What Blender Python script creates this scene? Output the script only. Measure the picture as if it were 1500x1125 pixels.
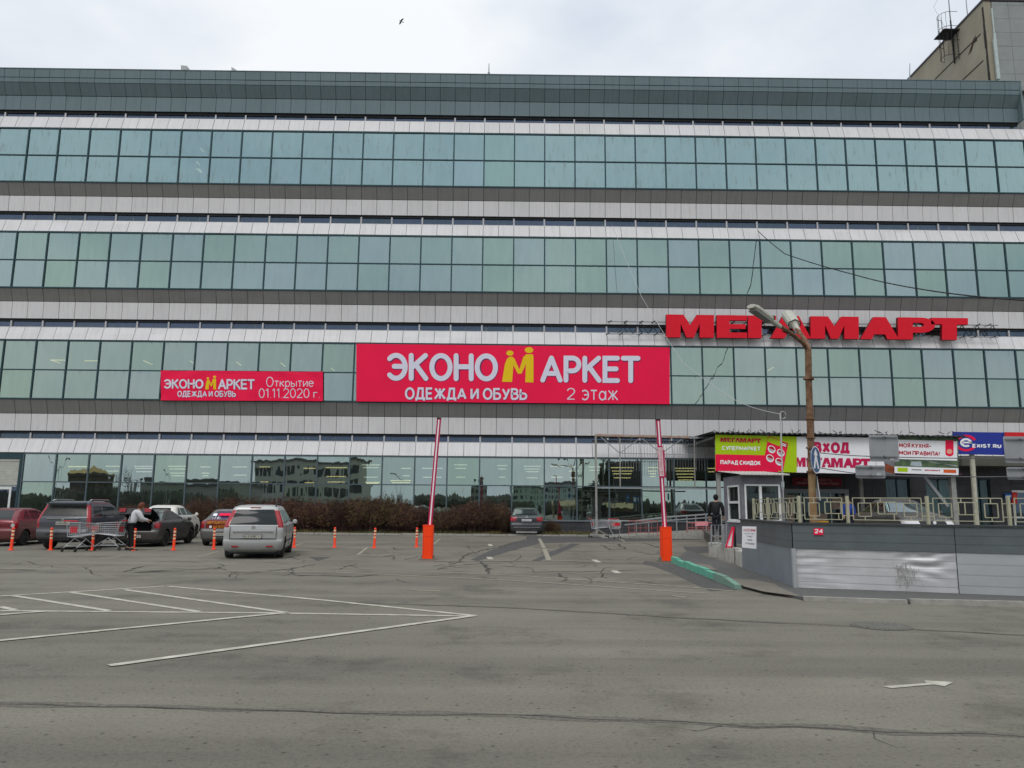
import bpy, bmesh, math, random
from mathutils import Vector, Matrix, noise
R = math.radians
random.seed(7)
for o in list(bpy.data.objects): bpy.data.objects.remove(o)
sc = bpy.context.scene
C = sc.collection

# ------------------------------------------------------------------ camera, world, sun
F_PX, PITCH, ROLL, YAW, CAM_Z = 1115.9, 0.1608, 0.00812, 0.00913, 1.6
fw = Vector((math.sin(YAW)*math.cos(PITCH), math.cos(YAW)*math.cos(PITCH), math.sin(PITCH)))
r0 = Vector((math.cos(YAW), -math.sin(YAW), 0)); u0 = r0.cross(fw)
rt = r0*math.cos(ROLL)+u0*math.sin(ROLL); up = -r0*math.sin(ROLL)+u0*math.cos(ROLL)
cd = bpy.data.cameras.new('camera'); cam = bpy.data.objects.new('camera', cd); C.objects.link(cam)
cam.matrix_world = Matrix(((rt.x, up.x, -fw.x, 0), (rt.y, up.y, -fw.y, 0), (rt.z, up.z, -fw.z, CAM_Z), (0, 0, 0, 1)))
cd.sensor_width = 36; cd.lens = F_PX/1500*36; cd.clip_end = 3000; cd.clip_start = 0.05
sc.camera = cam
sc.view_settings.view_transform = 'Standard'; sc.view_settings.look = 'None'
sc.view_settings.exposure = 0; sc.view_settings.gamma = 1
W = bpy.data.worlds.new('World'); sc.world = W; W.use_nodes = True
SUN_EL, SUN_ROT = R(52), R(200)
def world():
    nt = W.node_tree; N = nt.nodes; L = nt.links; N.clear()
    out = N.new('ShaderNodeOutputWorld'); bg = N.new('ShaderNodeBackground'); bg.inputs[1].default_value = 0.1
    sky = N.new('ShaderNodeTexSky'); sky.sky_type = 'NISHITA'; sky.sun_disc = False
    sky.sun_elevation = SUN_EL; sky.sun_rotation = SUN_ROT; sky.air_density = 1; sky.dust_density = 3
    tc = N.new('ShaderNodeTexCoord'); sep = N.new('ShaderNodeSeparateXYZ'); L.new(tc.outputs['Generated'], sep.inputs[0])
    # overcast brightness by elevation (brighter overhead), broken by soft cloud noise
    ramp = N.new('ShaderNodeValToRGB'); e = ramp.color_ramp
    e.elements[0].position = 0.0; e.elements[0].color = (.60, .60, .60, 1)
    e.elements[1].position = 1.0; e.elements[1].color = (1, 1, 1, 1)
    for p, v in ((.25, .64), (.58, .68), (.8, .9)):
        k = e.elements.new(p); k.color = (v, v, v, 1)
    L.new(sep.outputs[2], ramp.inputs[0])
    mp = N.new('ShaderNodeMapping'); mp.inputs['Scale'].default_value = (1.5, 1.5, 3.2); mp.inputs['Location'].default_value = (3.1, .4, 1.7)
    L.new(tc.outputs['Generated'], mp.inputs[0])
    ns = N.new('ShaderNodeTexNoise'); ns.inputs['Scale'].default_value = 1.5; ns.inputs['Detail'].default_value = 6; ns.inputs['Roughness'].default_value = .52
    L.new(mp.outputs[0], ns.inputs[0])
    cr = N.new('ShaderNodeValToRGB'); c = cr.color_ramp
    c.elements[0].position = .36; c.elements[0].color = (.79, .865, .97, 1)
    c.elements[1].position = .60; c.elements[1].color = (1.09, 1.12, 1.15, 1)
    L.new(ns.outputs[0], cr.inputs[0])
    m1 = N.new('ShaderNodeMix'); m1.data_type = 'RGBA'; m1.blend_type = 'MULTIPLY'; m1.inputs[0].default_value = 1
    L.new(ramp.outputs[0], m1.inputs[6]); L.new(cr.outputs[0], m1.inputs[7])
    m2 = N.new('ShaderNodeMix'); m2.data_type = 'RGBA'; m2.blend_type = 'MULTIPLY'; m2.inputs[0].default_value = 1
    L.new(m1.outputs[2], m2.inputs[6]); m2.inputs[7].default_value = (13.5, 13.5, 13.5, 1)
    m3 = N.new('ShaderNodeMix'); m3.data_type = 'RGBA'; m3.inputs[0].default_value = .93
    L.new(sky.outputs[0], m3.inputs[6]); L.new(m2.outputs[2], m3.inputs[7])
    L.new(m3.outputs[2], bg.inputs[0]); L.new(bg.outputs[0], out.inputs[0])
world()
sd = bpy.data.lights.new('sun', 'SUN'); sd.energy = 1.05; sd.angle = R(25); sd.color = (1, .97, .93)
so = bpy.data.objects.new('sun', sd); C.objects.link(so)
# light comes from behind and above the camera
sdir = Vector((math.sin(SUN_ROT)*math.cos(SUN_EL), math.cos(SUN_ROT)*math.cos(SUN_EL), math.sin(SUN_EL)))
so.rotation_euler = sdir.to_track_quat('Z', 'Y').to_euler(); so.location = (0, -10, 60)

# ------------------------------------------------------------------ helpers
def ray(px, py):
    return fw + rt*((px-750)/F_PX) - up*((py-562.5)/F_PX)
def at(px, py, y):                     # point of the photograph at world depth y
    d = ray(px, py); t = y/d.y
    return Vector((d.x*t, y, CAM_Z+d.z*t))
def gnd(px, py, z=0.0):                # point of the photograph on the ground
    d = ray(px, py); t = (z-CAM_Z)/d.z
    return Vector((d.x*t, d.y*t, z))
MATS = {}
def mat(name, col, rough=.6, metal=0, var=.12, scale=3.0, spec=.22, coat=0, bump=0, col2=None, emit=None, estr=1, dirt=None, coords='Object'):
    if name in MATS: return MATS[name]
    m = bpy.data.materials.new(name); m.use_nodes = True; MATS[name] = m
    nt = m.node_tree; N = nt.nodes; L = nt.links; b = N['Principled BSDF']
    b.inputs['Roughness'].default_value = rough; b.inputs['Metallic'].default_value = metal
    b.inputs['Specular IOR Level'].default_value = spec
    if coat: b.inputs['Coat Weight'].default_value = coat; b.inputs['Coat Roughness'].default_value = .08
    tc = N.new('ShaderNodeTexCoord')
    ns = N.new('ShaderNodeTexNoise'); ns.inputs['Scale'].default_value = scale; ns.inputs['Detail'].default_value = 5; ns.inputs['Roughness'].default_value = .6
    L.new(tc.outputs[coords], ns.inputs[0])
    rp = N.new('ShaderNodeValToRGB'); e = rp.color_ramp.elements
    e[0].position = .3; e[1].position = .7
    c2 = col2 or tuple(min(1, c*(1+var)) for c in col)
    c1 = col if col2 else tuple(c*(1-var) for c in col)
    e[0].color = (*c1, 1); e[1].color = (*c2, 1)
    L.new(ns.outputs[0], rp.inputs[0]); last = rp.outputs[0]
    if dirt:                           # road dust on the lower part of a vehicle: (colour, z0, z1)
        sp = N.new('ShaderNodeSeparateXYZ'); L.new(tc.outputs['Object'], sp.inputs[0])
        mr = N.new('ShaderNodeMapRange'); mr.inputs[1].default_value = dirt[1]; mr.inputs[2].default_value = dirt[2]
        mr.inputs[3].default_value = dirt[3]; mr.inputs[4].default_value = .05
        L.new(sp.outputs[2], mr.inputs[0])
        ml = N.new('ShaderNodeMath'); ml.operation = 'MULTIPLY'; L.new(mr.outputs[0], ml.inputs[0])
        m4 = N.new('ShaderNodeMath'); m4.operation = 'MULTIPLY_ADD'; L.new(ns.outputs[0], m4.inputs[0]); m4.inputs[1].default_value = 1.2; m4.inputs[2].default_value = .35
        L.new(m4.outputs[0], ml.inputs[1]); ml.use_clamp = True
        mx = N.new('ShaderNodeMix'); mx.data_type = 'RGBA'; L.new(ml.outputs[0], mx.inputs[0]); L.new(last, mx.inputs[6]); mx.inputs[7].default_value = (*dirt[0], 1)
        last = mx.outputs[2]
        rr = N.new('ShaderNodeMapRange'); L.new(ml.outputs[0], rr.inputs[0]); rr.inputs[3].default_value = rough; rr.inputs[4].default_value = .8
        L.new(rr.outputs[0], b.inputs['Roughness'])
    L.new(last, b.inputs['Base Color'])
    if bump:
        bp = N.new('ShaderNodeBump'); bp.inputs['Strength'].default_value = 1; bp.inputs['Distance'].default_value = bump
        L.new(ns.outputs[0], bp.inputs['Height']); L.new(bp.outputs[0], b.inputs['Normal'])
    if emit:
        b.inputs['Emission Color'].default_value = (*emit, 1); b.inputs['Emission Strength'].default_value = estr
    return m

class MB:
    def __init__(s): s.v = []; s.f = []; s.m = []
    def add(s, vs, fs, mi=0):
        k = len(s.v); s.v += [tuple(v) for v in vs]
        for f in fs: s.f.append(tuple(i+k for i in f)); s.m.append(mi)
        return s
    def quad(s, a, b, c, d, mi=0): return s.add([a, b, c, d], [(0, 1, 2, 3)], mi)
    def box(s, x0, x1, y0, y1, z0, z1, mi=0):
        return s.add([(x, y, z) for x in (x0, x1) for y in (y0, y1) for z in (z0, z1)],
                     [(0, 1, 3, 2), (4, 6, 7, 5), (0, 4, 5, 1), (2, 3, 7, 6), (0, 2, 6, 4), (1, 5, 7, 3)], mi)
    def tube(s, pts, r, n=6, mi=0, cap=True):
        pts = [Vector(p) for p in pts]; k = len(s.v); m = len(pts)
        rs = r if isinstance(r, (list, tuple)) else [r]*m
        prev = None
        for i, p in enumerate(pts):
            t = (pts[min(i+1, m-1)]-pts[max(i-1, 0)])
            if t.length < 1e-9: t = Vector((0, 0, 1))
            t.normalize()
            a = prev if prev else (Vector((0, 0, 1)) if abs(t.z) < .9 else Vector((1, 0, 0)))
            a = (a-t*a.dot(t)); 
            if a.length < 1e-6: a = t.orthogonal()
            a.normalize(); prev = a; b = t.cross(a)
            for j in range(n):
                w = 2*math.pi*j/n; s.v.append(tuple(p+(a*math.cos(w)+b*math.sin(w))*rs[i]))
        for i in range(m-1):
            for j in range(n):
                s.f.append((k+i*n+j, k+i*n+(j+1) % n, k+(i+1)*n+(j+1) % n, k+(i+1)*n+j)); s.m.append(mi)
        if cap and n > 2:
            s.f.append(tuple(k+j for j in range(n))[::-1]); s.m.append(mi)
            s.f.append(tuple(k+(m-1)*n+j for j in range(n))); s.m.append(mi)
        return s
    def bar(s, a, b, w, h=None, mi=0):          # square section bar
        a = Vector(a); b = Vector(b); h = h or w; t = (b-a).normalized()
        u = Vector((0, 0, 1)) if abs(t.z) < .95 else Vector((0, 1, 0))
        u = (u-t*u.dot(t)).normalized(); v = t.cross(u)
        vs = [p+v*(w/2*i)+u*(h/2*j) for p in (a, b) for i, j in ((-1, -1), (1, -1), (1, 1), (-1, 1))]
        return s.add(vs, [(3, 2, 1, 0), (4, 5, 6, 7), (0, 1, 5, 4), (1, 2, 6, 5), (2, 3, 7, 6), (3, 0, 4, 7)], mi)
    def lathe(s, prof, n=16, c=(0, 0, 0), axis='z', mi=0):   # prof: (radius, height)
        k = len(s.v)
        for r, h in prof:
            for j in range(n):
                w = 2*math.pi*j/n; p = (r*math.cos(w), r*math.sin(w), h)
                if axis == 'y': p = (p[0], p[2], p[1])
                if axis == 'x': p = (p[2], p[0], p[1])
                s.v.append((p[0]+c[0], p[1]+c[1], p[2]+c[2]))
        for i in range(len(prof)-1):
            for j in range(n):
                s.f.append((k+i*n+j, k+i*n+(j+1) % n, k+(i+1)*n+(j+1) % n, k+(i+1)*n+j)); s.m.append(mi)
        for i, rev in ((0, True), (len(prof)-1, False)):
            if prof[i][0] > 1e-5:
                q = tuple(k+i*n+j for j in range(n)); s.f.append(q[::-1] if rev else q); s.m.append(mi)
        return s
    def poly(s, pts, th, n=(0, -1, 0), mi=0):    # flat polygon thickened against direction n
        n = Vector(n); k = len(pts); a = [Vector(p) for p in pts]; b = [p-n*th for p in a]
        s.add(a+b, [tuple(range(k)), tuple(range(2*k-1, k-1, -1))]+[(i, i+k, (i+1) % k+k, (i+1) % k) for i in range(k)], mi)
        return s
    def build(s, name, mats, parent=None, smooth=False, loc=None, rotz=0):
        me = bpy.data.meshes.new(name); me.from_pydata(s.v, [], s.f); me.update()
        for m in (mats if isinstance(mats, (list, tuple)) else [mats]): me.materials.append(m)
        me.polygons.foreach_set('material_index', s.m)
        bm = bmesh.new(); bm.from_mesh(me); bmesh.ops.recalc_face_normals(bm, faces=bm.faces); bm.to_mesh(me); bm.free()
        if smooth:
            me.polygons.foreach_set('use_smooth', [True]*len(me.polygons))
        o = bpy.data.objects.new(name, me); C.objects.link(o)
        if smooth and smooth != 'all':
            try: me.set_sharp_from_angle(angle=R(40))
            except Exception: pass
        if loc is not None: o.location = loc
        o.rotation_euler.z = rotz
        if parent: o.parent = parent
        return o
def tag(o, label=None, cat=None, group=None, kind=None):
    if label: o['label'] = label
    if cat: o['category'] = cat
    if group: o['group'] = group
    if kind: o['kind'] = kind
    return o
def thing(name, label, cat, loc=(0, 0, 0), rotz=0, group=None):
    o = bpy.data.objects.new(name, None); C.objects.link(o); o.empty_display_size = .3
    o.location = loc; o.rotation_euler = (0, 0, rotz)
    return tag(o, label, cat, group)
def copy_thing(root, loc=None, rotz=None, label=None):
    c = root.copy(); C.objects.link(c)
    if loc is not None: c.location = loc
    if rotz is not None: c.rotation_euler.z = rotz
    if label: c['label'] = label
    for ch in root.children:
        a = ch.copy(); C.objects.link(a); a.parent = c
        for g in ch.children:
            d = g.copy(); C.objects.link(d); d.parent = a
    return c
# lettering: every glyph is a few strokes (centre lines on a cap height of 1)
def arc(cx, cy, rx, ry, a0, a1, n=12): return [(cx+rx*math.cos(R(a0+(a1-a0)*i/n)), cy+ry*math.sin(R(a0+(a1-a0)*i/n))) for i in range(n+1)]
GL = {
 'А': (.78, [[(0, 0), (.39, 1), (.78, 0)], [(.12, .30), (.66, .30)]]), 'Б': (.62, [[(.58, 1), (0, 1), (0, 0)]+arc(.33, .28, .29, .28, -90, 90)+[(0, .56)]]),
 'В': (.62, [[(0, 0), (0, 1)]+arc(.30, .77, .26, .23, 90, -90)+[(0, .54)], [(.25, .54)]+arc(.32, .27, .30, .27, 90, -90)+[(0, 0)]]), 'Г': (.55, [[(.55, 1), (0, 1), (0, 0)]]),
 'Д': (.80, [[(.10, .04), (.24, 1), (.66, 1), (.66, .04)], [(0, -.20), (0, .02), (.80, .02), (.80, -.20)]]), 'Е': (.56, [[(.56, 1), (0, 1), (0, 0), (.56, 0)], [(0, .52), (.50, .52)]]),
 'Ж': (1.05, [[(.525, 0), (.525, 1)], [(.05, 1), (.45, .52), (0, 0)], [(1.0, 1), (.60, .52), (1.05, 0)]]), 'З': (.58, [arc(.27, .76, .27, .24, 150, -80)+[(.20, .53)], [(.27, .52)]+arc(.28, .27, .30, .27, 80, -150)]),
 'И': (.66, [[(0, 1), (0, 0), (.66, 1), (.66, 0)]]), 'Й': (.66, [[(0, 1), (0, 0), (.66, 1), (.66, 0)], [(.2, 1.24), (.33, 1.15), (.46, 1.24)]]), 'К': (.64, [[(0, 0), (0, 1)], [(.62, 1), (.04, .48)], [(.20, .60), (.64, 0)]]),
 'Л': (.74, [[(0, .02), (.10, .06), (.20, 1), (.74, 1), (.74, 0)]]), 'М': (.90, [[(0, 0), (.06, 1), (.45, .22), (.84, 1), (.90, 0)]]), 'Н': (.66, [[(0, 0), (0, 1)], [(.66, 0), (.66, 1)], [(0, .52), (.66, .52)]]),
 'О': (.80, [arc(.40, .5, .40, .5, 0, 360, 28)]), 'П': (.66, [[(0, 0), (0, 1), (.66, 1), (.66, 0)]]), 'Р': (.58, [[(0, 0), (0, 1)]+arc(.28, .71, .30, .29, 90, -90)+[(0, .42)]]), 'С': (.72, [arc(.40, .5, .40, .5, 50, 310, 22)]),
 'Т': (.66, [[(0, 1), (.66, 1)], [(.33, 1), (.33, 0)]]), 'У': (.66, [[(0, 1), (.34, .34)], [(.66, 1), (.26, .06), (.06, 0)]]), 'Ф': (.9, [arc(.45, .52, .45, .33, 0, 360, 24), [(.45, 0), (.45, 1)]]), 'Х': (.68, [[(0, 0), (.66, 1)], [(0.02, 1), (.68, 0)]]),
 'Ц': (.72, [[(0, 1), (0, 0), (.74, 0), (.74, -.2)], [(.62, 1), (.62, 0)]]), 'Ч': (.60, [[(0, 1), (0, .62), (.1, .44), (.60, .48)], [(.60, 1), (.60, 0)]]), 'Ш': (.95, [[(0, 1), (0, 0), (.95, 0), (.95, 1)], [(.475, 1), (.475, 0)]]),
 'Ь': (.60, [[(0, 1), (0, 0)]+arc(.31, .28, .29, .28, -90, 90)+[(0, .56)]]), 'Ы': (.86, [[(0, 1), (0, 0)]+arc(.28, .28, .27, .28, -90, 90)+[(0, .56)], [(.86, 0), (.86, 1)]]), 'Э': (.70, [arc(.30, .5, .40, .5, 135, -135, 22), [(.22, .52), (.68, .52)]]),
 'Ю': (1.02, [[(0, 0), (0, 1)], [(0, .52), (.32, .52)], arc(.67, .5, .35, .5, 0, 360, 24)]), 'Я': (.60, [[(.60, 0), (.60, 1)]+arc(.30, .72, .28, .28, 90, 270)+[(.60, .44)], [(.34, .44), (0, 0)]]),
 'X': (.68, [[(0, 0), (.66, 1)], [(0.02, 1), (.68, 0)]]), 'I': (.02, [[(0, 0), (0, 1)]]), 'S': (.58, [arc(.30, .76, .27, .24, 30, 262, 12)+arc(.28, .25, .30, .25, 80, -150, 12)]), 'R': (.62, [[(0, 0), (0, 1)]+arc(.28, .73, .30, .27, 90, -90)+[(0, .46)], [(.28, .46), (.62, 0)]]),
 'U': (.64, [[(0, 1), (0, .32)]+arc(.32, .32, .32, .32, 180, 360)+[(.64, 1)]]),
 '0': (.56, [arc(.28, .5, .28, .5, 0, 360, 24)]), '1': (.30, [[(0, .78), (.22, 1), (.22, 0)]]), '2': (.56, [arc(.28, .72, .27, .28, 170, -40, 12)+[(0, 0), (.56, 0)]]), '3': (.56, [arc(.26, .76, .26, .24, 150, -80)+[(.20, .53)], [(.26, .52)]+arc(.27, .27, .29, .27, 80, -150)]),
 '4': (.60, [[(.44, 0), (.44, 1), (0, .28), (.60, .28)]]), '5': (.56, [[(.50, 1), (.06, 1), (.02, .52)]+arc(.26, .32, .29, .32, 110, -150)]), '6': (.56, [arc(.28, .32, .28, .32, 0, 360, 20), [(.01, .36), (.14, .78), (.46, 1)]]), '7': (.54, [[(0, 1), (.54, 1), (.18, 0)]]),
 '8': (.56, [arc(.28, .75, .23, .25, 0, 360, 18), arc(.28, .26, .28, .26, 0, 360, 18)]), '9': (.56, [arc(.28, .68, .28, .32, 0, 360, 20), [(.55, .64), (.42, .22), (.10, 0)]]),
 '.': (.04, [[(0, 0), (.04, 0)]]), '!': (.04, [[(.02, 1), (.02, .34)], [(.02, .04), (.02, -.02)]]), '–': (.5, [[(0, .45), (.5, .45)]]), '+': (.5, [[(0, .45), (.5, .45)], [(.25, .2), (.25, .7)]]), '"': (.2, [[(0, 1), (0, .72)], [(.2, 1), (.2, .72)]]),
 'а': (.50, [arc(.24, .26, .24, .26, 0, 360, 18), [(.50, .56), (.50, 0)]]), 'б': (.54, [arc(.27, .30, .27, .30, 0, 360, 18), [(.01, .34), (.08, .82), (.5, .98)]]), 'е': (.54, [[(.02, .32), (.53, .32)]+arc(.27, .29, .27, .29, 20, 320, 18)]), 'р': (.52, [[(0, -.28), (0, .58)], arc(.26, .29, .26, .29, 0, 360, 18)]),
 'у': (.48, [[(0, .58), (.25, .02)], [(.48, .58), (.18, -.2), (.02, -.26)]])}
for a_, b_ in (('E', 'Е'), ('T', 'Т'), ('P', 'Р')): GL[a_] = GL[b_]
for c_ in 'ткиегэжчсояныйлмпзвд':
    if c_ not in GL:
        w_, st_ = GL[c_.upper()]; GL[c_] = (w_*.72, [[(x*.72, y*.58) for x, y in q] for q in st_])
def ribbon_geo(P, t, rnd=False):
    closed = len(P) > 4 and math.hypot(P[0][0]-P[-1][0], P[0][1]-P[-1][1]) < 1e-6
    if closed: P = P[:-1]
    n = len(P); L_, Rr = [], []
    for i, p in enumerate(P):
        a = P[i-1] if (i or closed) else None; b = P[(i+1) % n] if (i < n-1 or closed) else None
        d1 = (p[0]-a[0], p[1]-a[1]) if a else None; d2 = (b[0]-p[0], b[1]-p[1]) if b else None
        un = lambda d: (d[0]/max(1e-9, math.hypot(*d)), d[1]/max(1e-9, math.hypot(*d)))
        u1 = un(d1) if d1 else un(d2); u2 = un(d2) if d2 else un(d1)
        n1 = (-u1[1], u1[0]); n2 = (-u2[1], u2[0]); m_ = (n1[0]+n2[0], n1[1]+n2[1]); q = m_[0]*n1[0]+m_[1]*n1[1]
        k = t/max(q, .62); m_ = (m_[0]*k/1, m_[1]*k/1); m_ = (m_[0]/2*2, m_[1]/2*2)
        L_.append((p[0]+m_[0]/1, p[1]+m_[1]/1)); Rr.append((p[0]-m_[0]/1, p[1]-m_[1]/1))
    vs = L_+Rr; fs = [(i, (i+1) % n, n+(i+1) % n, n+i) for i in range(n if closed else n-1)]
    out = [(vs, fs)]
    if rnd and not closed:
        for p in (P[0], P[-1]): out.append(([(p[0]+t*math.cos(2*math.pi*i/12), p[1]+t*math.sin(2*math.pi*i/12)) for i in range(12)], [tuple(range(12))]))
    return out
def text(mb, s, P, bold=0.0, mi=0, spacing=1.0, rnd=False):
    """letters laid on the patch P(u, v), filling it exactly; strokes stacked half a millimetre apart"""
    t = .060+bold*1.6; x = 0; lay = []; gap = .13*spacing+t*1.45
    for ch in s:
        if ch == ' ': x += .34; continue
        w, st = GL[ch]; k = 0
        parts_ = []
        for q in st:                                   # sharp turns start a new stroke
            cur = [q[0]]
            for i in range(1, len(q)):
                cur.append(q[i])
                if i < len(q)-1:
                    a = (q[i][0]-q[i-1][0], q[i][1]-q[i-1][1]); b = (q[i+1][0]-q[i][0], q[i+1][1]-q[i][1]); l_ = math.hypot(*a)*math.hypot(*b)
                    if l_ > 1e-9 and (a[0]*b[0]+a[1]*b[1])/l_ < -.3: parts_.append(cur); cur = [q[i]]
            parts_.append(cur)
        for q in parts_:
            for vs, fs in ribbon_geo([(px+x, py) for px, py in q], t, rnd): lay.append((vs, fs, k)); k += 1
        x += w+gap
    xs = [v[0] for l in lay for v in l[0]]; x0, x1 = min(xs), max(xs)
    lo, hi = -t, (1+t if any(c.isupper() or c.isdigit() or c in 'б"!' for c in s) else .58+t)
    P_ = lambda u, v: Vector(P(u, v)); ex, ey = P_(1, 0)-P_(0, 0), P_(0, 1)-P_(0, 0); n = ex.cross(ey).normalized()
    for vs, fs, k in lay: mb.add([P_((a-x0)/(x1-x0), (b-lo)/(hi-lo))+n*(.0006*k) for a, b in vs], fs, mi)
def patch(a, b, c, d):                  # bottom-left, bottom-right, top-right, top-left
    a, b, c, d = map(Vector, (a, b, c, d))
    return lambda u, v: (a*(1-u)+b*u)*(1-v)+(d*(1-u)+c*u)*v
def pxpatch(x0, x1, yt, yb, y, y2=None):     # patch from pixels at depth y; yt/yb may be pairs (left,right)
    yt = yt if isinstance(yt, tuple) else (yt, yt); yb = yb if isinstance(yb, tuple) else (yb, yb)
    return patch(at(x0, yb[0], y), at(x1, yb[1], y), at(x1, yt[1], y), at(x0, yt[0], y))

# ------------------------------------------------------------------ materials
def cladding(m, amt=.05):
    nt = m.node_tree; N = nt.nodes; L = nt.links; b = N['Principled BSDF']; src = b.inputs['Base Color'].links[0].from_socket
    tc = N.new('ShaderNodeTexCoord'); sp = N.new('ShaderNodeSeparateXYZ'); L.new(tc.outputs['Object'], sp.inputs[0])
    ad = N.new('ShaderNodeMath'); ad.operation = 'ADD'; ad.inputs[1].default_value = 39.529; L.new(sp.outputs[0], ad.inputs[0]); fx = N.new('ShaderNodeMath'); fx.operation = 'FLOOR'; L.new(ad.outputs[0], fx.inputs[0])
    fz = N.new('ShaderNodeMath'); fz.operation = 'SNAP'; fz.inputs[1].default_value = 2.45; L.new(sp.outputs[2], fz.inputs[0])
    cb = N.new('ShaderNodeCombineXYZ'); L.new(fx.outputs[0], cb.inputs[0]); L.new(fz.outputs[0], cb.inputs[1]); wn = N.new('ShaderNodeTexWhiteNoise'); L.new(cb.outputs[0], wn.inputs[0])
    mr = N.new('ShaderNodeMapRange'); mr.inputs[3].default_value = 1-amt; mr.inputs[4].default_value = 1+amt*.6; L.new(wn.outputs[0], mr.inputs[0])
    mp = N.new('ShaderNodeMapping'); mp.inputs['Scale'].default_value = (2.6, .3, .22); L.new(tc.outputs['Object'], mp.inputs[0]); ns = N.new('ShaderNodeTexNoise'); ns.inputs['Scale'].default_value = 2; ns.inputs['Detail'].default_value = 7; ns.inputs['Roughness'].default_value = .7; L.new(mp.outputs[0], ns.inputs[0])
    m2 = N.new('ShaderNodeMapRange'); m2.inputs[1].default_value = .30; m2.inputs[2].default_value = .52; m2.inputs[3].default_value = .86; m2.inputs[4].default_value = 1.0; L.new(ns.outputs[0], m2.inputs[0])
    ml = N.new('ShaderNodeMath'); ml.operation = 'MULTIPLY'; L.new(mr.outputs[0], ml.inputs[0]); L.new(m2.outputs[0], ml.inputs[1])
    mx_ = N.new('ShaderNodeMix'); mx_.data_type = 'RGBA'; mx_.blend_type = 'MULTIPLY'; mx_.inputs[0].default_value = 1; L.new(src, mx_.inputs[6]); L.new(ml.outputs[0], mx_.inputs[7]); L.new(mx_.outputs[2], b.inputs['Base Color'])
def glass_mat(name, tint, rough=.012, trans=.22, tcol=(.55, .68, .66), wave=.006, wscale=.7, dust=.08):
    m = bpy.data.materials.new(name); m.use_nodes = True; MATS[name] = m
    nt = m.node_tree; N = nt.nodes; L = nt.links; N.clear()
    out = N.new('ShaderNodeOutputMaterial'); gl = N.new('ShaderNodeBsdfGlossy'); gl.inputs['Roughness'].default_value = rough
    tr = N.new('ShaderNodeBsdfTransparent'); tr.inputs[0].default_value = (*tcol, 1)
    mx = N.new('ShaderNodeMixShader'); mx.inputs[0].default_value = trans
    oi = N.new('ShaderNodeObjectInfo'); tc = N.new('ShaderNodeTexCoord')
    # each pane has its own slightly different coating
    rp = N.new('ShaderNodeValToRGB'); e = rp.color_ramp.elements
    e[0].position = 0; e[0].color = (tint[0]*.93, tint[1]*.96, tint[2]*.90, 1)
    e[1].position = 1; e[1].color = (tint[0]*1.07, tint[1]*1.0, tint[2]*1.10, 1)
    L.new(oi.outputs['Random'], rp.inputs[0])
    ds = N.new('ShaderNodeTexNoise'); ds.inputs['Scale'].default_value = 1.6; ds.inputs['Detail'].default_value = 6
    mp = N.new('ShaderNodeMapping'); mp.inputs['Scale'].default_value = (2.0, 1, .45); L.new(tc.outputs['Object'], mp.inputs[0])
    av = N.new('ShaderNodeVectorMath'); av.operation = 'ADD'; L.new(mp.outputs[0], av.inputs[0]); L.new(oi.outputs['Location'], av.inputs[1]); L.new(av.outputs[0], ds.inputs[0])
    mr = N.new('ShaderNodeMapRange'); L.new(ds.outputs[0], mr.inputs[0]); mr.inputs[1].default_value = .25; mr.inputs[2].default_value = .75; mr.inputs[3].default_value = .95; mr.inputs[4].default_value = 1.04
    mc = N.new('ShaderNodeMix'); mc.data_type = 'RGBA'; mc.blend_type = 'MULTIPLY'; mc.inputs[0].default_value = 1
    L.new(rp.outputs[0], mc.inputs[6]); L.new(mr.outputs[0], mc.inputs[7]); L.new(mc.outputs[2], gl.inputs[0])
    wv = N.new('ShaderNodeTexNoise'); wv.inputs['Scale'].default_value = wscale; wv.inputs['Detail'].default_value = 1.5
    L.new(av.outputs[0], wv.inputs[0])
    bp = N.new('ShaderNodeBump'); bp.inputs['Strength'].default_value = 1; bp.inputs['Distance'].default_value = wave
    L.new(wv.outputs[0], bp.inputs['Height']); L.new(bp.outputs[0], gl.inputs['Normal'])
    # thin film of dust
    df = N.new('ShaderNodeBsdfDiffuse'); df.inputs[0].default_value = (.20, .22, .20, 1)
    m2 = N.new('ShaderNodeMixShader')
    sz = N.new('ShaderNodeSeparateXYZ'); L.new(tc.outputs['Object'], sz.inputs[0]); g1 = N.new('ShaderNodeMapRange'); g1.inputs[1].default_value = .45; g1.inputs[2].default_value = .93; L.new(sz.outputs[2], g1.inputs[0])
    gn = N.new('ShaderNodeTexNoise'); gn.inputs['Scale'].default_value = 2.2; gn.inputs['Detail'].default_value = 5; L.new(av.outputs[0], gn.inputs[0]); g2 = N.new('ShaderNodeMapRange'); g2.inputs[1].default_value = .56; g2.inputs[2].default_value = .70; L.new(gn.outputs[0], g2.inputs[0])
    g3 = N.new('ShaderNodeMath'); g3.operation = 'MULTIPLY'; L.new(g1.outputs[0], g3.inputs[0]); L.new(g2.outputs[0], g3.inputs[1]); g4 = N.new('ShaderNodeMath'); g4.operation = 'MULTIPLY_ADD'; g4.inputs[1].default_value = .35; g4.inputs[2].default_value = dust; L.new(g3.outputs[0], g4.inputs[0]); L.new(g4.outputs[0], m2.inputs[0])
    L.new(gl.outputs[0], mx.inputs[1]); L.new(tr.outputs[0], mx.inputs[2])
    L.new(mx.outputs[0], m2.inputs[1]); L.new(df.outputs[0], m2.inputs[2]); L.new(m2.outputs[0], out.inputs[0])
    return m
M_glass = glass_mat('facade_glass', (.375, .545, .55), wave=.004)
M_glass2 = glass_mat('facade_glass_green', (.375, .515, .485), wave=.004)
M_glass3 = glass_mat('facade_glass_grey', (.39, .505, .455), wave=.004)
M_glass_low = glass_mat('shop_glass', (.50, .63, .555), trans=.30, wave=.006, wscale=.7, dust=.03)
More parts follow.
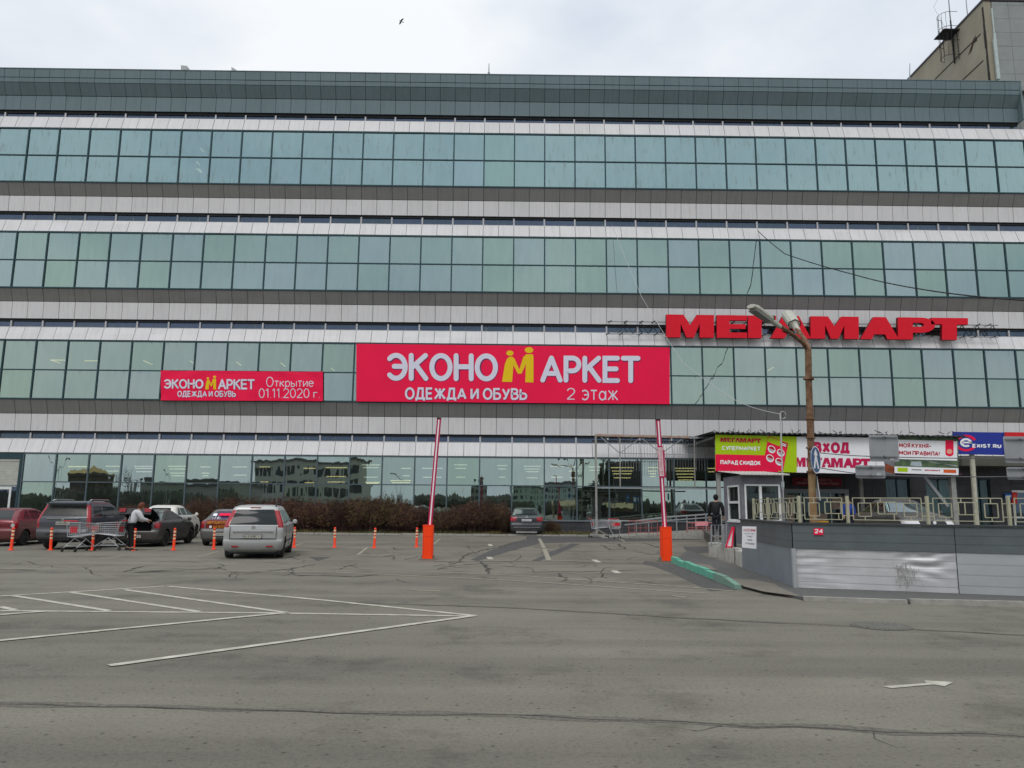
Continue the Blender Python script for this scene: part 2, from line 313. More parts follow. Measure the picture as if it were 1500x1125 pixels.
M_ribbon = glass_mat('ribbon_glass', (.10, .14, .20), trans=.3)
M_frame = mat('dark_teal_frame', (.032, .065, .075), .5, .3)
M_framelow = mat('blue_grey_frame', (.085, .115, .13), .5, .2)
M_white = mat('white_panel', (.60, .59, .59), .42, 0, .035, .35, coords='Object')
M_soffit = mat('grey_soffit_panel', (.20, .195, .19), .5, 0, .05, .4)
M_crown = mat('teal_cornice_panel', (.135, .185, .20), .45, 0, .06, .4)
for m_ in (M_white, M_soffit, M_crown): cladding(m_)
M_joint = mat('panel_joint', (.035, .042, .045), .8)
M_dark = mat('dark_void', (.02, .022, .025), .9)
M_int = mat('interior_grey', (.16, .18, .17), .9)
M_conc = mat('concrete', (.30, .29, .26), .9, 0, .18, 6, bump=.01)
M_metal = mat('galvanised', (.33, .34, .35), .45, .7)
M_gpaint = mat('grey_paint', (.26, .28, .29), .55, .1)
M_black = mat('black_plastic', (.02, .02, .022), .6)
M_rubber = mat('tyre_rubber', (.022, .022, .023), .85, col2=(.05, .047, .042))
M_red = mat('red_sign', (.62, .012, .055), .5, 0, .03)
M_orange = mat('orange_red_paint', (.95, .055, .006), .5, 0, .05)
M_whitep = mat('white_print', (.78, .78, .80), .5, 0, .03)
M_lilac = mat('pale_print', (.64, .64, .74), .5, 0, .02)

# ------------------------------------------------------------------ ground
def asphalt():
    m = bpy.data.materials.new('asphalt'); m.use_nodes = True; MATS['asphalt'] = m
    nt = m.node_tree; N = nt.nodes; L = nt.links; b = N['Principled BSDF']; b.inputs['Roughness'].default_value = .88
    b.inputs['Specular IOR Level'].default_value = .3
    tc = N.new('ShaderNodeTexCoord')
    def nz(scale, det=4, rg=.6, vec=None):
        n = N.new('ShaderNodeTexNoise'); n.inputs['Scale'].default_value = scale; n.inputs['Detail'].default_value = det; n.inputs['Roughness'].default_value = rg
        L.new(vec or tc.outputs['Object'], n.inputs[0]); return n.outputs[0]
    def ramp(i, *st):
        r = N.new('ShaderNodeValToRGB'); e = r.color_ramp.elements
        e[0].position, c = st[0]; e[0].color = (*c, 1); e[1].position, c = st[-1]; e[1].color = (*c, 1)
        for p, c in st[1:-1]: k = e.new(p); k.color = (*c, 1)
        L.new(i, r.inputs[0]); return r.outputs[0]
    def mul(a, c, f=1):
        x = N.new('ShaderNodeMix'); x.data_type = 'RGBA'; x.blend_type = 'MULTIPLY'; x.inputs[0].default_value = f
        L.new(a, x.inputs[6]); L.new(c, x.inputs[7]); return x.outputs[2]
    base = ramp(nz(.16, 3), (.3, (.140, .132, .107)), (.7, (.186, .175, .143)))
    mp = N.new('ShaderNodeMapping'); mp.inputs['Scale'].default_value = (.12, 1.0, 1); L.new(tc.outputs['Object'], mp.inputs[0])
    streak = ramp(nz(1.1, 6, .65, mp.outputs[0]), (.3, (.86, .86, .87)), (.7, (1.1, 1.1, 1.09)))
    grain = ramp(nz(26, 6, .85), (.34, (.42, .42, .41)), (.46, (1, 1, 1)), (.68, (1.22, 1.22, 1.2)))
    stone = ramp(nz(130, 2, .7), (.3, (.62, .62, .62)), (.48, (1, 1, 1)), (.75, (1.25, 1.24, 1.2)))
    vo = N.new('ShaderNodeTexVoronoi'); vo.inputs['Scale'].default_value = 7; L.new(tc.outputs['Object'], vo.inputs[0])
    pits = ramp(vo.outputs['Distance'], (.05, (.2, .2, .2)), (.15, (1, 1, 1)))
    blot = ramp(nz(.55, 8, .72), (.36, (.60, .60, .60)), (.47, (1, 1, 1)), (.66, (1.1, 1.1, 1.09)))
    mp3 = N.new('ShaderNodeMapping'); mp3.inputs['Scale'].default_value = (.035, 1.3, 1); mp3.inputs['Rotation'].default_value = (0, 0, R(2)); L.new(tc.outputs['Object'], mp3.inputs[0])
    tracks = ramp(nz(.8, 3, .5, mp3.outputs[0]), (.36, (.84, .84, .845)), (.48, (1, 1, 1)), (.60, (1.05, 1.05, 1.04)))
    c = mul(mul(mul(mul(mul(mul(base, streak), grain, .9), stone, .7), pits, .8), blot, .75), tracks)
    L.new(c, b.inputs['Base Color'])
    bp = N.new('ShaderNodeBump'); bp.inputs['Distance'].default_value = .006; L.new(nz(70, 4, .8), bp.inputs['Height']); L.new(bp.outputs[0], b.inputs['Normal'])
    return m
M_asph = asphalt()
g = MB(); g.quad((-400, -400, 0), (400, -400, 0), (400, 120, 0), (-400, 120, 0))
tag(g.build('ground', M_asph), 'grey worn asphalt of road and car park', None, kind='structure')
M_line = mat('worn_road_paint', (.30, .285, .23), .8, 0, .2, 5, col2=(.54, .52, .45))
M_line2 = mat('faded_road_paint', (.36, .335, .25), .85, 0, .2, 6, col2=(.215, .20, .165))
M_crack = mat('crack_fill', (.040, .038, .034), .95, 0, .4, 3, col2=(.085, .081, .072))
M_patch = mat('dark_asphalt_patch', (.085, .083, .080), .9, 0, .35, 8)
def strip(mb, pts, w, z, jit=0, taper=False):
    P = [gnd(x, y) for x, y in pts]
    Q = []
    for i in range(len(P)-1):
        n = max(1, int((P[i+1]-P[i]).length/.25)) if jit else 1
        for k in range(n): Q.append(P[i].lerp(P[i+1], k/n))
    Q.append(P[-1]); m = len(Q); Lp = []; Rp = []
    for i, p in enumerate(Q):
        t = Q[min(i+1, m-1)]-Q[max(i-1, 0)]; t.z = 0; t.normalize(); n = Vector((-t.y, t.x, 0))
        ww = w*(1 if not jit else random.uniform(.35, 1.5)); off = n*random.uniform(-jit, jit)
        if taper: ww *= .3+.7*math.sin(math.pi*min(1, max(0.02, i/max(1, m-1))))
        Lp.append(p+n*ww/2+off+Vector((0, 0, z))); Rp.append(p-n*ww/2+off+Vector((0, 0, z)))
    for i in range(m-1): mb.quad(Lp[i], Rp[i], Rp[i+1], Lp[i+1])
def marking(name, lst, w, m, z=.006):
    for pts in lst:
        mb = MB(); strip(mb, pts, w, z); tag(mb.build(name, m), None, None, kind='structure')
marking('road_marking', [[(0, 873.5), (120, 866.5), (242, 859)], [(246, 859), (470, 879), (698, 902.5)], [(0, 895), (410, 898.5), (690, 903)],
    [(20, 873), (160, 895)], [(105, 868), (292, 896.5)], [(182, 864), (425, 898.5)], [(0, 889), (22, 894)]], .11, M_line)
marking('road_marking', [[(-30, 942), (410, 899)], [(160, 976), (692, 903)], [(-10, 902), (68, 896)]], .12, M_line, .010)
marking('road_marking', [[(-60, 828), (230, 829), (500, 832), (750, 843), (1000, 859.5), (1075, 866)], [(-60, 833.5), (230, 835), (500, 839), (750, 850.5), (1000, 867.5), (1045, 870)]], .10, M_line2)
marking('road_marking', [[(790, 789), (797, 803)], [(797.5, 804), (804, 821)]], .16, M_line2)
marking('road_marking', [[(717, 797), (719, 800)], [(716, 816), (719, 819.5)], [(870, 820), (877, 824)], [(899, 836), (906, 840)]], .17, M_line)
marking('road_marking', [[(430, 800), (443, 796)], [(524, 813), (538, 802)], [(634, 798), (645, 789)], [(443, 797.5), (486, 796.5)], [(655, 832), (690, 828)], [(905, 788), (915, 793)],
    [(600, 864.5), (645, 866)], [(215, 808), (252, 803)], [(985, 873), (1005, 875.5)], [(1180, 862+16), (1240, 866+16)], [(290, 816), (320, 808)], [(148, 819), (185, 814)]], .10, M_line2)
mb = MB(); mb.add([gnd(x, y)+Vector((0, 0, .006)) for x, y in [(1293, 1006), (1357, 1001.5), (1354, 997.5), (1397, 1000), (1384, 1006), (1368, 1003.5), (1306, 1009)]], [tuple(range(7))])
tag(mb.build('road_arrow', M_line), None, None, kind='structure')
mb = MB()
for pts, w in (([(500, 883), (650, 887), (750, 891), (880, 898), (1000, 906), (1250, 918), (1500, 931), (1600, 935)], .035),
               ([(-40, 1031), (200, 1036), (375, 1042), (550, 1045), (750, 1049), (950, 1056), (1100, 1064), (1300, 1072), (1500, 1079), (1600, 1083)], .024),
               ([(930, 1057), (985, 1067), (1020, 1070), (1062, 1065)], .008), ([(1282, 1073), (1287, 1083), (1308, 1096)], .012),
               ([(650, 886), (820, 881), (900, 884)], .012)):
    strip(mb, pts, w*.7, .004, .035)
for pts in ([(670, 823), (683, 813), (700, 808), (735, 800), (757, 794), (772, 789)], [(705, 822), (714, 831), (717, 838), (720, 842)], [(600, 822), (655, 823), (800, 822), (940, 826)],
            [(790, 799), (860, 796), (885, 795), (905, 797), (918, 805)], [(880, 798), (895, 806), (917, 803)], [(818, 840), (828, 848), (824, 852)], [(640, 835), (668, 829), (700, 826), (735, 825)],
            [(270, 837), (190, 839), (240, 836), (318, 833), (328, 828), (318, 826)], [(345, 838), (365, 840), (420, 834), (460, 827)], [(0, 834), (50, 836)], [(575, 802), (583, 806), (592, 805)],
            [(930, 808), (955, 812), (980, 810), (1040, 812)], [(940, 795), (970, 803), (1010, 800)], [(860, 790), (985, 793)], [(1100, 865), (1135, 868), (1160, 873), (1175, 878)], [(1150, 862), (1170, 868), (1178, 874), (1174, 880)],
            [(1040, 848), (1075, 858), (1095, 856)], [(985, 822), (1020, 834), (1060, 846)], [(180, 838), (215, 828)], [(400, 842), (520, 845), (560, 842)], [(440, 812), (420, 818), (370, 820)], [(760, 838), (850, 838), (960, 834)], [(590, 812), (560, 816), (520, 815)]):
    strip(mb, pts, .11, .005, .07, True)
rc_ = random.Random(12)
def crack(px, py, ang, n, w):
    pts = [(px, py)]
    for i in range(n):
        ang += rc_.gauss(0, .5); L_ = rc_.uniform(5, 14); px += math.cos(ang)*L_; py += math.sin(ang)*L_*.28; pts.append((px, py))
        if rc_.random() < .28 and n > 3: crack(px, py, ang+rc_.choice((-1.1, 1.1)), n//2, w*.7)
    if all(790 < y < 868 for _, y in pts): strip(mb, pts, w, .0045, .03, True)
for px, py, a_, n_ in ((690, 815, 0, 8), (730, 828, .5, 6), (850, 800, 2.6, 8), (900, 830, 3.0, 7), (640, 826, .1, 5), (560, 820, 0, 6), (480, 834, .1, 7), (400, 836, 0, 7), (300, 830, .1, 7), (230, 824, 0, 5), (120, 830, .1, 7), (40, 822, 0, 6), (960, 806, .2, 7), (1000, 830, .5, 5), (820, 830, .9, 5), (760, 812, 2.5, 6), (930, 850, 0, 5), (520, 806, .1, 6), (460, 822, 2.8, 5), (850, 845, .2, 5), (700, 845, .1, 5), (580, 848, .1, 4)):
    crack(px, py, a_, n_, .036)
gm = MB()
for pts, w in (([(500, 882), (750, 890), (1000, 905), (1250, 917), (1500, 930), (1600, 934)], .13), ([(-40, 1029.5), (200, 1034.5), (375, 1040.5), (550, 1043.5), (750, 1047.5), (950, 1054.5), (1100, 1062.5), (1300, 1070.5), (1500, 1077.5), (1600, 1081)], .13)):
    strip(gm, pts, w, .002, .05)
tag(gm.build('crack_grit', mat('crack_grit', (.075, .071, .061), .95, 0, .5, 22, col2=(.17, .16, .132))), None, None, kind='structure')
tag(mb.build('asphalt_cracks', M_crack), None, None, kind='structure')
mb = MB()
def flat(mb, pts, z, jit=.0):
    P = [gnd(x, y) for x, y in pts]
    mb.add([p+Vector((random.uniform(-jit, jit), random.uniform(-jit, jit), z)) for p in P], [tuple(range(len(P)))])
flat(mb, [(772, 785), (1010, 787), (1030, 790), (940, 793), (860, 794), (790, 796), (770, 792)], .003)
flat(mb, [(945, 822), (968, 825), (985, 826), (1030, 843), (1082, 864), (1040, 866), (1010, 852), (985, 840), (958, 830), (940, 826)], .003)
flat(mb, [(768, 791), (790, 796), (740, 809), (700, 822), (690, 820), (715, 808), (745, 796)], .0035)
flat(mb, [(838, 796), (850, 797), (820, 810), (790, 822), (778, 822), (805, 809)], .0035)
flat(mb, [(452, 816), (485, 816), (466, 822)], .003); flat(mb, [(1000, 801), (1040, 800), (1055, 808), (1010, 812)], .003)
tag(mb.build('asphalt_patch', M_patch), None, None, kind='structure')
mb = MB()
flat(mb, [(1068, 851), (1105, 853), (1150, 862), (1178, 873), (1172, 878), (1120, 871), (1090, 863)], .055); flat(mb, [(1010, 826), (1040, 830), (1052, 838), (1030, 836)], .04)
tag(mb.build('pavement_patch', mat('worn_pavement_patch', (.15, .137, .112), .95, 0, .3, 6, col2=(.20, .185, .155))), None, None, kind='structure')
# manhole
mh = thing('manhole_cover', 'round iron manhole cover with raised ribs set in the road', 'manhole', gnd(1291, 917.5))
mb = MB(); mb.lathe([(.40, .002), (.40, .010), (.34, .010), (.34, .004), (0, .004)], 32); mb.build('rim', mat('cast_iron', (.12, .116, .10), .8, .1), mh)
mb = MB()
for i in range(-5, 6):
    w = math.sqrt(max(0, .33**2-(i*.058)**2)); mb.box(i*.058-.013, i*.058+.013, -w, w, .004, .014)
mb.build('ribs', mat('worn_iron', (.21, .205, .18), .7, .2), mh)

# ------------------------------------------------------------------ shopping centre
YF = 47.54; X0 = .471
def mx(n): return X0+2*n
NL, NR = -20, 20
bld = thing('shopping_centre', 'long four storey shopping centre with green glass bands between white cladding', 'building', (0, YF, 0))
def panels(name, m, z0, o0, z1, o1, step=1.0, n0=NL, n1=NR, gap=.028, th=.03):
    mb = MB(); a = mx(n0)
    d = Vector((0, o1-o0, z1-z0)).normalized(); nrm = Vector((0, -d.z, d.y))   # outward (towards the street)
    if nrm.y > 0 and abs(d.z) > .05: nrm = -nrm
    k = int(round((mx(n1)-a)/step)); e = d*gap/2; jz = [0]*(k+1)
    for i in range(k):
        x0 = a+i*step+gap/2; x1 = a+(i+1)*step-gap/2
        q = nrm*random.uniform(-.006, .006)          # panels never sit perfectly level
        p = [Vector((x0, o0, z0))+e+q, Vector((x1, o0, z0))+e+q, Vector((x1, o1, z1))-e+q, Vector((x0, o1, z1))-e+q]
        b = [v-nrm*th for v in p]
        mb.add(p+b, [(0, 1, 2, 3), (0, 4, 5, 1), (1, 5, 6, 2), (2, 6, 7, 3), (3, 7, 4, 0)])
    s = -nrm*(th+.004)
    mb.quad(Vector((a, o0, z0))+s, Vector((mx(n1), o0, z0))+s, Vector((mx(n1), o1, z1))+s, Vector((a, o1, z1))+s, 1)
    return mb.build(name, [m, M_joint], bld)
FL = [(26.04, 22.343, 21.484, 20.435, 19.816), (18.886, 15.217, 14.362, 13.251, 12.690), (11.749, 8.072, 7.159, 6.081, 5.577)]
OG = -.30
CE = 17.05                                            # the cornice stops at the tower
xc = mx(17)+.1
panels('cornice_top_panels', M_crown, 29.62, -.43, 30.209, -.476, n1=17)
panels('cornice_edge_panels', M_crown, 29.29, -.40, 29.60, -.43, n1=17, gap=.02)
panels('cornice_soffit_panels', M_crown, 28.543, -.01, 29.28, -.40, n1=17)
panels('upper_wall_panels', M_crown, 27.52, .02, 28.53, -.01, n1=17)
mb = MB(); mb.box(mx(NL), xc, -.50, 6, 30.21, 30.26); mb.box(mx(17)+.004, xc, -.47, .5, 27.5, 30.21); mb.build('roof_edge', M_crown, bld)
RIB = [(27.50, 27.031, 17)]
for gt, gb, ft, fb, rb in FL: RIB.append((fb, rb, NR))
rb_prev = 27.031
for i, (gt, gb, ft, fb, rb) in enumerate(FL):
    panels('sloping_sill_panels', M_white, gt+.07, OG-.02, rb_prev, .01)
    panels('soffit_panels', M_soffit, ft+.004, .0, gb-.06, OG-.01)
    panels('fascia_panels', M_white, fb, .05, ft, .0)
    rb_prev = rb
panels('sloping_sill_panels', M_white, 4.637+.07, OG-.02, rb_prev, .01)
# dark core behind everything: slabs, back wall
mb = MB()
mb.box(mx(NL), mx(NR), 9, 9.3, 0, 30.1)
for z0, z1 in ((26.9, 27.0), (19.6, 19.75), (12.5, 12.65), (5.4, 5.55), (.0, .06)): mb.box(mx(NL), mx(NR), .32, 9, z0, z1)
for gt, gb, ft, fb, rb in FL: mb.box(mx(NL), mx(NR), .12, .32, fb+.06, gb)
mb.box(mx(NL), mx(NL)+.2, .3, 9, 0, 30); mb.box(mx(NR)-.2, mx(NR), .3, 9, 0, 30); mb.box(mx(NL), mx(NR), .3, 9.3, 30.0, 30.1)
mb.build('inner_structure', M_int, bld)
# ribbon windows: pane set back, light posts
def ribbon(mb_f, mb_p, n, zt, zb):
    xa, xb = mx(n), mx(n+1)
    mb_f.box(xa-.05, xa+.05, .10, .20, zb+.03, zt-.12, 0); mb_f.box(xa, xb, .08, .22, zb-.02, zb+.05, 0)
    mb_f.box(xa, xb, .12, .24, zt-.16, zt+.05, 1); mb_f.box(xa+.05, xb-.05, .17, .21, zb+.05, zb+.08, 1)
    mb_p.quad((xa+.05, .20, zb+.04), (xb-.05, .20, zb+.04), (xb-.05, .20, zt-.1), (xa+.05, .20, zt-.1))
M_post = mat('pale_post', (.42, .42, .43), .5, .2)
cnt = 0; rest_f = MB(); rest_p = MB()
order = sorted([(r, n) for r in range(4) for n in range(NL, NR)], key=lambda t: (0 if -17 <= t[1] < 17 else 1, -t[0], abs(t[1])))
for r, n in order:
    zt, zb, nr = RIB[r]
    if n >= nr: continue
    if cnt < 99:
        f = MB(); p = MB(); ribbon(f, p, n, zt, zb); fo = f.build('strip_window', [M_post, M_dark], bld); p.build('pane', M_ribbon, fo); cnt += 1
    else: ribbon(rest_f, rest_p, n, zt, zb)
k = len(rest_f.v); fo = rest_f.build('strip_window', [M_post, M_dark], bld); tag(fo, kind='stuff'); p = rest_p.build('pane', M_ribbon, fo); tag(p, kind='stuff')
# big glass bands, one window per bay with two panes
ROWS = []
for gt, gb, *_ in FL: ROWS.append((gt, (gt+gb)/2-.02, gb, 0))
ROWS.append((4.637, 2.93, .86, 1))
GF_END = 9
def frame(mb, n, zt, zm, zb):
    xa, xb = mx(n), mx(n+1); o = OG
    mb.box(xa-.04, xa+.04, o-.05, o+.10, zb+.03, zt-.03)
    mb.box(xa+.04, xb-.04, o-.04, o+.09, zm-.032, zm+.032)
    mb.box(xa, xb, o-.045, o+.095, zt-.03, zt+.05); mb.box(xa, xb, o-.045, o+.095, zb-.055, zb+.03)
PANE = {}
def pane_mesh(w, h):
    k = (round(w, 2), round(h, 2))
    if k not in PANE:
        me = bpy.data.meshes.new('pane'); me.from_pydata([(-w/2, 0, -h/2), (w/2, 0, -h/2), (w/2, 0, h/2), (-w/2, 0, h/2)], [], [(0, 1, 2, 3)])
        PANE[k] = me
    return PANE[k]
def put_pane(parent, xc_, z0, z1, m):
    me = pane_mesh(1.96, z1-z0)
    if not me.materials: me.materials.append(m)
    o = bpy.data.objects.new('pane', me); C.objects.link(o); o.parent = parent
    o.location = (xc_, OG+.02, (z0+z1)/2)
    o.rotation_euler = (R(random.gauss(0, .13)), 0, R(random.gauss(0, .10)))
    return o
cells = []
for r in (3, 2, 1, 0):
    for n in sorted(range(NL, NR), key=lambda q: abs(q+.5)):
        if r == 3 and not (-15 <= n < GF_END): continue
        vis = -18 <= n < 18
        cells.append((vis, r, n))
cells.sort(key=lambda c: not c[0])
restf = MB(); restp = MB(); cnt = 0
for vis, r, n in cells:
    zt, zm, zb, low = ROWS[r]; m = M_glass_low if low else (M_glass, M_glass2, M_glass3)[r]
    if cnt < 99 and vis:
        f = MB(); frame(f, n, zt, zm, zb); fo = f.build('window', M_framelow if low else M_frame, bld); cnt += 1
        put_pane(fo, mx(n)+1, zm, zt, m); put_pane(fo, mx(n)+1, zb, zm, m)
    else:
        frame(restf, n, zt, zm, zb)
        for a, b in ((zm, zt), (zb, zm)):
            t1, t2 = random.gauss(0, .002), random.gauss(0, .0017); x = mx(n)+1; h = (b-a)/2
            restp.add([(x+sx*.98, OG+.02+sx*t2+sz*h*t1, (a+b)/2+sz*h) for sx, sz in ((-1, -1), (1, -1), (1, 1), (-1, 1))], [(0, 1, 2, 3)])
fo = restf.build('window', M_frame, bld); tag(fo, kind='stuff'); p = restp.build('pane', M_glass, fo); tag(p, kind='stuff')
# plinth of dark tiles under the shop glass
M_tile = mat('dark_stone_tile', (.060, .060, .066), .45, 0, .25, 1.2)
mb = MB()
for i in range(int((mx(GF_END)-mx(-15))/.6)):
    for j in range(2):
        xa = mx(-15)+i*.6; mb.box(xa+.006, xa+.594, OG-.05+random.uniform(0, .006), OG+.1, j*.4+.01, j*.4+.39)
mb.box(mx(-15), mx(GF_END), OG-.02, OG+.09, 0, .8, 1)
mb.build('plinth', [M_tile, M_joint], bld)
mb = MB(); mb.box(mx(-15), mx(GF_END), OG-.12, OG+.1, .80, .84); mb.build('sill', M_gpaint, bld)
# left bay: pale shutter over a white framed glass door
mb = MB(); xa = mx(-15)-.06
mb.box(mx(NL), xa, OG-.06, OG+.1, 4.30, 4.66, 0); mb.box(xa-.14, xa, OG-.06, OG+.1, 0, 4.3, 0)
mb.build('door_bay_frame', M_frame, bld)
mb = MB()
for i in range(9): mb.box(mx(NL), xa-.14, OG+.0, OG+.05, 2.72+i*.165, 2.72+i*.165+.16)
mb.box(mx(NL), xa-.14, OG-.03, OG+.05, 4.16, 4.29)
mb.build('roller_shutter', mat('pale_shutter', (.40, .40, .36), .6), bld)
for q in range(2):
    xd = xa-.45-q*1.25
    mb = MB(); mb.box(xd-.12, xd+.0, OG-.06, OG+.04, 0, 2.6); mb.box(xd-1.15, xd-1.05, OG-.06, OG+.04, 0, 2.6); mb.box(xd-1.05, xd-.12, OG-.06, OG+.04, 2.45, 2.6); mb.box(xd-1.05, xd-.12, OG-.06, OG+.04, .95, 1.08); mb.box(xd-1.05, xd-.12, OG-.06, OG+.04, 0, .16)
    d = mb.build('door', mat('white_pvc', (.66, .67, .66), .4), bld)
    mb = MB(); mb.quad((xd-1.05, OG, .1), (xd-.12, OG, .1), (xd-.12, OG, 2.5), (xd-1.05, OG, 2.5)); mb.build('pane', M_ribbon, d)
mb = MB(); mb.box(xa-.42, xa-.16, OG-.03, OG+.04, 0, 2.65); mb.box(mx(NL), xa-.16, OG-.05, OG+.05, 2.6, 2.7, 1); mb.build('door_side_panel', [M_ribbon, M_gpaint], bld)
# right part of the ground floor: dark stone wall with tall green windows and the store entrance
ys = -.42
def px_x(px, py=730, y=YF+ys): return at(px, py, y).x
wins = [(1299, 1334), (1358, 1398), (1425, 1452)]
xs = [px_x(1141)]
M_stone = mat('dark_granite', (.050, .049, .055), .5, 0, .3, 1.6)
holes = [(px_x(1152), px_x(1238), 2.62)]+[(px_x(a), px_x(b), 3.55) for a, b in wins]+[(px_x(1483), px_x(1560), 2.9)]
mb = MB(); xe = mx(NR); prev = mx(GF_END)-.05
TZ = .42                                                  # level of the entrance terrace
def tiles(x0, x1, z0, z1):
    nx = max(1, int(round((x1-x0)/.9))); nz = max(1, int(round((z1-z0)/.45)))
    for i in range(nx):
        for j in range(nz):
            a = x0+(x1-x0)*i/nx; b = x0+(x1-x0)*(i+1)/nx; c = z0+(z1-z0)*j/nz; d = z0+(z1-z0)*(j+1)/nz
            mb.box(a+.007, b-.007, ys+random.uniform(0, .008), ys+.12, c+.007, d-.007, 0)
for a, b, zt in holes:
    if a-prev > .05: tiles(prev, a, 0, 4.6)
    tiles(a, b, zt, 4.6)
    if zt > 3: tiles(a, b, 0, .75)
    prev = b
tiles(prev, xe, 0, 4.6)
for a, b, zt in holes: mb.box(a, b, ys+.125, ys+.14, zt, 4.6, 1)
last = mx(GF_END)-.05
for a, b, zt in holes: mb.box(last, a, ys+.06, ys+.16, 0, 4.6, 1); last = b
mb.box(last, xe, ys+.06, ys+.16, 0, 4.6, 1)
mb.build('stone_wall', [M_stone, M_joint], bld)
M_curt = mat('green_curtain', (.10, .19, .185), .8, 0, .25, 2)
for a, b in wins:
    a, b = px_x(a), px_x(b); f = MB()
    f.box(a, a+.05, ys+.1, ys+.2, .75, 3.55); f.box(b-.05, b, ys+.1, ys+.2, .75, 3.55); f.box((a+b)/2-.03, (a+b)/2+.03, ys+.1, ys+.2, .75, 3.55); f.box(a, b, ys+.1, ys+.2, .72, .80); f.box(a, b, ys+.1, ys+.2, 3.5, 3.55)
    fo = f.build('green_window', M_frame, bld)
    c = MB(); nseg = 24
    for i in range(nseg):
        u0, u1 = i/nseg, (i+1)/nseg; w = lambda u: ys+.36+.05*math.sin(u*38)+.02*math.sin(u*17)
        c.quad((a+(b-a)*u0, w(u0), .75), (a+(b-a)*u1, w(u1), .75), (a+(b-a)*u1, w(u1), 3.55), (a+(b-a)*u0, w(u0), 3.55))
    c.build('curtain', M_curt, fo, smooth=True)
    p = MB(); p.quad((a, ys+.17, .75), (b, ys+.17, .75), (b, ys+.17, 3.55), (a, ys+.17, 3.55)); p.build('pane', glass_mat('clear_window_glass', (.12, .17, .18), trans=.72, tcol=(.7, .8, .78)) if 'clear_window_glass' not in MATS else MATS['clear_window_glass'], fo)
a, b, zt = holes[0]
f = MB()
f.box(a-.18, a, ys-.06, ys+.1, 0, zt+.25, 0); f.box(b, b+.22, ys-.06, ys+.1, 0, zt+.25, 0); f.box(a, b, ys-.06, ys+.1, zt, zt+.25, 0)
for i in range(5):
    x = a+(b-a)*i/4; f.box(x-.04, x+.04, ys+.0, ys+.1, 0, zt-.003, 1)
f.box(a, b, ys+.004, ys+.09, zt-.30, zt-.22, 1)
ent = f.build('entrance', [M_gpaint, mat('door_alloy', (.33, .36, .33), .4, .5)], bld)
p = MB(); p.quad((a, ys+.06, TZ), (b, ys+.06, TZ), (b, ys+.06, zt), (a, ys+.06, zt)); p.build('pane', MATS['clear_window_glass'], ent)
for (x0, x1, y0, y1) in ((1141, 1164, 725, 765), (1219, 1236, 728, 746), (1196, 1212, 752, 768)):
    p = MB(); q = pxpatch(x0, x1, y0, y1, YF+ys-.03); pts = [q(0, 0), q(1, 0), q(1, 1), q(0, 1)]
    p.poly([v-Vector((0, YF, 0)) for v in pts], .015); p.build('door_poster', mat('faded_poster', (.36, .23, .16), .7, 0, .6, 5, col2=(.42, .36, .30)), bld)
a, b, zt = holes[-1]
f = MB(); f.box(a, a+.10, ys, ys+.12, 0, zt); f.box(a+.1, b, ys, ys+.12, zt-.14, zt); f.box(a+.95, a+1.05, ys, ys+.12, 0, zt-.14); f.box(a+.1, a+.95, ys+.01, ys+.11, 1.2, 1.3); f.box(a+.1, a+.95, ys+.01, ys+.11, TZ, TZ+.2)
dd = f.build('door', mat('white_pvc', (.66, .67, .66), .4), bld)
p = MB(); p.quad((a, ys+.08, 0), (b, ys+.08, 0), (b, ys+.08, zt), (a, ys+.08, zt)); p.build('pane', M_ribbon, dd)

# ceiling lights seen through the glass
M_tubeY = mat('lit_tube_warm', (.8, .7, .4), .5, emit=(1, .76, .30), estr=1.9)
M_tubeW = mat('lit_tube', (.8, .8, .7), .5, emit=(1, .93, .66), estr=1.2)
LIT = []
def lights(px0, px1, pys, y, warm=False, slant=0):
    c = at((px0+px1)/2, pys[0], y); t = thing('ceiling_light', 'lit fluorescent ceiling light behind the shop glass', 'ceiling light', c, 0, 'ceiling lights behind the glass'); LIT.append((pys[0], px0, t))
    for i, py in enumerate(pys):
        yy = y+i*1.1; a = at(px0+i*1.5, py, yy)-c; b = at(px1-i*1.5, py+slant, yy)-c
        mb = MB(); mb.bar(a, b, .075, .055); mb.build('tube', M_tubeY if warm else M_tubeW, t)
for a, b, ps in ((155, 175, (683, 690)), (197, 225, (683, 686, 691)), (247, 275, (683, 687, 693, 697)), (294, 308, (684, 693, 697)), (341, 362, (684, 696)),
                 (530, 556, (681, 685, 699)), (588, 602, (686, 697)), (618, 648, (686, 699)), (665, 684, (681, 686, 699)), (728, 743, (682, 687, 699)), (767, 792, (683, 687, 691, 700)), (806, 826, (683, 699)), (832, 850, (684, 690, 700)), (862, 880, (684, 689))):
    lights(a, b, ps, YF+1.2)
for a, b, ps in ((100, 127, (683.5,)), (380, 395, (684, 706)), (445, 462, (686, 707)), (477, 508, (685, 698, 706)), (535, 556, (706.5, 708)), (572, 602, (704, 707, 710)), (895, 928, (685, 690, 694, 700)), (948, 964, (685, 690, 694, 698)), (988, 1020, (686, 690, 694.5, 699, 703)), (1036, 1049, (686, 691))):
    lights(a, b, ps, YF+1.4, True)
for a, b, p0, s in ((74, 97, 527.5, 0), (76, 88, 528, 4), (124, 146, 528.5, 0), (210, 223, 528, 6), (278, 286, 528.5, 5), (346, 353, 530, 5), (411, 418, 531, 6), (485, 490, 539, 4), (1125, 1133, 543, -5)):
    lights(a, b, (p0,), YF+.6, True, s)
for a, b, p0, s in ((293, 298, 217, 5), (288, 293, 237, 5), (288, 295, 247, 6), (291, 296, 247, 5)):
    lights(a, b, (p0,), YF+.6, False, s)

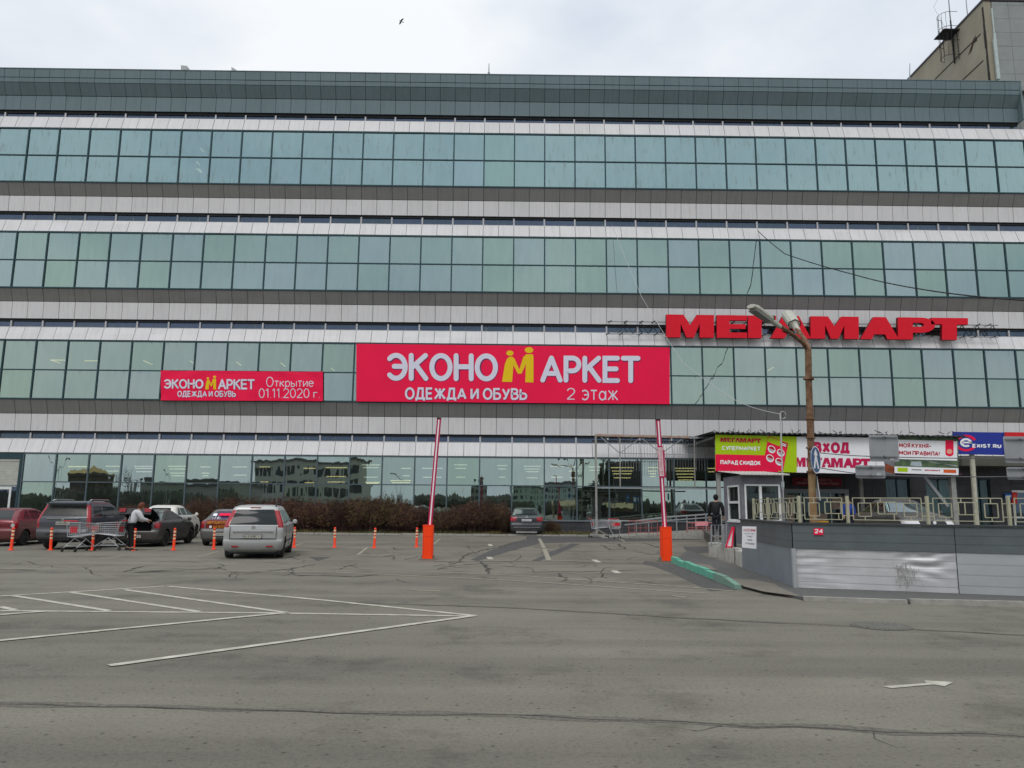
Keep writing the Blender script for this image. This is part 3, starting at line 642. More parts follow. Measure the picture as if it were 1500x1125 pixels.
ORD = 'first second third fourth fifth sixth seventh eighth ninth tenth eleventh twelfth thirteenth fourteenth fifteenth sixteenth seventeenth eighteenth nineteenth twentieth twenty-first twenty-second twenty-third twenty-fourth twenty-fifth twenty-sixth twenty-seventh twenty-eighth'.split()
for lo, hi, where in ((600, 800, 'lit ceiling lights behind the ground floor shop glass'), (400, 600, 'lit tubes behind the glass band beside the banners'), (0, 400, 'small lit tubes behind the topmost glass band')):
    for i, (_, _, t) in enumerate(sorted([q for q in LIT if lo <= q[0] < hi], key=lambda q: (q[1], q[0]))): t['label'] = ORD[i]+' from the left of the '+where
# things on the roof
for (x0, x1, yt, yb, lb, tilt) in ((265, 274, 95.5, 104, 'small pale equipment box on the roof edge, wider of two', 1), (339, 346, 98, 105, 'small pale wedge shaped vent on the roof edge, narrower of two', 4)):
    mb = MB(); q = pxpatch(x0, x1, (yt, yt+tilt), yb+4, YF+1.2); a, b, c, d = q(0, 0), q(1, 0), q(1, 1), q(0, 1)
    mb.poly([a, b, c, d], .6); mb.box(a.x-.05, b.x+.05, a.y-.05, a.y+.65, a.z-.1, a.z+.05)
    tag(mb.build('roof_vent', mat('pale_sheet', (.42, .43, .42), .6)), lb, 'roof vent')
def rod(px, yt, yb, y, lb, r=.035, name='antenna'):
    a = at(px, yb+5, y); b = at(px+.3, yt, y); mb = MB(); mb.tube([a, a.lerp(b, .5), b], [r*1.3, r, r*.7], 6); mb.tube([a, a+Vector((0, 0, .35))], r*2.2, 8)
    tag(mb.build(name, M_gpaint), lb, 'antenna')
rod(716, 93, 108, YF+1, 'thin rod antenna alone on the middle of the roof edge')
rod(1332.5, 93, 117, YF+4, 'thin rod antenna on the roof just left of the concrete tower')

# ------------------------------------------------------------------ tower behind the right end
YT = YF+.7
tw = thing('tower_block', 'tall concrete tower with beige side wall and grey tiled front behind the roof', 'building', (at(1452, 117, YT).x, YT, 0))
tx = at(1452, 117, YT).x; tz = at(1440, 3, YT).z+.1
M_beige = mat('beige_concrete', (.245, .22, .165), .9, 0, .22, .5, bump=.02, col2=(.31, .285, .22))
M_gtile = mat('grey_facing_tile', (.245, .26, .255), .6, 0, .1, .8)
mb = MB()
mb.box(0, .5, .02, .25, 0, tz); mb.box(0, 14, .25, 40, 0, tz); 
mb.build('side_wall', M_beige, tw)
mb = MB(); z = 0
for j in range(int(tz/1.05)+1):
    for i in range(12):
        xa = .55+i*1.15; z0 = j*1.05; z1 = min(z0+1.05, tz-.05)
        if z1 > z0: mb.box(xa+.008, xa+1.142, .0+random.uniform(0, .01), .2, z0+.008, z1-.008)
mb.box(.55, 14, .1, .25, 0, tz-.02, 1); mb.build('tiled_front', [M_gtile, mat('tile_joint', (.13, .14, .14), .9)], tw)
mb = MB(); mb.box(.40, .56, -.12, .05, 0, 34.5); mb.box(.30, .52, -.2, -.05, 31.0, 34.0); mb.box(.46, .56, -.06, .05, 34.5, tz-.6)
mb.build('drainpipe', mat('pale_zinc', (.40, .45, .44), .5, .3), tw)
mb = MB(); mb.box(-.06, 14, -.05, 40, tz, tz+.15); mb.build('roof_edge', mat('dark_flashing', (.055, .045, .06), .6), tw)
mb = MB()
for zz in (tz-2.15, tz-4.2, tz-6.4): mb.box(-.02, .05, .6, 40, zz-.045, zz+.045)
mb.box(-.02, .05, 17.3, 17.4, 0, tz-2.2)
zz = tz-.4
while zz > 26: mb.box(-.03, .1, .04+random.uniform(0, .05), .20+random.uniform(0, .08), zz-.6, zz); zz -= .62
for yy, zz in ((9, tz-4.2), (13, tz-4.25), (3, tz-6.45), (1.2, tz-2.2), (17.3, tz-2.2)): mb.box(-.025, .05, yy-.15, yy+.15, zz-.15, zz+.12)
mb.build('wall_joints', mat('dark_sealant', (.035, .032, .03), .9), tw)
def side_pt(px, py):                      # pixel on the tower's side wall plane
    d = ray(px, py); t = (tx-.02)/d.x; return Vector((0, d.y*t-YT, CAM_Z+d.z*t))
p = side_pt(1424, 67); mb = MB(); mb.poly([p+Vector((-.03, a, b)) for a, b in ((-.5, .5), (-.1, .3), (.5, -.4), (.1, -.3))], .01, n=(-1, 0, 0)); mb.build('stain', mat('rust_stain', (.06, .035, .02), .9), tw)
# ladder cage with landing
pa = side_pt(1399, 53); mb = MB(); zl = tz-.25
yy = pa.y
for k in range(4):
    zz = zl-2.0+k*1.15
    mb.tube([(-.62+.55*math.cos(t)*1, yy+.55*math.sin(t), zz) for t in [math.pi/2+math.pi*i/10 for i in range(11)]]+[(-.05, yy-.55, zz)], .022, 4)
for i in range(7):
    t = math.pi/2+math.pi*i/6; mb.tube([(-.62+.55*math.cos(t), yy+.55*math.sin(t), zl-2.0), (-.62+.55*math.cos(t), yy+.55*math.sin(t), zl+1.45)], .016, 4)
mb.build('cage', M_black, tw)
mb = MB(); mb.box(-1.2, 0, yy-.6, yy+.7, zl-.05, zl+.03); mb.tube([(-.06, yy+.3, zl-2.2), (-.06, yy+.3, zl+1.3)], .06, 6); mb.tube([(-.06, yy-.3, zl-2.2), (-.06, yy-.3, zl+.2)], .03, 5)
for k in range(9): mb.tube([(-.06, yy-.3, zl-2.1+k*.3), (-.06, yy+.3, zl-2.1+k*.3)], .015, 4)
mb.build('ladder', M_black, tw)
mb = MB(); b = Vector((-.06, yy+.3, zl+1.2)); mb.tube([b, b+Vector((0, 0, 4.6))], [.05, .03], 6); mb.lathe([(.0, -.08), (.08, 0), (0, .08)], 8, tuple(b+Vector((0, 0, 3.2)))); mb.tube([b+Vector((0, 0, 3.2)), b+Vector((-1.2, 0, 1.2)), b+Vector((-.4, 0, -.6))], .012, 4)
mb.build('antenna_mast', M_gpaint, tw)
p = side_pt(1412, 34); mb = MB(); mb.tube([(.3, p.y, tz), (.3, p.y, tz+2.0)], [.04, .03], 6); mb.lathe([(0, -.06), (.06, 0), (0, .06)], 8, (.3, p.y, tz+2.0)); mb.build('antenna_mast', M_gpaint, tw)

# ------------------------------------------------------------------ banners and letters on the facade
YB = YF+OG-.14
M_crim = mat('crimson_banner', (.80, .003, .058), .55, 0, .05, .6)
M_yel = mat('banner_yellow', (.74, .50, .004), .55, 0, .03)
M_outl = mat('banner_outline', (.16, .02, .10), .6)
def logo_m(mb, P, mi):
    # two people holding hands, forming the letter m: legs, arms, two round heads
    body = [(.0, 0), (.09, .50), (.16, .66), (.24, .72), (.33, .72), (.40, .66), (.55, .36), (.68, .72), (.78, .80), (.98, .80), (1.0, .74), (1.0, 0), (.74, 0), (.76, .52), (.62, .24), (.50, .24), (.36, .48), (.32, .0)]
    mb.add([P(u, v) for u, v in body], [tuple(range(len(body)))], mi)
    for cx, cy, rx, ry in ((.25, .82, .115, .075), (.86, .92, .135, .085)):
        mb.add([P(cx+rx*math.cos(t), cy+ry*math.sin(t)) for t in [2*math.pi*i/18 for i in range(18)]], [tuple(range(18))], mi)
def banner(name, label, x0, x1, yt, yb, items, ripple=.0):
    q = pxpatch(x0, x1, yt, yb, YB); org = (q(0, 0)+q(1, 0))/2
    t = thing(name, label, 'banner', org, 0)
    nx, nz = 40, 10; mb = MB()
    bend = lambda u, v: Vector((0, ripple*(noise.noise(Vector((u*9, v*2.5, 3)))), 0))
    S = lambda u, v, d=0: q(u, v)-org+bend(u, v)+Vector((0, -d, 0))
    for i in range(nx):
        for j in range(nz): mb.quad(S(i/nx, j/nz), S((i+1)/nx, j/nz), S((i+1)/nx, (j+1)/nz), S(i/nx, (j+1)/nz))
    cl = mb.build('cloth', M_crim, t, smooth='all')
    mb = MB()
    for a, b in ((0, 1),):
        mb.tube([S(0, 0, -.03), S(1, 0, -.03), S(1, 1, -.03), S(0, 1, -.03), S(0, 0, -.03)], .022, 4)
    for i in range(24):
        for v, dz in ((0, -.06), (1, .06)): mb.bar(S((i+.5)/24, v, -.02), S((i+.5)/24, v, -.02)+Vector((0, .06, dz)), .014)
    mb.build('edge_rope', M_black, t)
    tx_ = MB()
    for it in items:
        s, a, b, c, d = it[:5]; bold = it[5] if len(it) > 5 else 0; mi = it[6] if len(it) > 6 else 0
        u = lambda px: (px-x0)/(x1-x0)
        top = lambda px: yt[0]+(yt[1]-yt[0])*u(px); bot = lambda px: yb[0]+(yb[1]-yb[0])*u(px)
        V = lambda px, py: (bot(px)-py)/(bot(px)-top(px))
        def P(uu, vv, dd=.012):
            px = a+(b-a)*uu; lo = d if not isinstance(d, tuple) else d[0]+(d[1]-d[0])*uu; hi = c if not isinstance(c, tuple) else c[0]+(c[1]-c[0])*uu
            return S(u(px), V(px, lo+(hi-lo)*vv), dd)
        if s == 'M': logo_m(tx_, P, 1)
        else:
            rn = len(it) > 7
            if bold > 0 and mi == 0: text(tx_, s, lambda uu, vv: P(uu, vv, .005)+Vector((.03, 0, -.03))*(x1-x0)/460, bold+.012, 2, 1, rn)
            text(tx_, s, P, bold, mi, .8 if rn else 1, rn)
    tx_.build('lettering', [M_lilac, M_yel, M_outl], t)
    return t
banner('shop_banner', 'large crimson banner with white and yellow shop name over the middle of the facade', 522, 981, (503.5, 509), (588, 592),
       [('ЭКОНО', 567, 729, (517, 518), (558, 559), .030, 0, 1), ('M', 735, 781, (508, 509), (559.5, 560.5)), ('АРКЕТ', 791, 938, (521, 521.5), (560.5, 561.5), .030, 0, 1),
        ('ОДЕЖДА И ОБУВЬ', 593, 772, (567.5, 569), (585.5, 586), .028), ('2', 830, 842, 568.5, 585.5, -.010), ('этаж', 852, 905, (571, 571.5), (586.5, 587), -.010)])
banner('shop_banner', 'small crimson banner giving the opening date on the glass at the left', 235.5, 473, (542.5, 544.5), (586.5, 587.5),
       [('ЭКОНО', 240.5, 298, 555.5, 569.5, .030, 0, 1), ('M', 300.5, 316.5, 550.5, 570.5), ('АРКЕТ', 319.5, 373, 555.5, 570.5, .030, 0, 1), ('ОДЕЖДА И ОБУВЬ', 260, 345.5, 572.5, 581.5, .028),
        ('Открытие', 390, 459.5, 552, 567, -.010), ('01.11.2020 г.', 379, 468, 569, 583, -.010)], .05)
# megamart letters on a steel frame
lt = thing('letter_sign', 'row of big red block letters on a steel frame across the facade', 'sign', at(1197, 497, YF-.75))
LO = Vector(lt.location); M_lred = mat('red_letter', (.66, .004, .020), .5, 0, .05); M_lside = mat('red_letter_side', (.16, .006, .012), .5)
YL = YF-.78
G = {'М': [(0, 0), (.0, 1), (.36, 1), (.5, .55), (.64, 1), (1, 1), (1, 0), (.70, 0), (.70, .62), (.58, .0), (.42, .0), (.30, .62), (.30, 0)],
     'Е': [(0, 0), (0, 1), (1, 1), (1, .77), (.42, .77), (.42, .61), (.95, .61), (.95, .40), (.42, .40), (.42, .24), (1, .24), (1, 0)],
     'Г': [(0, 0), (0, 1), (1, 1), (1, .74), (.48, .74), (.48, 0)],
     'А': [(0, 0), (.34, 1), (.66, 1), (1, 0), (.70, 0), (.645, .22), (.355, .22), (.30, 0)],
     'Ѧ': [(0, 0), (.30, 1), (.70, 1), (1, 0), (.66, 0), (.60, .20), (.75, .32), (.56, .36), (.5, .62), (.44, .36), (.25, .32), (.40, .20), (.34, 0)],
     'Т': [(.30, 0), (.30, .70), (0, .70), (0, 1), (1, 1), (1, .70), (.70, .70), (.70, 0)]}
def p_outline():
    o = [(0, 0), (0, 1), (.62, 1)]+[(.62+.38*math.sin(t), .655+.345*math.cos(t)) for t in [math.pi*i/10 for i in range(1, 10)]]+[(.62, .31), (.40, .31), (.40, 0)]
    return o
def letter(ch, P, mb, mi=0, th=None):
    if ch == 'Р':
        o = p_outline(); inner = [(.40, .58), (.40, .76), (.60, .76)]+[(.60+.10*math.sin(t), .67+.09*math.cos(t)) for t in (.8, 1.57, 2.35)]+[(.60, .58)]
        # outline with a slit so that the bowl stays open
        o = o[:-2]+[(.40, .31), (.40, .58)]+inner[::-1][:-1]+[(.40, .58+.0)]
        body = [(0, 0), (0, 1), (.40, 1), (.40, 0)]; pts = []
        bowl_o = [(.40, 1), (.62, 1)]+[(.62+.38*math.sin(t), .655+.345*math.cos(t)) for t in [math.pi*i/10 for i in range(1, 10)]]+[(.62, .31), (.40, .31)]
        bowl_i = [(.40, .76), (.60, .76)]+[(.60+.10*math.sin(t), .67+.09*math.cos(t)) for t in [math.pi*i/10 for i in range(1, 10)]]+[(.60, .58), (.40, .58)]
        polys = [body]+[[bowl_o[i], bowl_o[i+1], bowl_i[i+1], bowl_i[i]] for i in range(len(bowl_o)-1)]
    else: polys = [G[ch]]
    for pl in polys:
        pts = [P(u, v) for u, v in pl]
        if th: mb.poly(pts, th, mi=mi)
        else: mb.add(pts, [tuple(range(len(pts)))], mi)
for ch, x0, x1 in (('М', 976, 1046), ('Е', 1050, 1094.5), ('Г', 1096, 1137), ('Ѧ', 1129, 1188), ('М', 1187.5, 1258), ('А', 1260.5, 1317), ('Р', 1315.5, 1370), ('Т', 1364, 1418)):
    tt = lambda x: 460.5+(x-976)/442*5.5; bb = lambda x: 494+(x-976)/442*4
    P = pxpatch(x0, x1, (tt(x0), tt(x1)), (bb(x0), bb(x1)), YL)
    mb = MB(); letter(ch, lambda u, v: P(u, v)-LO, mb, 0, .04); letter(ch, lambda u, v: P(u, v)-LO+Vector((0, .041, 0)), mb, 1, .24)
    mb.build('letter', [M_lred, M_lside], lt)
mb = MB()
for py in ((471, 476), (489, 493.5)):
    mb.bar(at(888, py[0], YF-.42)-LO, at(1462, py[1]+.5, YF-.42)-LO, .06, .05)
    for i in range(26):
        x = 890+i*22.5+random.uniform(-4, 4); p = at(x, py[0]+(py[1]-py[0])*(x-888)/570, YF-.42)-LO; mb.bar(p, p+Vector((.0, .45, -.0)), .035); mb.bar(p+Vector((-.12, -.04, -.06)), p+Vector((.12, -.04, .06)), .05, .05, 1)
for i in range(50):
    x = 905+i*11.2; a, b = (472, 489) if i % 2 else (489, 472); k = (x-888)/570*4.5
    mb.bar(at(x, a+k, YF-.30)-LO, at(x+11.2, b+k, YF-.30)-LO, .035, .035, 1)
mb.build('mounting_frame', [M_gpaint, M_black], lt)

# ------------------------------------------------------------------ entrance canopy with its sign boards
YC = 41.0
M_pole = mat('pale_steel_post', (.27, .27, .25), .6, .1, .2, 4)
M_lime = mat('lime_print', (.37, .55, .003), .5, 0, .04)
cn = thing('entrance_canopy', 'entrance canopy with a dark corrugated roof carried on thin steel posts', 'canopy', (at(1225, 700, YC).x, YC, TZ))
CO = Vector(cn.location)
zt = at(1225, 637, YC).z; xl = at(1046, 640, YC).x; xr = at(1406, 640, YC).x
mb = MB(); nx = 150; zsl = .35
def rz(u, y): return zt+.05+.045*math.sin(u*nx*2*math.pi/3.0)+(y-YC+.4)*.02-u*.10
for i in range(nx):
    u0, u1 = i/nx, (i+1)/nx; a = xl-.25+(xr-xl+.45)*u0; b = xl-.25+(xr-xl+.45)*u1; j = random.uniform(-.012, .02)
    for y0, y1 in ((YC-.4, YC+2), (YC+2, YF-.05)):
        mb.quad(Vector((a, y0, rz(u0, y0)+j))-CO, Vector((b, y0, rz(u1, y0)+j))-CO, Vector((b, y1, rz(u1, y1)+j))-CO, Vector((a, y1, rz(u0, y1)+j))-CO)
    mb.quad(Vector((a, YC-.4, rz(u0, YC-.4)+j))-CO, Vector((b, YC-.4, rz(u1, YC-.4)+j))-CO, Vector((b, YC-.4, rz(u1, YC-.4)-.05))-CO, Vector((a, YC-.4, rz(u0, YC-.4)-.05))-CO)
for k in range(26):      # rubbish and leaves caught on the roof edge
    u = random.random(); x = xl+(xr-xl)*u; mb.tube([Vector((x, YC-.38, zt+.06))-CO, Vector((x+random.uniform(-.3, .3), YC-.3, zt+random.uniform(.12, .26)))-CO], .02, 4)
mb.build('corrugated_roof', mat('dark_slate_sheet', (.040, .042, .042), .8, 0, .4, 4), cn)
mb = MB(); mb.box(xl-CO.x, xr-CO.x, .12, 6.0, zt-CO.z-.25, zt-CO.z-.12); mb.build('ceiling', mat('canopy_ceiling', (.14, .14, .14), .8), cn)
zb_ = at(1225, 691, YC).z
for px, w in ((1053.5, .10), (1398, .13)):
    p = at(px, 730, YC+.3); mb = MB(); mb.box(p.x-w-CO.x, p.x+w-CO.x, .25, .25+2*w, 0, zt-CO.z-.1); mb.build('post', M_pole, cn)
for px in (1120, 1262):
    p = at(px, 730, YC+4.5); mb = MB(); mb.box(p.x-.1-CO.x, p.x+.1-CO.x, 4.4, 4.6, 0, zt-CO.z-.1); mb.build('post', M_pole, cn)
mb = MB(); mb.bar(at(1352, 696, YC+.5)-CO, at(1388, 742, YC+.5)-CO, .16); mb.build('brace', M_gpaint, cn)
mb = MB(); mb.box(xl-CO.x, xr-CO.x, .05, .15, zb_-CO.z-.12, zb_-CO.z-.02); mb.box(xl-CO.x, xr-CO.x, .05, .15, zt-CO.z-.3, zt-CO.z-.16); mb.build('beam', mat('dark_purple_steel', (.06, .018, .03), .6), cn)

def board(name, label, cat, x0, x1, yt, yb, y, m_back, frame_m, paint, th=.06):
    q = pxpatch(x0, x1, yt, yb, y); org = (q(0, 0)+q(1, 0))/2
    t = thing(name, label, cat, org, 0)
    mb = MB(); mb.poly([q(0, 0)-org, q(1, 0)-org, q(1, 1)-org, q(0, 1)-org], th); mb.build('panel', m_back, t); mb = MB(); mb.poly([q(u, v)-org+Vector((0, th+.003, 0)) for u, v in ((0, 0), (1, 0), (1, 1), (0, 1))], .02); mb.build('back_sheet', M_gpaint, t)
    if frame_m:
        mb = MB(); P = lambda u, v: q(u, v)-org
        for a, b in (((0, 0), (1, 0)), ((1, 0), (1, 1)), ((1, 1), (0, 1)), ((0, 1), (0, 0))): mb.bar(P(*a), P(*b), .05, .05)
        mb.build('rim', frame_m, t)
    L = [0]
    def S(u, v, k=1): return q(u, v)-org+Vector((0, -.004*k-.002, 0))
    paint(t, S)
    return t
def shape(t, S, pts, m, k=1, name='printed_field'):
    mb = MB(); mb.add([S(u, v, k) for u, v in pts], [tuple(range(len(pts)))]); return mb.build(name, m, t)
def ltxt(t, S, items, mats, name='lettering'):
    mb = MB()
    for s, u0, u1, v0, v1, bold, mi, k in items:
        text(mb, s, lambda a, b: S(u0+(u1-u0)*a, v0+(v1-v0)*b, k), bold, mi)
    return mb.build(name, mats, t)
def mega(mb, S, u0, u1, v0, v1, k, mi=0):
    ws = (('М', 0, .150), ('Е', .165, .265), ('Г', .28, .365), ('Ѧ', .36, .49), ('М', .485, .64), ('А', .645, .78), ('Р', .77, .89), ('Т', .88, 1))
    for ch, a, b in ws:
        letter(ch, lambda x, y: S(u0+(u1-u0)*(a+(b-a)*x), v0+(v1-v0)*y, k), mb, mi)
M_redp = mat('red_print', (.78, .004, .055), .5, 0, .04); M_darkred = mat('dark_red_print', (.42, .012, .03), .5, 0, .05)
M_mag = mat('crimson_print', (.50, .008, .075), .5)
def paint_green(t, S):
    shape(t, S, [(0, 0), (.78, 0), (.715, .46), (0, .46)], M_redp, 1, 'red_field')
    mb = MB(); mega(mb, S, .06, .56, .80, .92, 2, 0); mb.build('shop_name', M_darkred, t)
    ltxt(t, S, [('СУПЕРМАРКЕТ', .08, .55, .58, .69, .035, 0, 2), ('ПАРАД СКИДОК', .06, .555, .18, .30, .055, 0, 2)], [M_whitep])
    # tilted discount leaflet
    def F(u, v): return S(.585+.245*u+.065*v, .20-.20*u+.80*v+.0*u, 3)
    mb = MB(); mb.add([F(0, 0), F(1, 0), F(1, 1), F(0, 1)], [(0, 1, 2, 3)], 0)
    F4 = lambda u, v: F(u, v)+Vector((0, -.004, 0)); F5 = lambda u, v: F(u, v)+Vector((0, -.008, 0))
    mb.add([F4(.02, .80), F4(.62, .80), F4(.64, .98), F4(.02, .98)], [(0, 1, 2, 3)], 1)
    mb.add([F4(.66, .82), F4(.98, .82), F4(.98, .99), F4(.68, .99)], [(0, 1, 2, 3)], 2)
    mb.add([F5(.72, .86), F5(.92, .86), F5(.92, .89), F5(.72, .89)], [(0, 1, 2, 3)], 3); mb.add([F5(.72, .91), F5(.92, .91), F5(.92, .94), F5(.72, .94)], [(0, 1, 2, 3)], 3)
    for cx, cy in ((.27, .60), (.73, .60), (.27, .29), (.73, .29)):
        mb.add([F4(cx+.19*math.cos(a), cy+.125*math.sin(a)) for a in [2*math.pi*i/20 for i in range(20)]], [tuple(range(20))], 3)
        mb.add([F5(cx+.15*math.cos(a), cy+.10*math.sin(a)) for a in [math.pi*i/10 for i in range(11)]], [tuple(range(11))], 2)
        for dy in (-.03, -.06): mb.add([F5(cx-.11, cy+dy), F5(cx+.11, cy+dy), F5(cx+.11, cy+dy+.018), F5(cx-.11, cy+dy+.018)], [(0, 1, 2, 3)], 4)
    mb.build('leaflet_picture', [M_redp, M_lime, M_darkred, M_whitep, mat('grey_print', (.25, .25, .27), .6)], t)
board('shop_sign', 'lime and red sign board with a tilted leaflet picture on the canopy', 'sign', 1048, 1167, (636.5, 639.5), (690, 692), YC-.08, M_lime, None, paint_green)
def paint_white(t, S):
    shape(t, S, [(0, 0), (.0, 1), (.045, 1), (-.045+.03, 0)], M_lime, 1, 'green_edge')
    ltxt(t, S, [('ВХОД', .255, .685, .55, .86, .075, 0, 2)], [M_mag])
    mb = MB(); mega(mb, S, .02, .93, .16, .42, 2); mb.build('shop_name', M_mag, t)
board('shop_sign', 'white sign board reading entrance in crimson over the doors', 'sign', 1161, 1283, (639.5, 641), (692, 694.5), YC-.06, M_whitep, None, paint_white)
M_photo = mat('kitchen_photo', (.03, .05, .045), .5, 0, .5, 2.2, col2=(.13, .20, .09))
def paint_kitchen(t, S):
    shape(t, S, [(.0, .38), (.98, .38), (.98, .90), (.0, .90)], M_whitep, 1, 'white_field'); shape(t, S, [(-.02, .0), (1, .0), (1, .18), (-.02, .18)], M_whitep, 1, 'sponsor_strip')
    shape(t, S, [(.30, .2), (.42, .2), (.40, .33), (.25, .32), (.23, .22)], mat('mug_print', (.36, .42, .45), .4), 1, 'mug_picture')
    shape(t, S, [(.45, .37), (.98, .22), (.98, .26), (.62, .30)], mat('bowl_print', (.3, .31, .32), .4), 1, 'bowl_picture')
    ltxt(t, S, [('МОЯ КУХНЯ–', .05, .56, .69, .81, .045, 0, 2), ('МОИ ПРАВИЛА!', .05, .70, .49, .61, .045, 0, 2)], [M_darkred])
    shape(t, S, [(.79+.065+.065*math.cos(a), .57+.08*math.sin(a)) for a in [math.pi+math.pi*i/12 for i in range(13)]]+[(.92, .92), (.79, .92)], M_redp, 2, 'badge')
    shape(t, S, [(.855+.045*math.cos(a), .62+.065*math.sin(a)) for a in [2*math.pi*i/16 for i in range(16)]], mat('badge_ring', (.75, .35, .25), .5), 3, 'badge')
    shape(t, S, [(.03, .04), (.19, .04), (.19, .15), (.03, .15)], M_lime, 2, 'sponsor_mark'); shape(t, S, [(.76, .05), (.96, .05), (.96, .14), (.76, .14)], mat('orange_print', (.6, .10, .02), .5), 2, 'sponsor_mark')
    mb = MB(); mega(mb, S, .46, .71, .085, .12, 2); mb.build('sponsor_mark', M_darkred, t)
    shape(t, S, [(.25, .09), (.41, .09), (.41, .12), (.25, .12)], mat('grey_print', (.25, .25, .27), .6), 2, 'sponsor_mark')
board('advert_board', 'kitchen advert board with red slogan on white at the right end of the canopy', 'sign', 1312, 1404, (638.5, 641), (693, 696), YC-.10, M_photo, None, paint_kitchen)
def paint_mid(t, S):
    shape(t, S, [(.0, .12), (.5, .12), (.3, .55), (0, .55)], M_whitep, 1, 'white_field'); shape(t, S, [(.36, .1), (.98, .02), (.98, .2), (.5, .3)], mat('food_print', (.20, .05, .02), .6, 0, .5, 6), 2, 'food_picture')
board('advert_board', 'narrow grey advert board between the white sign and the kitchen advert', 'sign', 1283.5, 1311.5, (641, 642), (694.5, 695.5), YC-.05, mat('advert_grey', (.16, .16, .17), .5, 0, .5, 1.5), None, paint_mid)
# blue sign beside the canopy, carried by its own post
M_blue = mat('navy_sign', (.018, .035, .27), .45, 0, .04)
def paint_blue(t, S):
    def ring(cx, cy, r0, r1, a0, a1, m, k, n=24, ax=1.0):
        mb = MB(); A = [a0+(a1-a0)*i/n for i in range(n+1)]; asp = .58
        for i in range(n):
            P = lambda r, a: S(cx+r*asp*math.cos(a), cy+r*math.sin(a), k)
            mb.quad(P(r0, A[i]), P(r1, A[i]), P(r1, A[i+1]), P(r0, A[i+1]))
        mb.build('emblem', m, t)
    ring(.25, .50, .27, .37, R(25), R(335), M_redp, 1); ring(.25, .52, .11, .20, R(0), R(310), M_whitep, 2)
    shape(t, S, [(.17, .49), (.365, .49), (.365, .56), (.17, .56)], M_whitep, 2, 'emblem')
    ltxt(t, S, [('EXIST.RU', .37, .93, .30, .47, .065, 0, 2)], [M_whitep])
board('shop_sign', 'navy blue sign board with white letters and red ring emblem', 'sign', 1396, 1472, (632.5, 633.5), (665, 666.5), YC+2.6, M_blue, None, paint_blue)
def paint_rd(t, S):
    shape(t, S, [(.02, .62), (.10, .30), (.14, .62)], M_whitep, 1, 'lettering')
board('shop_sign', 'plain red sign board at the right edge beside the navy blue sign', 'sign', 1472.5, 1540, (633, 634), (667, 668), YC+2.5, mat('bright_red_sign', (.55, .015, .02), .5, 0, .05), None, paint_rd)
mb = MB(); b = at(1429, 790, YC+2.9); p0 = Vector((at(1424, 666, YC+2.9).x, YC+2.9, at(1424, 640, YC+2.9).z)); p1 = Vector((at(1430.5, 770, YC+2.9).x, YC+2.9, TZ-.1))
mb.tube([p1, p0], .14, 10); mb.box(p1.x-.25, p1.x+.25, p1.y-.25, p1.y+.25, TZ-.1, TZ+.04)
tag(mb.build('sign_post', mat('cream_paint', (.46, .45, .36), .6, 0, .15, 5)), 'cream round steel post holding up the navy blue sign', 'post')
# lintel bands under the blue sign
mb = MB(); a = at(1404, 668, YC+4.5); b_ = at(1470, 683, YC+4.5); mb.box(a.x, a.x+9, YC+4.2, YF-.6, b_.z, a.z); tag(mb.build('porch_lintel', mat('olive_sheet', (.13, .13, .11), .7)), 'olive grey porch lintel behind the navy blue sign', 'lintel')
# red board over the doors
def paint_door(t, S): ltxt(t, S, [('ДАРИМ РАДОСТЬ', .22, .80, .58, .86, .012, 0, 1), ('ПРИЯТНЫХ ПОКУПОК!', .08, .94, .14, .44, .014, 0, 1)], [mat('pink_print', (.42, .22, .22), .6)])
board('door_sign', 'dull red sign wishing pleasant shopping above the entrance doors', 'sign', 1161, 1233, (699, 700), (711, 712.5), YF-.62, mat('dull_red_sign', (.16, .012, .02), .6), None, paint_door)
# small blue and red signs by the right-hand door
def paint_s1(t, S): shape(t, S, [(.1, .4), (.9, .4), (.9, .6), (.1, .6)], M_whitep, 1, 'lettering')
board('door_sign', 'small plain blue sign on the wall beside the white door at the right', 'sign', 1472, 1482, 722.5, 731, YF-.55, mat('blue_sign', (.01, .10, .35), .5), None, paint_s1)
def paint_s2(t, S): shape(t, S, [(.5+.3*math.cos(a), .5+.3*math.sin(a)) for a in [2*math.pi*i/14 for i in range(14)]], mat('orange_print', (.6, .10, .02), .5), 1, 'emblem')
board('door_sign', 'small red and orange sign by the white door at the right', 'sign', 1482.5, 1490, 721, 738, YF-.53, mat('bright_red_sign', (.55, .015, .02), .5), None, paint_s2)

# ------------------------------------------------------------------ bare steel frame left of the canopy
sf = thing('steel_frame', 'bare rusty steel canopy frame with thin rods in front of the shop glass', 'frame', (at(960, 760, 43.5).x, 43.5, 0)); SO = Vector(sf.location)
A = lambda px, py, y=43.5: at(px, py, y)-SO
mb = MB(); mb.bar(A(872, 637.5), A(1010, 640.5), .14, .12); mb.build('beam', mat('rusty_beam', (.33, .15, .10), .8, 0, .3, 3, col2=(.36, .34, .30)), sf)
mb = MB(); mb.bar(A(1010, 641.5), A(1046, 640.5), .12, .1); mb.bar(A(868, 646, 46.5), A(1046, 648, 46.5), .16, .12, 1); mb.bar(A(874, 714.5), A(1050, 716), .08); mb.bar(A(908, 664), A(1018, 666), .035)
for x in range(888, 1046, 19): mb.bar(A(x, 638), A(x-2, 648, 46.5), .06)
for a, b in (((880, 640), (908, 664)), ((908, 664), (936, 643)), ((940, 642), (968, 663)), ((972, 662), (998, 644))): mb.bar(A(*a), A(*b), .045)
for x in range(912, 1040, 4): mb.tube([A(x, 647), A(x+.3, 690)], .012, 3, cap=False)
mb.build('rods', [M_gpaint, M_black], sf)
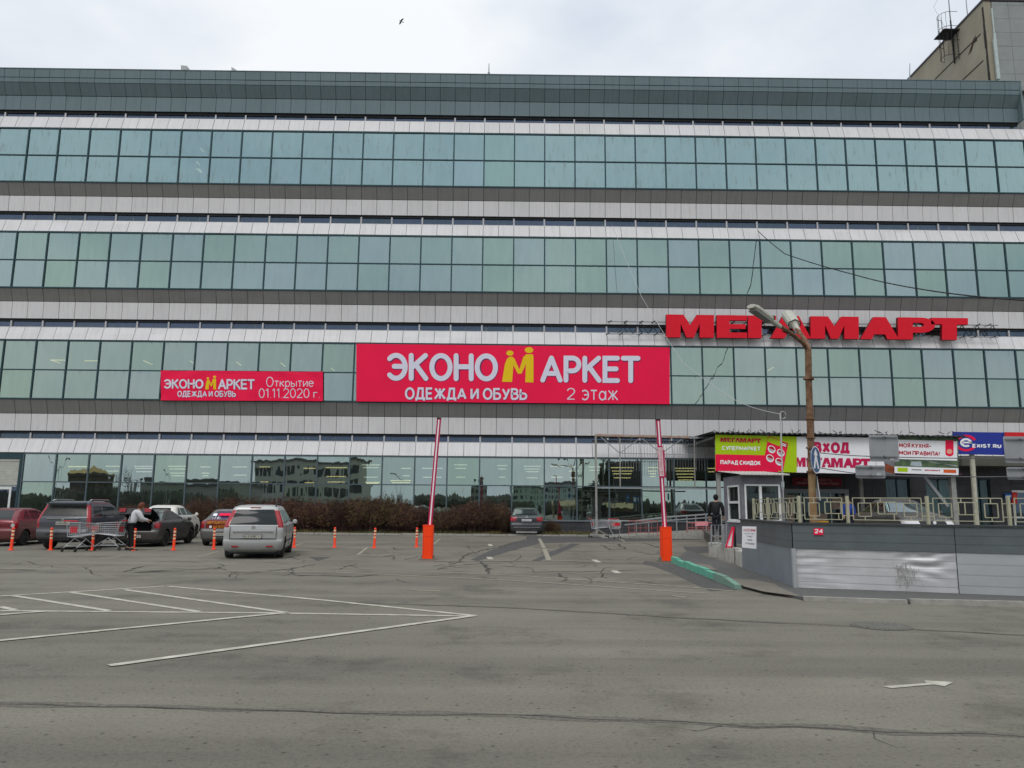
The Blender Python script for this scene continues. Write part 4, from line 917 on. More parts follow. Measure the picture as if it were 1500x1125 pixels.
for x0, yt_, x1, yb2 in ((872.5, 637, 874, 786), (908, 642, 908.5, 713), (1017, 642, 1018, 714)):
    a = A(x0, yt_); b = A(x1, yb2); mb = MB(); mb.bar(b, a, .11 if yb2 > 770 else .06); mb.build('post', M_pole, sf)

# ramp and railings between the frame and the booth
mb = MB(); a = at(880, 782, 43.0); b = at(1052, 775, 43.0)
mb.add([(a.x, 42.2, .0), (b.x, 42.2, 0), (b.x, 45.8, 0), (a.x, 45.8, 0), (a.x, 42.2, .03), (b.x, 42.2, TZ), (b.x, 45.8, TZ), (a.x, 45.8, .03)], [(4, 5, 6, 7), (0, 1, 5, 4), (1, 2, 6, 5), (3, 0, 4, 7), (2, 3, 7, 6)])
tag(mb.build('ramp', M_conc), None, None, kind='structure')
rl = thing('ramp_railing', 'grey sloping handrail of the ramp to the entrance', 'railing', a); RO = Vector(rl.location)
B = lambda px, py, y=42.4: at(px, py, y)-RO
mb = MB(); mb.tube([B(930, 763.5), B(978, 757.5), B(1050, 752.5)], .045, 6); mb.tube([B(915, 769), B(978, 762.5), B(1050, 757.5)], .035, 6); mb.tube([B(880, 762, 43.5), B(930, 763.5)], .04, 6); mb.build('handrail', M_gpaint, rl)
for px in (932, 950, 970, 991, 1006, 1019, 1034): 
    yt_ = 763.5-(px-930)*.10; mb = MB(); p = B(px, yt_); q_ = Vector((p.x, p.y, -RO.z+max(0, .42*(px-880)/172)+.0)); mb.tube([q_, p], .035, 6); mb.build('post', M_gpaint, rl)
def crowd_rail(name, label, px0, px1, pyt, pyb, y, m, nb=5, sign=None):
    o = (at(px0, pyb, y)+at(px1, pyb, y))/2; t = thing(name, label, 'railing', o); K = lambda px, py: at(px, py, y)-o
    mb = MB(); mb.tube([K(px0, pyb), K(px0, pyt), K(px1, pyt), K(px1, pyb)], .025, 6)
    mb.tube([K(px0, pyb-4), K(px1, pyb-4)], .018, 5); mb.tube([K(px0, (pyt+pyb)/2), K(px1, (pyt+pyb)/2)], .014, 5); mb.build('frame', m, t)
    for i in range(1, nb):
        x = px0+(px1-px0)*i/nb; b = MB(); b.tube([K(x, pyb-4), K(x, pyt)], .014, 5); b.build('bar', m, t)
    if sign:
        q = pxpatch(*sign, y-.05); b = MB(); b.poly([q(0, 0)-o, q(1, 0)-o, q(1, 1)-o, q(0, 1)-o], .02); b.build('sign_plate', mat('pink_plate', (.62, .24, .26), .6, 0, .2, 5), t)
    return t
M_pinkrail = mat('faded_red_paint', (.36, .12, .11), .7, 0, .2, 5)
crowd_rail('barrier_rail', 'faded red barrier rail in front of the shop plinth beside the small cart', 921, 963, 763, 784, 42.0, M_pinkrail)
crowd_rail('barrier_rail', 'faded red barrier rail with a pink plate, left of the man in black', 1006, 1046, 766, 780, 38.0, M_pinkrail, 5, (1018, 1037, 764, 770.5))

# ------------------------------------------------------------------ right-hand pavement, terrace, metal clad wall
pav = [gnd(*p) for p in ((987, 823), (1085, 861), (1175, 879), (1330, 884.5), (1500, 888.5), (1760, 896))]
tp = [gnd(1088, 832, .03), gnd(1165, 860, .07), gnd(1500, 873, .09), gnd(1760, 884, .09)]
for v_ in tp: v_.z = 0
mb = MB(); back = [Vector((8.0, 23.6, 0)), Vector((7.3, 27, 0))]
outer = [pav[0], pav[1], pav[2], pav[3], pav[4], pav[5]]; inner = [back[1]+Vector((-.2, 3, 0)), tp[0], tp[1]+Vector((.1, .2, 0)), tp[1]+Vector((2, .2, 0)), tp[2]+Vector((0, .3, 0)), tp[3]+Vector((0, .3, 0))]
hz = [.012, .03, .055, .075, .08, .08]
for i in range(5):
    a, b, c, d = outer[i].copy(), outer[i+1].copy(), inner[i+1].copy(), inner[i].copy(); a.z = hz[i]; b.z = hz[i+1]; c.z = hz[i+1]+.012; d.z = hz[i]+.012
    mb.quad(a, b, c, d); mb.quad(Vector((a.x, a.y, 0)), Vector((b.x, b.y, 0)), b, a)
M_pave = mat('pavement_asphalt', (.085, .085, .082), .9, 0, .2, 12, col2=(.125, .122, .115), bump=.004)
tag(mb.build('pavement', M_pave), None, None, kind='structure')
mb = MB()
for i in range(2, 5):
    a, b = pav[i], pav[i+1]; n = max(1, int((b-a).length/1.0)); d = (b-a)/n; s = Vector((d.y, -d.x, 0)).normalized()
    if s.y > 0: s = -s
    for k in range(n):
        p, q = a+d*(k+.01), a+d*(k+.985); h = .092+random.uniform(-.02, .008); w = s*(.10+random.uniform(-.02, .02))
        P = [p, q, q+w, p+w]; mb.add([Vector((v.x, v.y, 0)) for v in P]+[Vector((v.x, v.y, h)) for v in P], [(4, 5, 6, 7), (0, 1, 5, 4), (1, 2, 6, 5), (2, 3, 7, 6), (3, 0, 4, 7)])
tag(mb.build('kerb', M_conc), None, None, kind='structure')
gk = thing('green_kerb', 'row of green painted kerb stones running from the right barrier to the road', 'kerb', gnd(1035, 840)); GO = Vector(gk.location)
a, b = gnd(986, 824)-GO, gnd(1082, 863)-GO; d = (b-a)/8; s = Vector((-d.y, d.x, 0)).normalized()*.13
M_green = mat('worn_green_paint', (.10, .36, .25), .75, 0, .3, 5, col2=(.16, .42, .31))
M_worn = mat('worn_kerb', (.19, .24, .20), .85, 0, .3, 6, col2=(.15, .32, .25))
for k in range(8):
    p, q = a+d*(k+.015), a+d*(k+.985); h = .17+random.uniform(-.02, .01); j = s*random.uniform(-.15, .15); P = [p-s/2+j, q-s/2+j, q+s/2+j, p+s/2+j]
    mb = MB(); mb.add([Vector((v.x, v.y, 0)) for v in P]+[Vector((v.x, v.y, h if i in (0, 3) or k < 7 else h*.55)) for i, v in enumerate(P)], [(4, 5, 6, 7), (0, 1, 5, 4), (1, 2, 6, 5), (2, 3, 7, 6), (3, 0, 4, 7)])
    mb.build('kerb_stone', M_green if k < 6 else M_worn, gk)
# terrace slab behind the wall
mb = MB(); te = [tp[0]+Vector((.15, .1, 0)), tp[1]+Vector((.2, .2, 0)), tp[2]+Vector((0, .3, 0)), tp[3]+Vector((0, .3, 0)), Vector((30, 46.9, 0)), Vector((at(1052, 775, 43).x-.01, 46.9, 0)), Vector((9.2, 34, 0)), Vector((7.45, 27.3, 0))]
te2 = [Vector((v.x, v.y, TZ)) for v in te]; n = len(te)
mb.add(te+te2, [tuple(range(n, 2*n))]+[(i, (i+1) % n, (i+1) % n+n, i+n) for i in range(n)])
tag(mb.build('terrace', mat('terrace_asphalt', (.11, .105, .095), .9, 0, .25, 3)), None, None, kind='structure')
# whitewashed concrete blocks at the terrace edge
cb = thing('concrete_edge', 'crumbling whitewashed concrete blocks along the foot of the booth', 'concrete blocks', (6.8, 24, 0)); BO = Vector(cb.location)
ep = [tp[0]+Vector((-.02, .02, 0)), Vector((tp[0].x+.42, tp[0].y+2.1, 0)), Vector((7.18, 27.2, 0))]
M_wash = mat('whitewash', (.34, .33, .29), .9, 0, .3, 4, col2=(.50, .49, .45), bump=.02)
for a, b, k0 in ((ep[0], ep[1], 2), (ep[1], ep[2], 3)):
    for k in range(k0):
        p = a.lerp(b, (k+.02)/k0)-BO; q = a.lerp(b, (k+.97)/k0)-BO; d = (q-p).normalized(); s = Vector((d.y, -d.x, 0))*.32; h = TZ+.03+random.uniform(-.06, .02)
        mb = MB(); nn = 5
        for i in range(nn):
            u0, u1 = i/nn, (i+1)/nn; P0, P1 = p.lerp(q, u0), p.lerp(q, u1); e0, e1 = [Vector((random.uniform(-.03, .03), 0, random.uniform(-.03, .0))) for _ in range(2)]
            mb.add([P0, P1, P1+s, P0+s, P0+Vector((0, 0, h))+e0, P1+Vector((0, 0, h))+e1, P1+s+Vector((0, 0, h)), P0+s+Vector((0, 0, h))], [(4, 5, 6, 7), (0, 1, 5, 4), (3, 2, 6, 7), (0, 4, 7, 3), (1, 2, 6, 5)])
        mb.build('block', M_wash, cb)
# the metal clad wall
WZ = 1.31; WM = .83
wl = thing('metal_clad_wall', 'low parapet wall clad in grey painted and dented bare metal sheets', 'wall', tp[1]); WO = Vector(wl.location)
c0, c1, c2, c3 = [v-WO for v in tp]
M_up = mat('dark_grey_sheet', (.105, .122, .125), .5, .2, .12, 2.0)
M_lowL = mat('blue_grey_sheet', (.215, .245, .27), .5, .2, .10, 2.0)
M_bare = mat('bare_dented_metal', (.43, .43, .435), .48, .4, .2, 1.6, col2=(.56, .56, .565))
M_lowR = mat('light_grey_sheet', (.33, .35, .36), .5, .25, .12, 1.2, col2=(.40, .415, .425))
def sheet(name, a, b, z0, z1, m, off=.0, rows=3, dent=0, seed=0, nu=60):
    d = (b-a); L_ = d.length; d.normalize(); nrm = Vector((d.y, -d.x, 0))
    mb = MB(); nv = rows*8
    def P(i, j):
        u = i/nu*L_; v = j/nv; r = int(min(rows-1, v*rows)); fr = v*rows-r
        lap = .0035*(1-fr)                                            # each board overhangs the one below
        w = 0
        if dent:
            w = dent*.16*(noise.noise(Vector((u*.7+seed, v*2.0, seed)))+.5*noise.noise(Vector((u*1.7, v*3+seed, 4))))
            cx = L_*.80; g_ = math.exp(-((u-cx)/.42)**2)*min(1, max(0, v*2-.5)); w += g_*dent*1.1*(noise.noise(Vector((u*3.2, v*7, 9)))-.25)
            cx = L_*.03; g_ = math.exp(-((u-cx-.35)/.45)**2); w += g_*dent*.30*noise.noise(Vector((u*1.6, v*9, 5)))
        return a+d*u+nrm*(off+lap+w)+Vector((0, 0, z0+(z1-z0)*v))
    V = [[P(i, j) for j in range(nv+1)] for i in range(nu+1)]
    for i in range(nu):
        for j in range(nv):
            mb.quad(V[i][j], V[i+1][j], V[i+1][j+1], V[i][j+1])
    return mb.build(name, m, wl, smooth=bool(dent))
sheet('lower_sheet', c0, c1, .03, WM, M_lowL, .0, 1, 0, nu=4); sheet('upper_sheet', c0, c1, WM+.004, WZ, M_up, .018, 3, 0, nu=4)
u1 = c1.lerp(c2, .735)
sheet('lower_sheet', c1, u1, .04, WM, M_bare, .0, 5, .040, 3, 120)['label'] = 'dented bare metal sheet'
sheet('upper_sheet', c1, u1, WM+.004, WZ, M_up, .03, 3, .002, 8, 60)
far = c1.lerp(c2, 2.2)
sheet('lower_sheet', u1+Vector((.012, 0, 0)), far, .05, WM, M_lowR, .022, 4, .004, 5, 60); sheet('upper_sheet', u1+Vector((.012, 0, 0)), far, WM+.004, WZ, M_up, .036, 3, .004, 6, 60)
# rusty splash running down the bare sheet
mb = MB(); rs = random.Random(8); d_ = (c2-c1).normalized(); nn_ = Vector((d_.y, -d_.x, 0)); u_ = wall_pt0 = None
for k in range(150):
    u = (c2-c1).length*.515+rs.gauss(0, .10); z_ = rs.uniform(.18, .62); h_ = rs.uniform(.01, .09); w_ = rs.uniform(.002, .007); o_ = c1+d_*u+nn_*.024
    mb.add([o_-d_*w_+Vector((0, 0, z_)), o_+d_*w_+Vector((0, 0, z_)), o_+d_*w_*.4+Vector((0, 0, z_-h_)), o_-d_*w_*.3+Vector((0, 0, z_-h_))], [(0, 1, 2, 3)])
st_o = mb.build('rust_splash', mat('rust_splash', (.30, .285, .26), .9, 0, .25, 20), wl); st_o['kind'] = 'stuff'
mb = MB()
def wallcore(a, b):
    d = (b-a).normalized(); n_ = Vector((-d.y, d.x, 0))
    P = [a+n_*.1, b+n_*.1, b+n_*.34, a+n_*.34]
    mb.add([Vector((v.x, v.y, 0.0)) for v in P]+[Vector((v.x, v.y, WZ-.01)) for v in P], [(4, 5, 6, 7), (0, 1, 5, 4), (1, 2, 6, 5), (2, 3, 7, 6), (3, 0, 4, 7)])
wallcore(c0, c1); wallcore(c1, far); mb.build('core', M_dark, wl)
mb = MB()
for a, b in ((c0, c1), (c1, far)):
    d = (b-a).normalized(); n_ = Vector((-d.y, d.x, 0)); P = [a-n_*.06, b-n_*.06, b+n_*.36, a+n_*.36]
    mb.add([Vector((v.x, v.y, WZ+.002)) for v in P]+[Vector((v.x, v.y, WZ+.035)) for v in P], [(4, 5, 6, 7), (0, 1, 5, 4), (1, 2, 6, 5), (2, 3, 7, 6), (3, 0, 4, 7)])
mb.build('coping', mat('dark_coping', (.05, .055, .057), .5, .2), wl)
mb = MB(); mb.bar(c1+Vector((-.01, -.02, .03)), c1+Vector((-.01, -.02, WM)), .07); mb.build('corner_trim', M_lowR, wl)
wd = (c2-c1).normalized()
def wall_pt(px, py, off=.05):                  # pixel on the street face of the wall
    n_ = Vector((wd.y, -wd.x, 0)); P0 = tp[1]+n_*off; d = ray(px, py); t = P0.dot(n_)/d.dot(n_) if abs(d.dot(n_)) > 1e-6 else 0
    return Vector((d.x*t, d.y*t, CAM_Z+d.z*t))
# sticker and notice
mb = MB(); st = thing('sticker', 'small torn red and white sticker on the dark upper sheet of the wall', 'sticker', wall_pt(1199, 783, .06))
Q = [wall_pt(*p, .062)-Vector(st.location) for p in ((1192, 783.5), (1206, 783.5), (1206, 774), (1192, 774))]; mb.add(Q, [(0, 1, 2, 3)]); mb.build('paper', M_redp, st)
pp = patch(*[v+Vector((0, -.003, 0)) for v in Q]); mb = MB(); text(mb, '24', lambda u, v: pp(.08+.84*u, .25+.65*v), .03); mb.build('print', M_whitep, st)
ld = (c1-c0).normalized(); ln = Vector((ld.y, -ld.x, 0))
if ln.x > 0: ln = -ln
def lwall(px, py, off=.05):
    P0 = tp[0]+ln*off; d = ray(px, py); t = P0.dot(ln)/d.dot(ln); return Vector((d.x*t, d.y*t, CAM_Z+d.z*t))
# the notice hangs square to the road on the end of the wall
q = pxpatch(1087.5, 1108, (771, 771.5), (802, 804), 17.6); org = (q(0, 0)+q(1, 0))/2
nb_ = thing('notice_board', 'white notice board with red heading and dark lines at the left end of the wall', 'notice', org)
mb = MB(); mb.poly([q(u, v)-org for u, v in ((0, 0), (1, 0), (1, 1), (0, 1))], .03); mb.build('panel', M_whitep, nb_)
mb = MB(); S_ = lambda u, v: q(u, v)-org+Vector((0, -.004, 0))
text(mb, 'КАТЕГОРИЯ', lambda u, v: S_(.08+.84*u, .76+.13*v), .02, 0)
for t_, u0, u1, v0, v1, mi in (('ПЛАТНАЯ СТОЯНКА', .1, .9, .65, .69, 1), ('"1 ЧАС"', .26, .74, .50, .58, 1), ('стоянка', .34, .7, .35, .41, 1), ('от 15 рублей', .2, .86, .18, .27, 1)):
    text(mb, t_, lambda u, v: S_(u0+(u1-u0)*u, v0+(v1-v0)*v), .02, mi)
mb.build('lettering', [M_darkred, mat('dark_print', (.05, .045, .07), .6)], nb_)

# railing along the wall top
rg = thing('parapet_railing', 'cream metal railing of square loops standing on the metal clad wall', 'railing', tp[1]+Vector((0, 0, WZ+.035)))
QO = Vector(rg.location); M_cream = mat('cream_rail_paint', (.31, .305, .215), .65, 0, .3, 5, col2=(.42, .40, .29))
def on_left(px):
    P0 = tp[0]-ln*.12; d = ray(px, 770); t = P0.dot(ln)/d.dot(ln); return Vector((d.x*t, d.y*t, WZ+.035))
def on_right(px):
    n_ = Vector((wd.y, -wd.x, 0)); P0 = tp[1]-n_*.12; d = ray(px, 770); t = P0.dot(n_)/d.dot(n_); return Vector((d.x*t, d.y*t, WZ+.035))
posts = [on_left(1105), on_left(1126), on_right(1172), on_right(1243), on_right(1360.5), on_right(1480), on_right(1600)]
HP = .54
for p in posts:
    mb = MB(); p = p-QO; mb.box(p.x-.026, p.x+.026, p.y-.026, p.y+.026, 0, HP); mb.build('post', M_cream, rg)
for i in range(len(posts)-1):
    a, b = posts[i]-QO, posts[i+1]-QO; d = b-a; L_ = d.length; d.normalize(); mb = MB()
    K = lambda s, z: a+d*s+Vector((0, 0, z)); w = .022
    m0, m1 = .10, L_-.10; zlo, zhi = .07, .50
    def loop(s0, s1, z0, z1):
        for p, q in (((s0, z0), (s1, z0)), ((s1, z0), (s1, z1)), ((s1, z1), (s0, z1)), ((s0, z1), (s0, z0))): mb.bar(K(*p), K(*q), w)
    w = .016; loop(m0, m1, zlo, zhi)
    k = max(1, int(round((m1-m0)/.42))); st_ = (m1-m0)/k
    for j in range(k):
        s0 = m0+st_*(j+.24); s1 = m0+st_*(j+.80)
        if j % 2 == 0: loop(s0, s1, .14, .40); mb.bar(K((s0+s1)/2, .40), K((s0+s1)/2, zhi), w); mb.bar(K((s0+s1)/2, zlo), K((s0+s1)/2, .14), w)
        else: loop(s0-.05, s1+.05, .19, .42); mb.bar(K(s0, .42), K(s0, zhi), w); mb.bar(K(s1, zlo), K(s1, .19), w); mb.bar(K(s0+.06, .19), K(s0+.06, .42), w)
    for z in (.40, .15): mb.bar(K(0, z), K(m0, z), w); mb.bar(K(m1, z), K(L_, z), w)
    mb.build('panel', M_cream, rg)

# ------------------------------------------------------------------ booth
bx0 = at(1087.5, 760, 25).x; bx1 = at(1147, 760, 25).x; by = 25.0; bz1 = at(1100, 696, 25).z
bt = thing('guard_booth', 'small grey guard booth with white plastic windows and a pale corrugated roof', 'booth', ((bx0+bx1)/2, by+1, TZ)); TO = Vector(bt.location)
M_booth = mat('booth_render', (.165, .165, .185), .8, 0, .18, 3); M_pvc = mat('white_pvc', (.66, .67, .66), .4)
H = bz1-TZ; hw = (bx1-bx0)/2
def wallwin(xy, wz0, wz1, w0, w1, face, th=.08):   # a wall with one opening; face 'f' along x, 's' along y
    mb = MB()
    def bxx(a0, a1, z0, z1):
        if face == 'f': mb.box(a0, a1, xy, xy+th, z0, z1)
        else: mb.box(xy, xy+th, a0, a1, z0, z1)
    lo, hi = (-hw, hw) if face == 'f' else (-1+th, 1-th)
    bxx(lo, w0, 0, H); bxx(w1, hi, 0, H); bxx(w0, w1, 0, wz0); bxx(w0, w1, wz1, H); return mb
fz0 = at(1100, 764, by).z-TZ; fz1 = at(1100, 709, by).z-TZ; fx0 = at(1089.5, 740, by).x-TO.x; fx1 = at(1143.5, 740, by).x-TO.x
wallwin(-1, fz0, fz1, fx0+.03, fx1, 'f').build('front_wall', M_booth, bt)
sz0 = fz0+.0; wallwin(-hw, sz0, fz1-.02, -.80, .45, 's').build('side_wall', M_booth, bt)
mb = MB(); mb.box(hw-.08, hw, -1+.08, 1-.08, 0, H); mb.box(-hw, hw, .92, 1, 0, H); mb.box(-hw+.08, hw-.08, -.92, .92, .6, .62); mb.build('back_walls', M_booth, bt)
def pvc(x0, x1, z0, z1, y, splits, face='f', hs=None):
    mb = MB(); w = .055
    def bb(a0, a1, c0_, c1_, e=0):
        if face == 'f': mb.box(a0, a1, y-.035-e, y+.05, c0_, c1_)
        else: mb.box(y-.035-e, y+.05, a0, a1, c0_, c1_)
    bb(x0-w, x0, z0-w, z1+w); bb(x1, x1+w, z0-w, z1+w); bb(x0, x1, z0-w, z0); bb(x0, x1, z1, z1+w)
    for s in splits: bb(s-w*.8, s+w*.8, z0, z1, .003)
    if hs:
        for h_, a0, a1 in hs: bb(a0, a1, h_-w*.7, h_+w*.7, .002)
    bb(x0-w-.03, x1+w+.03, z0-w-.045, z0-w-.004, .04)
    f = mb.build('window', M_pvc, bt); p = MB()
    if face == 'f': p.quad((x0, y+.01, z0), (x1, y+.01, z0), (x1, y+.01, z1), (x0, y+.01, z1))
    else: p.quad((y+.01, x0, z0), (y+.01, x1, z0), (y+.01, x1, z1), (y+.01, x0, z1))
    p.build('pane', glass_mat('booth_glass', (.10, .13, .14), trans=.7, tcol=(.6, .65, .65)) if 'booth_glass' not in MATS else MATS['booth_glass'], f)
pvc(fx0+.09, fx1-.06, fz0+.06, fz1-.06, -1.0, [fx0+(fx1-fx0)*.46]); 
pvc(-.74, .39, sz0+.06, fz1-.08, -hw, [], 's', [(sz0+.62, -.74, .39)])
mb = MB(); nx = 40
for i in range(nx):
    xa = -hw-.14+(2*hw+.30)*i/nx; xb = -hw-.14+(2*hw+.30)*(i+1)/nx; za = .02*math.sin(i*2.1); zb2 = .02*math.sin((i+1)*2.1)
    mb.add([(xa, -1.35, H+.02+za), (xb, -1.35, H+.02+zb2), (xb, 1.2, H+.22+zb2), (xa, 1.2, H+.22+za), (xa, -1.35, H-.01), (xb, -1.35, H-.01)], [(0, 1, 2, 3), (4, 5, 1, 0)])
mb.build('roof', mat('pale_roof_sheet', (.42, .40, .37), .7, 0, .2, 3), bt)
mb = MB(); mb.box(-hw-.02, hw+.02, -1.02, 1.0, -.12, .06); mb.box(-hw+.0, hw, -.98, .98, H-.02, H-.006); mb.build('base', M_conc, bt)
# aerial pipe at the booth corner with the pale cable that runs up to the facade
ap = thing('cable_mast', 'thin pale cable mast with a loop on top behind the right corner of the booth', 'mast', (at(1146.5, 740, 26.4).x, 26.4, TZ)); AO = Vector(ap.location)
mb = MB(); mb.tube([(0, 0, 0), at(1146, 690, 26.4)-AO, at(1143, 606, 26.4)-AO], .028, 6); lc = at(1147, 608, 26.4)-AO
mb.tube([lc+Vector((.10*math.cos(t), 0, .13*math.sin(t))) for t in [2*math.pi*i/12 for i in range(12)]], .014, 4); mb.build('pipe', mat('pale_pipe', (.42, .42, .42), .5, .2), ap)
def cable(label, pts, r, m, sag=0, n=24):
    mb = MB(); P = []
    for i in range(len(pts)-1):
        a, b = Vector(pts[i]), Vector(pts[i+1])
        for k in range(n): t = k/n; P.append(a.lerp(b, t)-Vector((0, 0, sag*4*t*(1-t))))
    P.append(Vector(pts[-1])); mb.tube(P, r, 5); return tag(mb.build('cable', m), label, 'cable')
M_palec = mat('pale_cable', (.45, .46, .46), .6); M_blackc = mat('black_cable', (.012, .012, .013), .6)
cable('thin pale cable from the facade down to the mast behind the booth', [at(897, 330, YF-.35), at(940, 435, 43), at(1000, 531, 38.5), at(1080, 588, 32), at(1143, 606.5, 26.4)], .011, M_palec, .06)
cable('black cable sagging from the facade off to the upper right', [at(1110, 338, YF-.3), at(1150, 372, 44), at(1250, 402, 36), at(1345, 423, 29), at(1500, 440, 21), at(1640, 452, 16)], .026, M_blackc, .05)

# ------------------------------------------------------------------ street lamp behind the wall
YL_ = 17.3
sl = thing('street_lamp', 'rusty street lamp post with two grey lamp heads behind the metal clad wall', 'street lamp', (at(1190.5, 770, YL_).x, YL_, TZ)); LO2 = Vector(sl.location)
K = lambda px, py, y=YL_: at(px, py, y)-LO2
M_rust = mat('rusty_steel', (.085, .036, .020), .85, .1, .4, 7, col2=(.25, .155, .095), bump=.004); M_beigep = mat('peeling_cream_paint', (.33, .25, .13), .8, 0, .4, 4, col2=(.22, .10, .05))
mb = MB(); mb.tube([(0, 0, 0), K(1188.5, 672)], .082, 14, 1); mb.tube([K(1188.5, 672), K(1184.5, 556)], [.078, .073], 14, 0); mb.tube([K(1184.5, 556.2), K(1184.5, 553)], .12, 14)
for py in (612, 640, 655, 672, 690): mb.tube([K(1186.3+(py-600)*.022, py), K(1186.3+(py-600)*.022, py+2.5)], .104, 14)
mb.build('post', [M_rust, M_beigep], sl)
for (pts, nm) in (([(1182.6, 556, YL_), (1181.8, 512, YL_), (1176, 502, YL_-.1), (1160, 489, YL_-.5), (1139, 475, YL_-1.0)], 'arm'), ([(1186.6, 556, YL_), (1185.8, 512, YL_), (1181, 501, YL_+.3), (1176, 493, YL_+.8), (1167, 482, YL_+1.3)], 'arm')):
    mb = MB(); mb.tube([K(*p) for p in pts], .048, 8); mb.build(nm, M_rust, sl)
M_lamp = mat('lamp_housing', (.40, .40, .34), .55, .1, .12, 6)
def lamp_head(a, b, w, h, wn):
    a, b = Vector(a), Vector(b); d = (b-a); L_ = d.length; d.normalize(); s = d.cross(Vector((0, 0, 1))).normalized(); n_ = s.cross(d)
    mb = MB(); prof = [(0, .35*w, .6*h), (.34, .42*w, .75*h), (.36, .80*w, h), (.85, w, h), (1.0, .78*w, .55*h)]; rings = []
    for u, ww, hh in prof:
        c = a+d*L_*u; rings.append([c+s*x*ww/2+n_*y*hh for x, y in ((-1, -.05), (-.95, .25), (-.6, .5), (0, .6), (.6, .5), (.95, .25), (1, -.05), (.7, -.32), (-.7, -.32))])
    m = 9
    for i in range(len(rings)-1): mb.add(rings[i]+rings[i+1], [(j, (j+1) % m, (j+1) % m+m, j+m) for j in range(m)])
    mb.add(rings[0], [tuple(range(m))]); mb.add(rings[-1], [tuple(range(m))])
    o = mb.build('lamp_head', M_lamp, sl)
    g_ = MB(); P = []
    for u, ww in ((.42, .62), (.95, .75)):
        c = a+d*L_*u-n_*h*.33; P += [c-s*w*ww/2, c+s*w*ww/2]
    g_.add(P+[p-n_*h*.12 for p in P], [(4, 5, 7, 6), (0, 1, 5, 4), (2, 3, 7, 6), (0, 2, 6, 4), (1, 3, 7, 5)]); g_.build('lens', mat('lamp_lens', (.16, .17, .16), .2), o)
    q = MB(); c = a+d*L_*.36; q.tube([c-s*w*.42-n_*h*.1, c-s*w*.42+n_*h*.35, c+n_*h*.64, c+s*w*.42+n_*h*.35, c+s*w*.42-n_*h*.1], .014, 5); q.build('strap', M_black, o)
lamp_head(K(1143, 479, YL_-.95), K(1100, 449, YL_-1.75), .24, .17, 0); lamp_head(K(1170, 487, YL_+1.2), K(1153, 459, YL_+2.2), .34, .25, 0)
def disc_sign(name, label, px, py, y, r, yaw_deg, m, extra=None, cat_='road sign', tri=False):
    o = at(px, py, y); t = thing(name, label, cat_, o, R(yaw_deg)); mb = MB()
    if tri: pts = [(-r, -.5*r), (r, -.5*r), (0, 1.1*r)]
    else: pts = [(r*math.cos(a), r*math.sin(a)) for a in [2*math.pi*i/32 for i in range(32)]]
    mb.poly([(x, 0, z) for x, z in pts], .015); mb.build('plate', m, t)
    if extra: extra(t)
    return t
def ped(t):
    mb = MB(); k = 2*math.pi/40
    mb2 = MB()
    for i in range(40): mb2.quad(*[(r_*math.cos(a), -.004, r_*math.sin(a)) for r_, a in ((.285, k*i), (.305, k*i), (.305, k*(i+1)), (.285, k*(i+1)))])
    # white arrow: up the middle, branching to both sides
    pts = [(-.14, -.16), (-.06, -.16), (0, .02), (.06, -.16), (.14, -.16), (.055, .08), (.055, .02), (.05, .12), (.11, .1), (0, .24), (-.11, .1), (-.05, .12), (-.055, .02), (-.055, .08)]
    mb.add([(x*1.2, -.005, z*1.1-.02) for x, z in pts], [tuple(range(len(pts)))]); mb.build('arrow', M_whitep, t); mb2.build('rim', M_whitep, t)
    b = MB(); b.box(-.02, .02, .016, .12, -.2, -.16); b.box(-.02, .02, .016, .12, .16, .2); b.build('bracket', M_metal, t)
disc_sign('road_sign', 'round blue road sign with a white arrow on the rusty lamp post', 1195, 673.5, YL_-.32, .29, 48, mat('sign_blue', (.028, .085, .20), .5), ped)
def tri_x(t):
    mb = MB(); mb.box(-.02, .02, .016, .1, -.1, .1); mb.build('bracket', M_metal, t)
disc_sign('road_sign', 'road sign seen nearly edge on below the round blue sign on the lamp post', 1198.5, 722, YL_-.05, .34, 75, mat('sign_back', (.30, .31, .32), .5, .4), tri_x, tri=True)
# road signs hung on cables, seen from behind
M_sback = mat('sign_back', (.30, .31, .32), .5, .4)
YSG = 16.6
def back_sign(label, x0, x1, yt_, yb2, rails):
    q = pxpatch(x0, x1, yt_, yb2, YSG); o = (q(0, 0)+q(1, 0))/2; t = thing('hanging_road_sign', label, 'road sign', o, 0, None)
    mb = MB(); a, c = q(0, 0)-o, q(1, 1)-o; r = .035; pts = []
    for cx, cz, a0 in ((c.x-r, c.z-r, 0), (a.x+r, c.z-r, 90), (a.x+r, a.z+r, 180), (c.x-r, a.z+r, 270)):
        pts += [(cx+r*math.cos(R(a0+k*30)), 0, cz+r*math.sin(R(a0+k*30))) for k in range(4)]
    mb.poly(pts, .012); mb.build('plate', M_sback, t)
    for py in rails:
        p, s = at(x0, py, YSG-.03)-o, at(x1, py+.3, YSG-.03)-o; mb = MB(); mb.bar(p, s, .028, .02); b = (p+s)/2; mb.tube([b+Vector((0, -.01, .03)), b+Vector((.01, -.06, 0)), b+Vector((0.02, -.02, -.035))], .014, 5); mb.build('rail', mat('sign_rail', (.18, .19, .20), .5, .5), t)
    mb = MB(); p = at(x0+(x1-x0)*.80, yb2 if isinstance(yb2, (int, float)) else yb2[1], YSG-.015)-o; mb.poly([p+Vector(v) for v in ((-.05, 0, .05), (.05, 0, .05), (.05, 0, .14), (-.05, 0, .14))], .004); mb.build('sticker', mat('sticker_grey', (.42, .43, .43), .6), t)
back_sign('back of the taller hanging road sign above the entrance sign boards', 1275, 1315, (635.5, 637.5), (676, 678), (640.5, 669))
